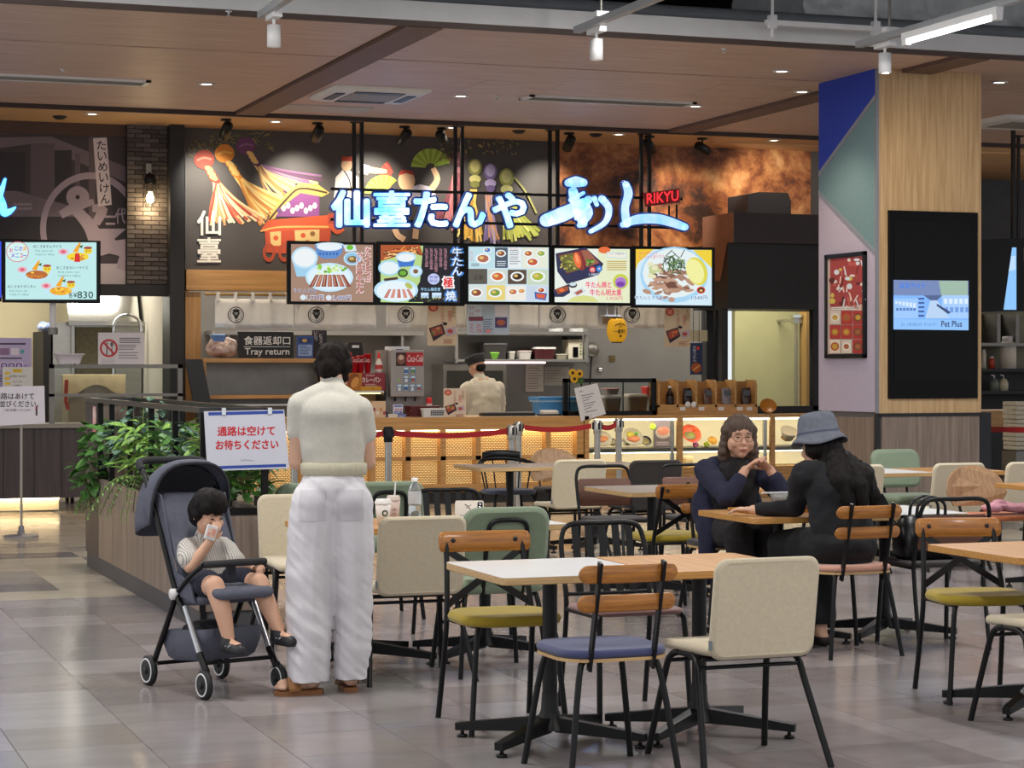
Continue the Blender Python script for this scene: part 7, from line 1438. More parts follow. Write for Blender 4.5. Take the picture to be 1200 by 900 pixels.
# phone leaning
q = onZ(550, 604, .70); t = thing('smartphone', 'white cased smartphone standing on its long edge', 'phone', q); mb = MB(); mb.prism(rrect(.155, .078, .012, 5), lambda u, v, k: q + RT * u + Vector((0, 0, .04 + v)) + FW * (k + v * .25), 0, .01); mb.build('case', mat('phone_case', '#d2c8bc', .4, var=.05), t)
mb = MB(); mb.prism(rrect(.028, .036, .008, 4, .058, .014), lambda u, v, k: q + RT * u + Vector((0, 0, .04 + v)) + FW * (k + v * .25), -.003, 0); cm = mb.build('camera_block', GB, t)
for v in (.022, .006): MB().lathe([(.001, 0), (.007, 0), (.007, .002), (.001, .002)], q + RT * .058 + Vector((0, 0, .04 + v)) + FW * (v * .25 - .005), 12, axis=(-FW.x, -FW.y, 0)).build('lens', CHROME, cm)
p = Print(lambda x, y: q + RT * x + Vector((0, 0, .04 + y)) + FW * (y * .25 - .0008), (0, 0, 0)); p.stroke([(-.025, .02), (-.005, .006), (.004, -.014), (-.012, -.022)], .006, '#6a645e'); p.stroke([(-.02, .0), (0.0, .012), (.012, .016)], .004, '#7a746e'); p.build('case_print', t)
MB().prism(rrect(.06, .03, .004, 3), lambda u, v, k: q + RT * u + FW * (.015 + v) + Vector((0, 0, k)), 0, .006).build('stand', DARK, t)
# meal things on the women's table
tz = .70; q = Vector((5.34, 10.62, tz)); t = thing('wooden_tray', 'wooden serving tray between the two seated women', 'tray', q)
MB().loft([[q + Vector((u, v, z_)) for u, v in rrect(.40 * s_, .30 * s_, .03, 4)] for z_, s_ in ((0, .95), (.004, .97), (.018, 1), (.018, .97), (.006, .94))]).build('tray', wood('tray_wood', '#b8863e', '#a0702e', .4, 'x', 6), t)
q = Vector((5.47, 10.68, tz + .007)); t = thing('noodle_bowl', 'grey patterned noodle bowl with white chopsticks across it', 'bowl', q); MB().lathe([(.001, .004), (.04, .004), (.045, .0), (.05, .004), (.085, .05), (.09, .085), (.086, .085), (.08, .05), (.001, .03)], q, 28).build('body', mat('bowl_grey', '#8a8a88', .4, var=.35, scale=50), t); MB().tube([q + Vector((-.16, -.02, .094)), q + Vector((.09, .03, .09))], .006, 6).build('chopsticks', WHITE, t)
q = Vector((5.3, 10.55, tz + .007)); t = thing('small_saucer', 'small white saucer on the wooden tray', 'saucer', q); MB().lathe([(.001, 0), (.035, 0), (.06, .014), (.057, .015), (.001, .004)], q, 20).build('dish', CER, t); MB().ell(q + Vector((.0, 0, .008)), .03, .025, .007, 10, 6).build('food', mat('pickle', '#b8a878', .6, var=.3, scale=60), t)
q = Vector((5.74, 10.55, tz)); t = thing('red_bowl', 'dark red soup bowl beside the black terminal', 'bowl', q); MB().lathe([(.001, .004), (.03, 0), (.034, .004), (.055, .03), (.062, .058), (.059, .058), (.05, .03), (.001, .015)], q, 24).build('body', mat('red_lacquer', '#5a1a1c', .25, var=.05), t); MB().lathe([(.001, .04), (.052, .04)], q, 20).build('soup', mat('soup', '#8a5a2e', .2, var=.2), t)
q = Vector((5.86, 10.72, tz)); t = thing('paper_cup', 'small white cup behind the black terminal', 'cup', q); MB().lathe([(.001, 0), (.025, 0), (.036, .07), (.034, .07), (.001, .01)], q, 20).build('body', CER, t); MB().lathe([(.036, .066), (.039, .07), (.036, .074)], q, 20, caps=False).build('rim', CER, t)
q = Vector((5.93, 10.5, tz)); t = thing('payment_terminal', 'black tilted tablet like device on the white table', 'device', q)
MB().box(q + Vector((.02, .02, .055)), (.13, .015, .085), rot_axis(.15, 'Z') @ rot_axis(-.75, 'X')).build('screen', GB, t, bevel=.004); MB().box(q + Vector((.0, .03, .03)), (.07, .06, .05), rot_axis(.3, 'Z')).build('body', DARK, t, bevel=.008); MB().box(q + Vector((0, .02, .005)), (.15, .1, .01), rot_axis(.15, 'Z')).build('base', BLACK, t, bevel=.003); MB().ell(q + Vector((-.07, .0, .04)), .035, .03, .04).build('coil_grip', DARK, t)
# black handbag on the loop chair
t = thing('black_handbag', 'black leather handbag standing on the brown loop chair', 'bag', (6.02, 10.05, .466), -.05); mb = MB()
mb.loft([[Vector((u + .0, v + .02, z_)) for u, v in rrect(w_, d_, .05, 5)] for z_, w_, d_ in ((0, .34, .16), (.02, .38, .2), (.12, .39, .2), (.21, .36, .12), (.235, .33, .07))]); mb.build('body', mat('black_leather', '#17181c', .35, var=.15, scale=12, bump=.4, bscale=50), t)
for y in (-.02, .06): MB().tube(catmull([(-.1, y, .22), (-.09, y - .01, .3), (-.02, y - .01, .335), (.06, y - .01, .3), (.07, y, .22)], 5), .009, 8).build('handle', mat('black_leather', '#17181c'), t)
MB().bx(-.02, .02, -.085, -.075, .1, .13).build('buckle', CHROME, t)
# pink cloth on the orange seat
mb = MB(); 
for k in range(9): mb.ell((8.24 + random.uniform(-.12, .14), 12.82 + random.uniform(-.1, .08), .50 + random.uniform(0, .03)), .08, .06, .03)
o = blob(mb, 'folded_pink_cloth', mat('pink_cloth', '#c9909c', .8, var=.15, scale=20), .012, 3, None, (.012, lambda v: noise.noise(v * 24))); tag(o, 'crumpled pink cloth on the orange chair seat', 'cloth')
mn = min(v.co.z for v in o.data.vertices); o.location.z = .484 - mn
# ================================================================== PEOPLE
random.seed(41)
SKIN = mat('skin', '#c99a80', .55, var=.06, scale=14); SKINP = mat('skin_pale', '#cfa58c', .55, var=.06, scale=14); HAIRD = mat('dark_hair', '#120d0c', .62, spec=.2, var=.4, scale=30, stretch=(4, 4, .6), bump=.8, bscale=60); HAIRB = mat('grey_brown_hair', '#4f3c30', .6, var=.35, scale=26, stretch=(4, 4, .5), bump=.8, bscale=50)
HAIRW = mat('brown_black_hair', '#170f0c', .7, spec=.15, var=.4, scale=30, stretch=(4, 4, .6), bump=.8, bscale=60)
def V3(*a): return Vector(a)
def chainc(mb, pts, rad, sx=1, sy=1, ref=(1, 0, 0)):
    for i in range(len(pts) - 1): mb.cap(pts[i], pts[i + 1], rad[i], rad[i + 1], sx, sy, ref)
def basis(f, up=(0, 0, 1)):
    f = Vector(f).normalized(); r = f.cross(Vector(up)).normalized(); u = r.cross(f); return r, f, u
def head(mb, c, f, s=1.0, up=(0, 0, 1)):
    r, f, u = basis(f, up); R = Matrix((r, f, u)).transposed(); c = Vector(c); P = lambda x, y, z_: c + r * x * s + f * y * s + u * z_ * s
    mb.ell(P(0, -.012, .028), .074 * s, .092 * s, .09 * s, 18, 12, R); mb.ell(P(0, .018, -.03), .06 * s, .07 * s, .082 * s, 16, 10, R); mb.cap(P(0, .05, -.088), P(0, .04, -.06), .024 * s, .035 * s)
    mb.cap(P(0, .088, .0), P(0, .1, -.028), .008 * s, .013 * s); mb.ell(P(0, .083, -.062), .022 * s, .012 * s, .011 * s, 10, 8, R)
    for k in (-1, 1): mb.ell(P(k * .074, -.012, -.008), .01 * s, .018 * s, .03 * s, 10, 8, R); mb.ell(P(k * .04, .058, -.03), .026 * s, .022 * s, .026 * s, 10, 8, R)
    return P, R
def face(t, P, R, s, lid=False, lipc='#a86a60', brow='#3a2a22'):
    for k in (-1, 1):
        e = MB().ell(P(k * .03, .076, .005), .013 * s, .006 * s, (.003 if lid else .0048) * s, 12, 8, R).build('eye', mat('eye_white', '#e2dcd6', .3, var=.02) if not lid else mat('lash', '#2a1c18', .6, var=.1), t)
        if not lid: MB().ell(P(k * .03, .0815, .004), .0062 * s, .003 * s, .0045 * s, 10, 8, R).build('iris', mat('iris', '#1c1210', .3, var=.05), e)
        MB().tube([P(k * .045, .071, .024), P(k * .03, .083, .029), P(k * .014, .086, .026)], .0028 * s, 6).build('eyebrow', mat('brow_' + brow, brow, .8, var=.1), t)
    MB().ell(P(0, .0935, -.062), .019 * s, .004 * s, .004 * s, 12, 8, R).build('lips', mat('lips_' + lipc, lipc, .5, var=.05), t)
def hand(mb, w, d, n, s=1.0, curl=.5, spread=.16, side=1):
    """w wrist, d towards fingers, n palm normal (fingers curl to it), side of the thumb"""
    d = Vector(d).normalized(); n = Vector(n); n = (n - d * n.dot(d)).normalized(); r = d.cross(n) * side; w = Vector(w)
    mb.cap(w, w + d * .035 * s, .024 * s, .03 * s, 1.15, .55, r); mb.cap(w + d * .03 * s, w + d * .07 * s, .03 * s, .034 * s, 1.15, .42, r)
    for i, L in enumerate((.068, .077, .072, .056)):
        o = (i - 1.5); b = w + d * (.078 - .004 * abs(o - .5)) * s + r * (-o * .0185 * s); dd = (d - r * o * spread * .5).normalized(); a = curl
        for k, f in enumerate((.46, .31, .25)):
            ang = a * (k + .6) * .8; e = b + (dd * cos(ang) + n * sin(ang)) * L * f * s; mb.cap(b, e, (.0092 - .0009 * k) * s, (.0087 - .0009 * k) * s, n=10); b = e
    b = w + d * .025 * s + r * .026 * s; e = b + (d * .6 + r * .75 + n * .25).normalized() * .034 * s; mb.cap(b, e, .013 * s, .0105 * s, n=10); mb.cap(e, e + (d * .9 + r * .25 + n * .35).normalized() * .03 * s, .0102 * s, .0085 * s, n=10)
def fold(fx, fy, fz, f2=1.9): return lambda v: noise.noise(V3(v.x * fx, v.y * fy, v.z * fz)) + .5 * noise.noise(V3(v.x * fx, v.y * fy, v.z * fz) * f2)
# ---------------------------------------------------------------- standing woman, seen from behind
q = onZ(388, 812); wm = thing('person', 'standing person in cream knit top and wide white trousers, seen from behind', 'person', (q.x, q.y, 0), -YAW)
mb = MB(); P, R = head(mb, (.0, .1, 1.49), (.12, .72, -.68), .98)
chainc(mb, [V3(0, .03, 1.35), V3(0, .045, 1.42), V3(0, .07, 1.46)], [.045, .048, .05]); mb.cap((0, .02, 1.0), (0, .02, 1.27), .1, .1, 1.15, .7)
for k, sh, el, wr in ((-1, (-.14, .0, 1.335), (-.158, .02, 1.06), (-.07, .24, 1.08)), (1, (.135, .0, 1.315), (.165, .06, 1.06), (.06, .26, 1.1))):
    chainc(mb, [V3(*sh), (V3(*sh) + V3(*el)) / 2, V3(*el), (V3(*el) * .6 + V3(*wr) * .4), V3(*wr)], [.05, .046, .038, .037, .026]); hand(mb, wr, (-k * .5, .8, .1), (0, 0, 1), 1, .7, side=k)
for k, ax, ay, tx, ty in ((-1, -.09, -.02, -.215, -.075), (1, .085, .055, .05, .18)):
    chainc(mb, [V3(k * .07, 0, .85), V3(ax * 1.15, ay + .01, .45), V3(ax, ay, .1)], [.08, .045, .036]); mb.cap((ax + .01, ay, .055), (tx, ty, .045), .034, .03, 1, .7, (0, 0, 1)); mb.cap((ax, ay - .02, .06), (ax, ay, .12), .034, .038)
    fd = V3(tx - ax, ty - ay, 0).normalized(); sd_ = V3(-fd.y, fd.x, 0)
    for j in range(5): b = V3(tx, ty, .036) + sd_ * (j - 2) * .016; mb.cap(b, b + fd * (.03 - abs(j - 1) * .004), .011, .009)
blob(mb, 'body', SKINP, .007, 4, wm)
mb = MB(); mb.ell((.01, 0, .95), .155, .13, .12); mb.ell((-.055, -.035, .9), .1, .09, .11); mb.ell((.075, -.035, .9), .1, .09, .11)
chainc(mb, [V3(-.07, -.02, .88), V3(-.095, -.015, .62), V3(-.1, -.02, .4), V3(-.1, -.03, .0)], [.115, .114, .11, .094], 1, 1.0); chainc(mb, [V3(.085, .0, .88), V3(.095, .02, .62), V3(.1, .045, .4), V3(.085, .05, .0)], [.11, .103, .09, .08], 1, 1.0); mb.cap((.01, 0, .95), (.01, 0, .97), .125, .115, 1.12, .85)
def tz(c):
    c = c.copy(); c.z = max(c.z, .062); return c
lg = lambda v: (.4 + .6 * max(0, min(1, (.75 - v.z) * 2.2)))
fa, fb = fold(7, 7, 26), fold(5, 5, 7)
TR = blob(mb, 'trousers', mat('white_cotton', '#dad8dc', .85, var=.04, scale=10, bump=.25, bscale=90), .009, 4, wm, (.007, lambda v: (fa(v + V3(0, 0, v.x * .9)) * lg(v) + fb(v) * 1.0)), tz)
for x in (-.075, .095):
    mb = MB(); G = 12; mb.add([V3(x - .06 + .12 * i / G, -.2, .80 + .14 * j / G) for j in range(G + 1) for i in range(G + 1)], [(j * (G + 1) + i, j * (G + 1) + i + 1, (j + 1) * (G + 1) + i + 1, (j + 1) * (G + 1) + i) for j in range(G) for i in range(G)], True); o_ = mb.build('pocket', mat('pocket_cotton', '#c9c7cc', .85, var=.03, bump=.2), wm); m_ = o_.modifiers.new('s', 'SHRINKWRAP'); m_.target = TR; m_.wrap_method = 'PROJECT'; m_.use_project_y = True; m_.use_positive_direction = True; m_.use_negative_direction = False; m_.offset = .004
KN = mat('cream_knit', '#c6c3b8', .9, var=.05, scale=40, bump=.5, bscale=160)
mb = MB(); mb.cap((.01, 0, 1.06), (0, .0, 1.25), .138, .15, 1.06, .72); mb.ell((0, -.012, 1.29), .152, .108, .1); mb.cap((-.1, .0, 1.34), (0, .02, 1.385), .062, .062); mb.cap((.095, .0, 1.325), (0, .02, 1.385), .062, .062); mb.cap((0, .02, 1.38), (0, .05, 1.415), .062, .058)
for k, sh, el in ((-1, (-.138, .0, 1.325), (-.152, .015, 1.21)), (1, (.133, .0, 1.305), (.15, .03, 1.2))): mb.cap(sh, el, .062, .06)
blob(mb, 'knit_top', KN, .008, 10, wm, (.005, fold(5, 5, 11)))
mb = MB(); mb.loft([[V3(.012 + .15 * a * cos(t), .115 * a * sin(t), z_) for t in [2 * pi * k / 40 for k in range(40)]] for z_, a in ((1.0, .93), (1.005, 1.0), (1.03, 1.03), (1.055, 1.03), (1.062, .96))]); mb.build('hem_band', mat('ribbed_hem', '#bfb9a2', .9, var=.1, scale=50, stretch=(3, 3, .2), bump=.5, bscale=120), wm)
mb = MB(); r, f, u = basis((.12, .72, -.68)); 
for x, y, z_, a in ((0, -.02, .05, .1), (0, -.055, .02, .085), (0, -.05, -.03, .07), (.05, -.01, .01, .06), (-.05, -.01, .01, .06), (0, .03, .07, .075), (.06, .02, -.03, .03), (-.06, .02, -.03, .03), (0, -.075, -.055, .045)): mb.ell(P(x * .9, y, z_ - .004), a * .84, a * .88, a * .88)
blob(mb, 'hair', HAIRW, .006, 3, wm, (.008, fold(45, 20, 20)))
for k, ax, ay, tx, ty in ((-1, -.075, -.02, -.23, -.085), (1, .085, .05, .05, .2)):
    fd = V3(tx - ax, ty - ay, 0); L = fd.length + .07; fd.normalize(); c = (V3(ax, ay, 0) + V3(tx, ty, 0)) / 2 - fd * .01; sd_ = V3(-fd.y, fd.x, 0); o = [(.5, .0), (.44, .3), (.2, .42), (-.15, .33), (-.42, .3), (-.5, 0), (-.42, -.3), (-.15, -.3), (.2, -.4), (.44, -.3)]
    tl = .03 if k < 0 else 0
    mb = MB(); mb.loft([[c + fd * a * L + sd_ * b * .105 + V3(0, 0, z_ + tl * max(0, -a + .1) * 0) for a, b in o] for z_ in (0, .022)], True, False); mb.build('sandal_sole', mat('sandal_tan', '#8a5a34', .6, var=.1), wm)
    mb = MB(); ring = []
    for i in range(9): a = pi * i / 8; ring.append([c + fd * (.16 + w_) * L * .9 + sd_ * .052 * cos(a) + V3(0, 0, .02 + .055 * sin(a)) for w_ in (-.13, .13)])
    mb.loft(ring, False, True, closed=False); o_ = mb.build('sandal_strap', mat('strap_tan', '#9a6a3c', .6, var=.1), wm); m_ = o_.modifiers.new('t', 'SOLIDIFY'); m_.thickness = .004
# ---------------------------------------------------------------- elderly woman at the table
ew = thing('person', 'elderly person with glasses in navy cardigan, chin over clasped hands', 'person', (5.38, 11.25, 0), pi)
fdir = V3(.17, 1, -.02); mb = MB(); P, R = head(mb, (0, .16, 1.095), fdir, 1.04); [mb.ell(P(k * .045, .03, -.035), .03, .035, .045) for k in (-1, 1)]
chainc(mb, [V3(0, .09, .9), V3(0, .11, .97), V3(0, .13, 1.03)], [.06, .055, .055]); mb.cap((0, .0, .58), (0, .07, .86), .1, .1, 1.1, .75)
WR = [(.03, .3, .915), (-.12, .31, .915)]
for k, el, wr in ((1, (.17, .36, .755), WR[0]), (-1, (-.2, .36, .755), WR[1])):
    chainc(mb, [V3(k * .165, .08, .9), (V3(k * .165, .08, .9) + V3(*el)) / 2, V3(*el), V3(*wr)], [.05, .045, .038, .026])
hand(mb, WR[0], (-.75, .15, .62), (-.3, .3, -.8), .95, .35, side=1); hand(mb, WR[1], (.78, .2, .55), (.3, .35, -.8), .95, .55, side=-1)
for k in (-1, 1): chainc(mb, [V3(k * .09, .0, .56), V3(k * .1, .36, .53), V3(k * .1, .36, .25), V3(k * .1, .32, .06)], [.085, .065, .05, .036]); mb.cap((k * .1, .31, .035), (k * .1, .45, .03), .033, .027)
blob(mb, 'body', SKIN, .0048, 3, ew); face(ew, P, R, 1.04, True, '#94504c', '#4a382e')
mb = MB()
for x, y, z_, a in ((0, -.02, .04, .094), (0, -.05, .0, .09), (0, .0, .055, .082), (.035, .02, .066, .042), (-.035, .02, .066, .042), (.07, -.005, .04, .038), (-.07, -.005, .04, .038), (.078, -.01, .0, .03), (-.078, -.01, .0, .03), (.082, -.012, -.04, .032), (-.082, -.012, -.04, .032), (.086, -.012, -.08, .034), (-.086, -.012, -.08, .034), (.085, -.02, -.115, .032), (-.085, -.02, -.115, .032), (0, -.07, -.07, .07), (.05, -.05, -.1, .05), (-.05, -.05, -.1, .05)): mb.ell(P(x, y, z_), a, a, a)
blob(mb, 'hair', HAIRB, .006, 7, ew, (.004, fold(70, 30, 5)))
gl = MB()
for k in (-1, 1):
    ring = [P(k * .033 + .025 * cos(a), .096 - .006 * abs(cos(a)), .0 + .019 * sin(a)) for a in [2 * pi * j / 20 for j in range(21)]]; gl.tube(ring, .0016, 5, caps=False); gl.tube([P(k * .058, .09, .004), P(k * .08, .0, .006)], .0018, 5)
gl.tube([P(-.009, .1, .003), P(0, .104, .006), P(.009, .1, .003)], .0016, 5); gl.build('glasses', mat('bronze_rim', '#5a4438', .3, .6, var=.05), ew)
CAR = mat('navy_cardigan', '#191b35', .9, var=.15, scale=30, bump=.4, bscale=120)
mb = MB(); mb.cap((.0, -.03, .6), (0, .03, .86), .15, .15, 1.3, .72); mb.cap((-.11, .075, .93), (.11, .075, .93), .06, .06)
for k, el, wr in ((1, (.175, .36, .762), (.078, .32, .86)), (-1, (-.203, .36, .762), (-.15, .328, .858))): chainc(mb, [V3(k * .165, .07, .9), (V3(k * .165, .08, .9) + V3(*el)) / 2, V3(*el), V3(*wr)], [.072, .066, .056, .046])
for k in (-1, 1): chainc(mb, [V3(k * .15, -.02, .7), V3(k * .17, .1, .56), V3(k * .185, .1, .3)], [.09, .07, .05], .7, 1.2)
blob(mb, 'cardigan', CAR, .008, 4, ew, (.008, fold(9, 9, 12)))
DRS = mat('dark_print_dress', '#201c1e', .85, var=.6, col2='#0f0d10', scale=22)
mb = MB(); mb.cap((0, .03, .62), (0, .1, .88), .14, .13, 1.1, .8); mb.ell((0, .14, .8), .1, .06, .1)
for k in (-1, 1): chainc(mb, [V3(k * .09, .0, .57), V3(k * .1, .36, .545), V3(k * .09, .38, .3), V3(k * .08, .38, .18)], [.1, .085, .075, .08])
mb.cap((-.05, .3, .4), (.05, .3, .4), .09, .09); blob(mb, 'dress', DRS, .01, 4, ew, (.008, fold(9, 9, 12)))
MB().lathe([(.03, -.007), (.032, 0), (.03, .007)], (-.139, .305, .875), 18, axis=(.4, -.05, .5), caps=False).build('bracelet', mat('bracelet', '#2c2a30', .4, .5, var=.1), ew)
for k in (-1, 1): MB().ell((k * .1, .39, .032), .04, .11, .032).build('shoe', DARK, ew)
# ---------------------------------------------------------------- woman in the bucket hat
hw = thing('person', 'person in grey blue bucket hat and black clothes seated with back turned', 'person', (5.43, 9.97, 0), .12)
fh = V3(-.35, 1, -.18); mb = MB(); P, R = head(mb, (-.01, .2, 1.075), fh, 1.0); chainc(mb, [V3(0, .1, .92), V3(0, .13, .97), V3(0, .16, 1.0)], [.06, .055, .055]); mb.cap((0, .0, .57), (0, .06, .84), .11, .11, 1.2, .75)
ARM = ((-1, (-.165, .09, .935), (-.13, .24, .75), (-.30, .385, .735)), (1, (.165, .06, .925), (.23, .27, .75), (.08, .42, .74)))
for k, sh, el, wr in ARM: chainc(mb, [V3(*sh), (V3(*sh) + V3(*el)) / 2, V3(*el), V3(*wr)], [.05, .045, .038, .026]); hand(mb, wr, (-.6 if k < 0 else -.8, .8 if k < 0 else .3, .02), (0, 0, -1), .92, .35, side=k)
for k in (-1, 1): chainc(mb, [V3(k * .09, .0, .55), V3(k * .1, .4, .52), V3(k * .09, .36, .25), V3(k * .06, .27, .07)], [.085, .065, .05, .036]); mb.cap((k * .06, .25, .045), (k * .06, .4, .035), .034, .027)
blob(mb, 'body', SKINP, .006, 3, hw); face(hw, P, R, 1.0)
BLK = mat('black_jersey', '#121318', .9, var=.2, scale=20, bump=.4, bscale=90)
mb = MB(); mb.cap((.01, -.02, .56), (0, .05, .86), .155, .15, 1.22, .75); mb.cap((-.12, .09, .945), (.12, .07, .94), .062, .062); mb.ell((0, .02, .83), .165, .12, .14)
for k, sh, el, wr in ARM: chainc(mb, [V3(*sh), (V3(*sh) + V3(*el)) / 2, V3(*el), V3(*el) * .15 + V3(*wr) * .85], [.078, .068, .055, .036])
blob(mb, 'jumper', BLK, .008, 4, hw, (.01, fold(9, 9, 14)))
mb = MB(); mb.ell((0, -.0, .56), .2, .17, .1)
for k in (-1, 1): chainc(mb, [V3(k * .1, .0, .555), V3(k * .11, .38, .54), V3(k * .1, .36, .34), V3(k * .07, .29, .15)], [.11, .09, .085, .085])
blob(mb, 'trousers', mat('black_trousers', '#101014', .9, var=.2, bump=.3), .01, 4, hw, (.008, fold(9, 9, 12)), lambda c: V3(c.x, c.y, max(c.z, .12 if c.y > .12 else .476)))
mb = MB()
for x, y, z_, a in ((0, -.03, .04, .096), (0, -.06, -.02, .085), (.06, -.02, -.02, .05), (-.06, -.02, -.02, .05), (0, -.085, -.1, .08), (.05, -.1, -.14, .065), (-.04, -.095, -.14, .065), (.075, -.06, -.1, .05)): mb.ell(P(x, y, z_), a, a, a)
chainc(mb, [P(.05, -.1, -.1), V3(.12, -.03, .92), V3(.16, -.05, .82), V3(.18, -.05, .74)], [.07, .06, .045, .02]); chainc(mb, [P(-.03, -.11, -.1), V3(-.05, -.05, .9), V3(-.03, -.09, .8)], [.07, .06, .03]); chainc(mb, [P(.02, -.12, -.1), V3(.05, -.07, .88), V3(.07, -.1, .76)], [.07, .06, .03])
blob(mb, 'hair', HAIRD, .007, 3, hw, (.009, fold(50, 40, 6)))
r, f, u = basis(fh); mb = MB(); HT = mat('denim_hat', '#666a76', .9, var=.15, scale=40, bump=.5, bscale=120); cc = P(0, -.015, .0)
rings = []
for z_, a, b in ((-.012, .142, .158), (.004, .132, .146), (.026, .112, .127), (.045, .102, .117), (.1, .096, .108), (.132, .088, .098), (.147, .075, .082), (.153, .045, .045), (.154, .001, .001)):
    rings.append([cc + r * a * cos(t) + f * b * sin(t) + u * (z_ + .03 + (.012 * sin(3 * t) if z_ < .02 else 0)) for t in [2 * pi * k / 32 for k in range(32)]])
mb.loft(rings, False); o_ = mb.build('bucket_hat', HT, hw); m_ = o_.modifiers.new('t', 'SOLIDIFY'); m_.thickness = .004; m_.offset = -1
mb = MB(); mb.loft([[cc + r * a * cos(t) + f * b * sin(t) + u * (z_ + .03) for t in [2 * pi * k / 32 for k in range(32)]] for z_, a, b in ((.041, .107, .122), (.045, .1055, .1195), (.049, .1045, .118))], False); mb.build('hat_seam', mat('hat_seam', '#4a5266', .9, var=.1), o_)
for k in (-1, 1): mb = MB(); mb.cap((k * .06, .24, .04), (k * .06, .4, .03), .042, .032); blob(mb, 'shoe', mat('dark_shoe', '#221a1c', .6, var=.1), .007, 2, hw, None, lambda c: V3(c.x, c.y, min(max(c.z, .0), .05)))
# ---------------------------------------------------------------- cook behind the counter
q = onY(566, 430, 23.35); ck = thing('person', 'cook in pale work coat and dark cap with back turned', 'person', (q.x, 23.35, 0), .25)
mb = MB(); P, R = head(mb, (-.05, .06, 1.5), (-.5, 1, -.35), 1.05); chainc(mb, [V3(0, 0, 1.3), V3(-.02, .02, 1.36), V3(-.035, .04, 1.42)], [.065, .06, .06]); mb.cap((0, 0, .95), (0, 0, 1.25), .13, .15, 1.1, .7)
for k, wr in ((-1, (-.12, .38, 1.05)), (1, (.14, .38, 1.05))): chainc(mb, [V3(k * .19, 0, 1.26), V3(k * .25, .1, 1.0), V3(*wr)], [.055, .045, .03]); hand(mb, wr, (0, 1, 0), (0, 0, -1), 1, .6, side=k)
for k in (-1, 1): chainc(mb, [V3(k * .1, 0, .9), V3(k * .1, 0, .5), V3(k * .1, 0, .09)], [.1, .065, .045]); mb.cap((k * .1, -.02, .045), (k * .1, .14, .04), .04, .034)
blob(mb, 'body', SKIN, .009, 3, ck); mb = MB(); mb.cap((0, -.01, .82), (0, -.01, 1.18), .2, .2, 1.1, .78); mb.ell((0, -.03, 1.22), .22, .13, .13); mb.cap((-.12, 0, 1.31), (.12, 0, 1.31), .068, .068); mb.cap((-.02, .01, 1.34), (-.03, .03, 1.39), .075, .068)
for k, wr in ((-1, (-.14, .32, 1.04)), (1, (.16, .32, 1.04))): chainc(mb, [V3(k * .2, 0, 1.25), V3(k * .27, .09, 1.0), V3(*wr)], [.092, .085, .065])
blob(mb, 'work_coat', mat('pale_coat', '#c9c4b6', .85, var=.06, bump=.2), .011, 4, ck, (.016, fold(8, 8, 10)))
mb = MB()
for k in (-1, 1): chainc(mb, [V3(k * .1, 0, .85), V3(k * .1, 0, .5), V3(k * .1, 0, .06)], [.12, .1, .09])
blob(mb, 'trousers', mat('cook_trousers', '#2a2a30', .85, var=.1), .012, 3, ck, None, lambda c: V3(c.x, c.y, max(c.z, .05)))
mb = MB(); r, f, u = basis((-.5, 1, -.35)); cc = P(0, -.01, .03); mb.loft([[cc + r * a * cos(t) + f * b * sin(t) + u * z_ for t in [2 * pi * k / 24 for k in range(24)]] for z_, a, b in ((.0, .088, .104), (.03, .095, .11), (.07, .118, .128), (.1, .105, .115), (.112, .06, .07), (.114, .001, .001))]); mb.build('cap', mat('cook_cap', '#24262a', .8, var=.1), ck)
mb = MB(); mb.ell(P(0, -.04, -.01), .075, .065, .07); blob(mb, 'hair', HAIRD, .008, 3, ck)
# ================================================================== PLANTER BARRIER
random.seed(53)
PX0, PX1, PY0, PY1, PZ = 2.42, 2.81, 11.9, 16.2, 1.27
pb = thing('planter_barrier', 'long wood clad planter barrier with black posts and rail', 'planter', ((PX0 + PX1) / 2, (PY0 + PY1) / 2, 0))
MB().bx(PX0 + .01, PX1 - .01, PY0 + .01, PY1 - .01, 0, .12).build('plinth', mat('plinth_grey', '#4b494c', .6, var=.08), pb); MB().bx(PX0 + .03, PX1 - .03, PY0 + .03, PY1 - .03, .12, .62).build('trough', DARK, pb); MB().bx(PX0 + .04, PX1 - .04, PY0 + .04, PY1 - .04, .62, .66).build('soil', mat('soil', '#2c211a', .95, var=.4, scale=40, bump=.8, bscale=60), pb)
n = 7; L = (PY1 - PY0) / n
for k in range(n):
    for x0, x1 in ((PX0, PX0 + .03), (PX1 - .03, PX1)): MB().bx(x0, x1, PY0 + k * L + .006, PY0 + (k + 1) * L - .006, .12, .69 if k < 6 else PZ - .03).build('cladding_panel', LAMIN if k < 6 else DKBR, pb)
for y0, y1 in ((PY0, PY0 + .03), (PY1 - .03, PY1)): MB().bx(PX0 + .03, PX1 - .03, y0, y1, .12, .69 if y0 == PY0 else PZ - .03).build('cladding_panel', LAMIN, pb)
MB().bx(PX0 - .004, PX1 + .004, PY0 - .004, PY0 + .034, .66, .70).build('front_cap', BLACK, pb)
for x in (PX0 + .018, PX1 - .018):
    for y in (PY0 + .02, 12.75, 13.55, 14.35, 15.1, PY1 - .6): MB().bx(x - .018, x + .018, y - .018, y + .018, .0 if y == PY0 + .02 else .6, PZ - .02).build('post', BLACK, pb)
RAILM = mat('rail_grey', '#3b3a3c', .35, .5, var=.1)
for a in ((PX0 - .01, PX0 + .05, PY0 - .01, PY1), (PX1 - .05, PX1 + .01, PY0 - .01, PY1), (PX0 + .05, PX1 - .05, PY0 - .01, PY0 + .05), (PX0 + .05, PX1 - .05, PY1 - .06, PY1)): MB().bx(a[0], a[1], a[2], a[3], PZ - .03, PZ).build('top_rail', RAILM, pb)
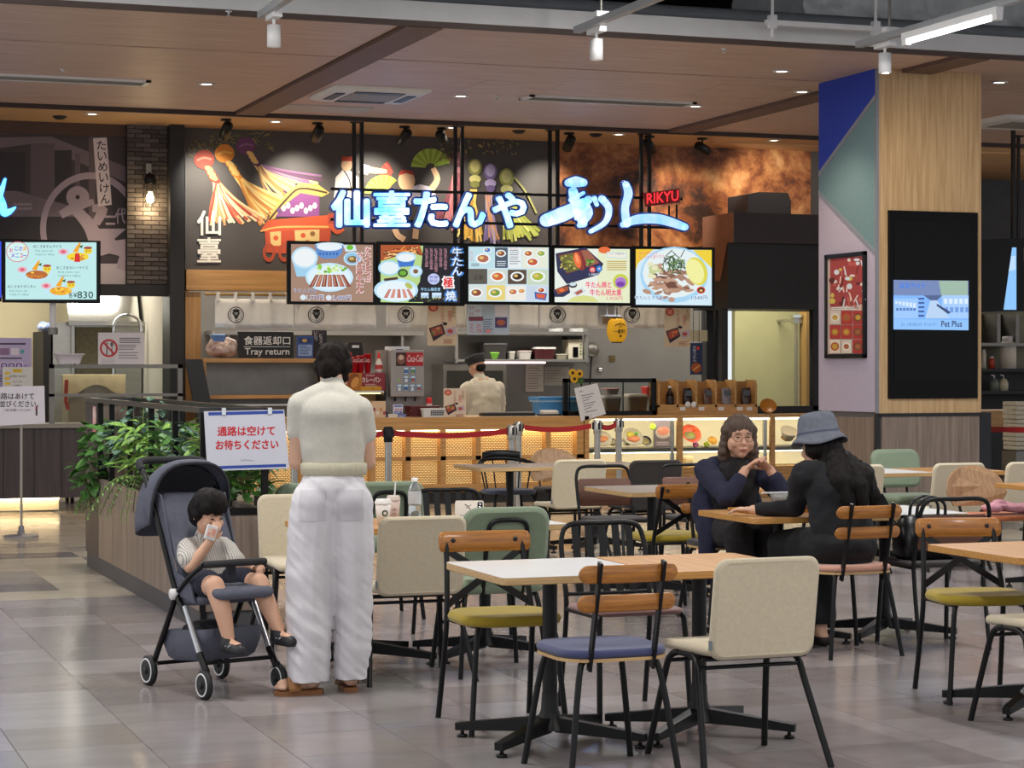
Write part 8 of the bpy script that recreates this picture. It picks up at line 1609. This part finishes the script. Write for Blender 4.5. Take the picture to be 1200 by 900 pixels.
c = onX(120, 487, PX0 - .004); mb = MB(); MB().bx(PX0 - .003, PX0, 15.7, 15.83, PZ - .28, PZ - .06).build('sticker', mat('sticker', '#c96a62', .6, var=.3, col2='#e6dcd8', scale=12), pb)
# leaves: shared meshes
def leaf_mesh(key, Ln, W, m, lobes=0):
    mb = MB(); V = []; n = 7
    for i in range(n + 1):
        f = i / n; w_ = W * sin(pi * min(1, f * .96 + .02)) ** .8 * (1 - .35 * f); z_ = -.25 * Ln * f * f
        V += [V3(-w_, Ln * f, z_ + .12 * w_), V3(0, Ln * f, z_ - .06 * w_), V3(w_, Ln * f, z_ + .12 * w_)]
    Fs = [q for i in range(n) for q in ((3 * i, 3 * i + 1, 3 * i + 4, 3 * i + 3), (3 * i + 1, 3 * i + 2, 3 * i + 5, 3 * i + 4))]
    mb.add(V, Fs, True); return mb.mesh('leaf', m), V, Fs
def leafmat(k, a, b): return mat(k, a, .5, var=.4, col2=b, scale=14, stretch=(3, 1, 1))
KINDS_ = {'pothos': leaf_mesh('p', .085, .035, leafmat('pothos_leaf', '#5a8a42', '#2c5526')), 'lime': leaf_mesh('l', .1, .026, leafmat('variegated_leaf', '#8fb552', '#3a6a2c')), 'ivy': leaf_mesh('i', .06, .032, leafmat('ivy_leaf', '#6f8f7a', '#345446')), 'fern': leaf_mesh('f', .05, .009, leafmat('fern_leaf', '#6f9a44', '#446a2c'))}
def plant(c, rx, ry, h, kind, label, nl=24, nf=90, droop=0.0):
    c = V3(*c); t = thing('foliage_plant', label, 'plant', c, None, 'artificial plants of the barrier'); me, V, Fs = KINDS_[kind]; mb = MB(); st = MB()
    def place():
        a = random.uniform(0, 2 * pi); e = random.uniform(.15, 1) ** .5; zz = random.uniform(0, 1); p_ = V3(cos(a) * rx * e, sin(a) * ry * e, h * (zz - .12 - droop * e)); R_ = Matrix.Rotation(a - pi / 2 + random.uniform(-.7, .7), 3, 'Z') @ Matrix.Rotation(random.uniform(-.6, .7) - droop * .8, 3, 'X') @ Matrix.Rotation(random.uniform(-.5, .5), 3, 'Y'); return p_, R_, random.uniform(.75, 1.35)
    if kind == 'fern':
        for k in range(16):
            a = 2 * pi * k / 16 + random.uniform(-.2, .2); Lf = random.uniform(.7, 1.1); pts = [V3(cos(a) * rx * f * Lf, sin(a) * ry * f * Lf, h * (.75 * f - 1.3 * f * f * (.6 + droop))) for f in [i / 11 for i in range(12)]]; st.tube(pts, .003, 5)
            for i in range(1, 12):
                d = (pts[i] - pts[i - 1]).normalized()
                for s in (-1, 1):
                    yv = (d * .45 + V3(-d.y, d.x, 0) * s).normalized(); xv = yv.cross(V3(0, 0, 1)).normalized(); R_ = Matrix((xv, yv, xv.cross(yv))).transposed(); mb.add([pts[i] + R_ @ v * (1.25 - .07 * i) for v in V], Fs, True)
    else:
        for k in range(nf): p_, R_, s = place(); mb.add([p_ + R_ @ v * s for v in V], Fs, True)
        for k in range(9): p_, R_, s = place(); st.tube([V3(0, 0, -h * .2), p_ * .5 + V3(0, 0, h * .15), p_], .004, 5)
        for k in range(nl): p_, R_, s = place(); o = from_mesh('leaf', me, t, p_ * 1.05); o.rotation_euler = R_.to_euler(); o.scale = (s * 1.15,) * 3
    mb.xform(lambda v: v + c); st.xform(lambda v: v + c); o = mb.build('foliage', me.materials[0], t); o['kind'] = 'stuff'; st.build('stems', mat('plant_stem', '#5f6a38', .7, var=.2), t); return t
mx = (PX0 + PX1) / 2
plant((mx - .08, 15.4, .84), .24, .4, .3, 'pothos', 'trailing green plant at the far end of the planter', 26, 120)
plant((mx - .05, 14.6, .86), .24, .4, .3, 'ivy', 'grey green ivy plant in the far half of the planter', 24, 110); plant((mx - .1, 14.3, 1.08), .12, .2, .22, 'ivy', 'small ivy sprig rising to the planter rail', 12, 40)
plant((mx - .06, 13.8, .86), .26, .42, .32, 'lime', 'bright variegated plant in the middle of the planter', 28, 120); plant((mx - .02, 13.1, .84), .26, .4, .32, 'pothos', 'dark green bushy plant behind the white notice', 26, 110)
plant((PX0 - .05, 13.5, .78), .34, .5, .32, 'fern', 'light green fern hanging over the planter side', droop=.5); plant((PX0 - .03, 15.7, .55), .14, .26, .24, 'fern', 'low fern on the outer far corner of the planter', droop=.3); plant((PX0 - .05, 15.7, .62), .1, .2, .2, 'pothos', 'small leafy plant above the low corner fern', 16, 60)
plant((mx + .04, 12.32, .82), .2, .3, .3, 'lime', 'variegated striped plant below the white notice', 28, 120); plant((PX1 - .06, 12.2, .78), .16, .2, .26, 'pothos', 'dark leafy plant at the near planter corner', 24, 80); plant((mx - .04, 12.6, .98), .18, .26, .2, 'ivy', 'pale ivy tucked behind the white notice', 18, 70)
# white notice on the near end
Yq = PY0 - .1; t = thing('aisle_notice', 'white notice with red lettering and blue bands on the planter', 'sign', onY(289, 551, Yq)); mb = MB(); V = [onY(x, y, Yq) for x, y in ((239, 482), (333, 480), (339, 549), (243, 552))]; extrude(mb, [V[0], V[3], V[2], V[1]], [(0, 1, 2, 3)], (0, .006, 0)); mb.build('sheet', mat('laminated_white', '#c9cbd8', .25, var=.02), t)
p = Print(planeY(Yq), NYM); p.poly([(244, 483.2), (332, 481), (332.3, 484.6), (244.3, 487)], '#2748a0'); p.poly([(245.5, 546.5), (335, 543.6), (335.2, 547), (245.7, 550)], '#2748a0'); p.text('通路は空けて', 255, 500, 322, 511, '#c41e2a', .05, sk=-1); p.text('お待ちください', 253, 516, 326, 527, '#c41e2a', .05, sk=-1); p.text('L-P', 282.5, 538, 287, 540.4, '#3a4a70'); p.text('Rikyu', 288.5, 538.5, 297, 540.6, '#6a6a74'); p.build('lettering', t)
for x, y in ((262, 482), (316, 481)): c = onY(x, y, Yq); MB().bx(c.x - .012, c.x + .012, Yq - .008, PY0, c.z - .02, PZ + .0).build('clip', CHROME, t)
# ================================================================== PUSHCHAIR AND CHILD
SL = (2.06, 9.83, 0); SRZ = -2.854
sr = thing('baby_stroller', 'charcoal folding stroller with hooded canopy beside the planter', 'stroller', SL, SRZ); SF = mat('stroller_fabric', '#565967', .85, var=.12, scale=30, bump=.4, bscale=140); SFD = mat('stroller_lining', '#2e2e36', .9, var=.12, scale=30)
for x in (-.192, .192):
    for y, r_ in ((-.28, .07), (.27, .066)):
        ww = MB().lathe([(.001, -.016), (r_ - .012, -.016), (r_, -.01), (r_, .01), (r_ - .012, .016), (.001, .016)], (x, y, r_), 28, axis=(1, 0, 0)).build('wheel', mat('rubber', '#17171a', .6, var=.1), sr)
        for s in (-1, 1): MB().lathe([(r_ - .02, s * .0162), (r_ - .0195, s * .018), (r_ - .0125, s * .018), (r_ - .012, s * .0162)], (x, y, r_), 28, axis=(1, 0, 0), caps=False).build('rim_ring', WHITE, ww)
        MB().lathe([(.001, -.022), (.018, -.022), (.018, .022), (.001, .022)], (x, y, r_), 14, axis=(1, 0, 0)).build('hub', BLACK, ww)
    i = x * .94
    MB().tube([(i, -.28, .07), (i, -.12, .3), (i, -.03, .44)], .014, 10).build('rear_leg', BLACK, sr); MB().tube([(i, .27, .12), (i, .2, .2)], .016, 10).build('front_leg', BLACK, sr); MB().tube([(i, .2, .2), (i, .06, .40)], .013, 10).build('silver_strut', mat('silver_tube', '#c2c4c8', .3, .7, var=.05), sr); MB().tube([(i, .27, .14), (x, .28, .1), (x, .27, .066)], .014, 8).build('fork', BLACK, sr); MB().tube([(i, -.28, .07), (x, -.28, .07)], .012).build('axle', BLACK, sr)
    MB().tube(catmull([(i, .08, .36), (i, -.03, .46), (i, -.18, .72), (i, -.31, .93), (i * .98, -.38, 1.01)], 4), .013, 10).build('back_tube', BLACK, sr); MB().lathe([(.001, -.012), (.026, -.012), (.026, .012), (.001, .012)], (i + (.012 if x > 0 else -.012), -.03, .45), 18, axis=(1, 0, 0)).build('pivot_cap', WHITE, sr)
pts = catmull([(-.177, -.38, 1.01), (-.17, -.43, 1.04), (-.12, -.46, 1.05), (0, -.465, 1.05), (.12, -.46, 1.05), (.17, -.43, 1.04), (.177, -.38, 1.01)], 4); MB().tube(pts, .018, 10).build('handle_bar', mat('foam_grip', '#1f1f22', .8, var=.1), sr)
MB().tube([(-.18, -.28, .1), (.18, -.28, .1)], .01).build('crossbar', BLACK, sr); MB().tube([(-.18, .24, .16), (.18, .24, .16)], .01).build('crossbar', BLACK, sr)
mb = MB(); cushion(mb, .32, .52, .035, .05, .015, lambda u, v, k: V3(u, -.14 - (v) * .50 + k, .68 + v * .86)); mb.build('seat_back', SF, sr); mb = MB(); cushion(mb, .32, .28, .04, .05, .016, lambda u, v, k: V3(u, .03 + v, .40 + k + .1 * v)); mb.build('seat', SF, sr)
mb = MB(); cushion(mb, .30, .2, .045, .05, .018, lambda u, v, k: V3(u, .24 + v * .9, .455 + k - .1 * v)); mb.build('leg_rest', SF, sr)
for s in (-1, 1):
    mb = MB(); mb.prism([(-.34, .92), (-.05, .45), (.14, .42), (.1, .5), (-.06, .56), (-.2, .9)], lambda u, v, k: V3(s * (.165 + k), u, v), 0, .008); mb.build('side_panel', SF, sr)
# canopy
def arc(th, R_, W, n=16):
    o = []
    for k in range(n + 1): a = pi * k / n; sn = sin(a) ** .6; o.append(V3(W * (1 if cos(a) > 0 else -1) * abs(cos(a)) ** .7, -.24 + R_ * cos(th) * sn, .76 + R_ * sin(th) * sn))
    return o
rings = [arc(th, .29, .205) for th in [math.radians(x) for x in (196, 180, 164, 148, 132, 116, 102, 90, 80)]]
mb = MB(); mb.loft([[p_ + V3(0, 0, .008 * sin(i * 2.1) * (1 if 0 < j < 16 else 0)) for j, p_ in enumerate(r_)] for i, r_ in enumerate(rings)], False, True, closed=False); o = mb.build('canopy', SF, sr); m_ = o.modifiers.new('t', 'SOLIDIFY'); m_.thickness = .006
MB().tube(rings[-1], .008, 8).build('canopy_rim', SFD, sr); mb = MB(); mb.loft([[V3(p_.x * .97, p_.y, p_.z) for p_ in arc(math.radians(th), .275, .195)] for th in (150, 125, 105)], False, True, closed=False); mb.build('canopy_lining', SFD, sr)
MB().tube([(-.16, .2, .6), (0, .235, .605), (.16, .2, .6)], .017, 10).build('bumper_bar', mat('foam_bar', '#232326', .7, var=.1), sr)
for s in (-1, 1): MB().tube([(s * .16, .2, .6), (s * .178, .1, .54), (s * .178, -.02, .46)], .011, 8).build('bumper_arm', BLACK, sr)
mb = MB(); cushion(mb, .05, .17, .02, .02, .008, lambda u, v, k: V3(u, .205 + k - .05, .52 + v)); mb.build('crotch_strap', SFD, sr)
mb = MB(); rings = []
for z_, a, b, y0 in ((.14, .27, .3, -.02), (.16, .31, .36, -.02), (.22, .33, .42, -.02), (.28, .33, .46, -.02), (.285, .32, .45, -.02), (.2, .30, .36, -.02)): rings.append([V3(u, v + y0, z_ + .02 * v / .2) for u, v in rrect(a, b, .06, 5)])
mb.loft(rings); mb.build('basket', SF, sr); mb = MB(); mb.ell((0, -.02, .27), .13, .17, .05); mb.build('basket_load', mat('dark_bundle', '#1c1c24', .9, var=.2, bump=.5), sr)
# child
ch = thing('person', 'small child in striped shirt sitting in the stroller, hand at mouth', 'person', SL, SRZ); s_ = .88
fc = V3(-.2, 1, -.42); mb = MB(); P, R = head(mb, (.02, -.015, .815), fc, s_, (0, 0, 1)); chainc(mb, [V3(.01, -.1, .67), V3(.012, -.07, .71), V3(.015, -.05, .745)], [.04, .037, .037]); mb.cap((0, -.05, .48), (0, -.09, .64), .07, .07, 1.1, .8)
H1, H2 = (.045, .062, .70), (-.135, .165, .575)
for sh, el, wr in (((.095, -.085, .655), (.13, .02, .575), H1), ((-.09, -.085, .655), (-.125, .02, .56), H2)): chainc(mb, [V3(*sh), V3(*el), V3(*wr)], [.036, .031, .021])
hand(mb, H1, (-.3, .2, .9), (-.2, -1, .2), .66, .45, side=-1); hand(mb, H2, (.2, .8, .1), (0, 0, -1), .62, .9, side=-1)
for x, kx, fx, fy, fz in ((.07, .115, .09, .31, .27), (-.065, -.115, -.16, .33, .29)): chainc(mb, [V3(x, -.02, .485), V3(kx, .22, .505), V3(kx * .6 + fx * .4, .28, .4), V3(fx, fy, fz)], [.062, .047, .042, .028]); mb.cap((fx, fy, fz - .02), (fx - .01, fy + .07, fz - .03), .024, .022)
blob(mb, 'body', mat('child_skin', '#d2a488', .55, var=.05), .0052, 3, ch); face(ch, P, R, s_, True, '#b06a60', '#2a1e1a')
STR = mat('striped_shirt', '#c6c2bc', .85); nt = STR.node_tree; tc = nt.nodes.new('ShaderNodeTexCoord'); wv = nt.nodes.new('ShaderNodeTexWave'); wv.inputs['Scale'].default_value = 30; wv.inputs['Distortion'].default_value = .4; rp = nt.nodes.new('ShaderNodeValToRGB'); rp.color_ramp.elements[0].position = .12; rp.color_ramp.elements[0].color = hexc('#8d8a8a'); rp.color_ramp.elements[1].position = .3; rp.color_ramp.elements[1].color = hexc('#cbc6be'); nt.links.new(tc.outputs['Object'], wv.inputs['Vector']); nt.links.new(wv.outputs['Fac'], rp.inputs['Fac']); nt.links.new(rp.outputs['Color'], nt.nodes['Principled BSDF'].inputs['Base Color'])
mb = MB(); mb.cap((0, -.03, .50), (0, -.085, .63), .1, .088, 1.12, .85); mb.cap((-.07, -.085, .665), (.08, -.085, .665), .042, .042); mb.cap((.012, -.08, .69), (.014, -.065, .715), .046, .042)
for sh, el in (((.095, -.08, .65), (.122, -.01, .605)), ((-.09, -.08, .65), (-.115, -.01, .59))): mb.cap(sh, el, .052, .053)
blob(mb, 'shirt', STR, .006, 4, ch, (.006, fold(14, 14, 18))); mb = MB(); mb.ell((0, -.02, .485), .12, .1, .07)
for k in (-1, 1): mb.cap((k * .068, -.01, .49), (k * .1, .13, .5), .075, .07)
blob(mb, 'shorts', mat('navy_shorts', '#1d1f30', .85, var=.1), .007, 4, ch, (.004, fold(14, 14, 14))); mb = MB()
for x, y, z_, a in ((0, -.02, .045, .092), (0, -.045, .0, .085), (0, .015, .07, .075), (.04, .03, .055, .045), (-.04, .03, .055, .045), (0, .045, .055, .045), (.055, -.01, .0, .038), (-.055, -.01, .0, .038), (0, -.06, -.04, .06)): mb.ell(P(x, y, z_), a * s_, a * s_, a * s_)
blob(mb, 'hair', HAIRD, .005, 4, ch, (.004, fold(60, 40, 14)))
for fx, fy, fz in ((.09, .31, .27), (-.16, .33, .29)):
    mb = MB(); mb.cap((fx, fy - .015, fz - .035), (fx - .012, fy + .085, fz - .045), .034, .031); mb.cap((fx, fy - .01, fz), (fx, fy, fz - .02), .034, .036); so = blob(mb, 'shoe', mat('black_shoe', '#1b1b1f', .5, var=.3, scale=30), .006, 2, ch, None, lambda c, z0=fz: V3(c.x, c.y, max(c.z, z0 - .062)))
    for k in range(2): MB().tube([(fx - .034, fy + .02 + k * .025, fz - .03), (fx - .006, fy + .025 + k * .025, fz - .008 - k * .006), (fx + .03, fy + .02 + k * .025, fz - .03)], .004, 6).build('strap', mat('shoe_grey', '#8a8a92', .5, var=.1), so)
t = thing('snack_pouch', 'small white and orange snack pouch held to the mouth by the child', 'pouch', SL, SRZ); MB().box((.06, .085, .735), (.055, .014, .07), rot_axis(-.3, 'Y')).build('pack', WHITE, t, bevel=.004); MB().box((.06, .0925, .735), (.04, .002, .04), rot_axis(-.3, 'Y')).build('print', mat('snack_orange', '#c2562a', .5, var=.4, col2='#e6d8c8', scale=40), t)
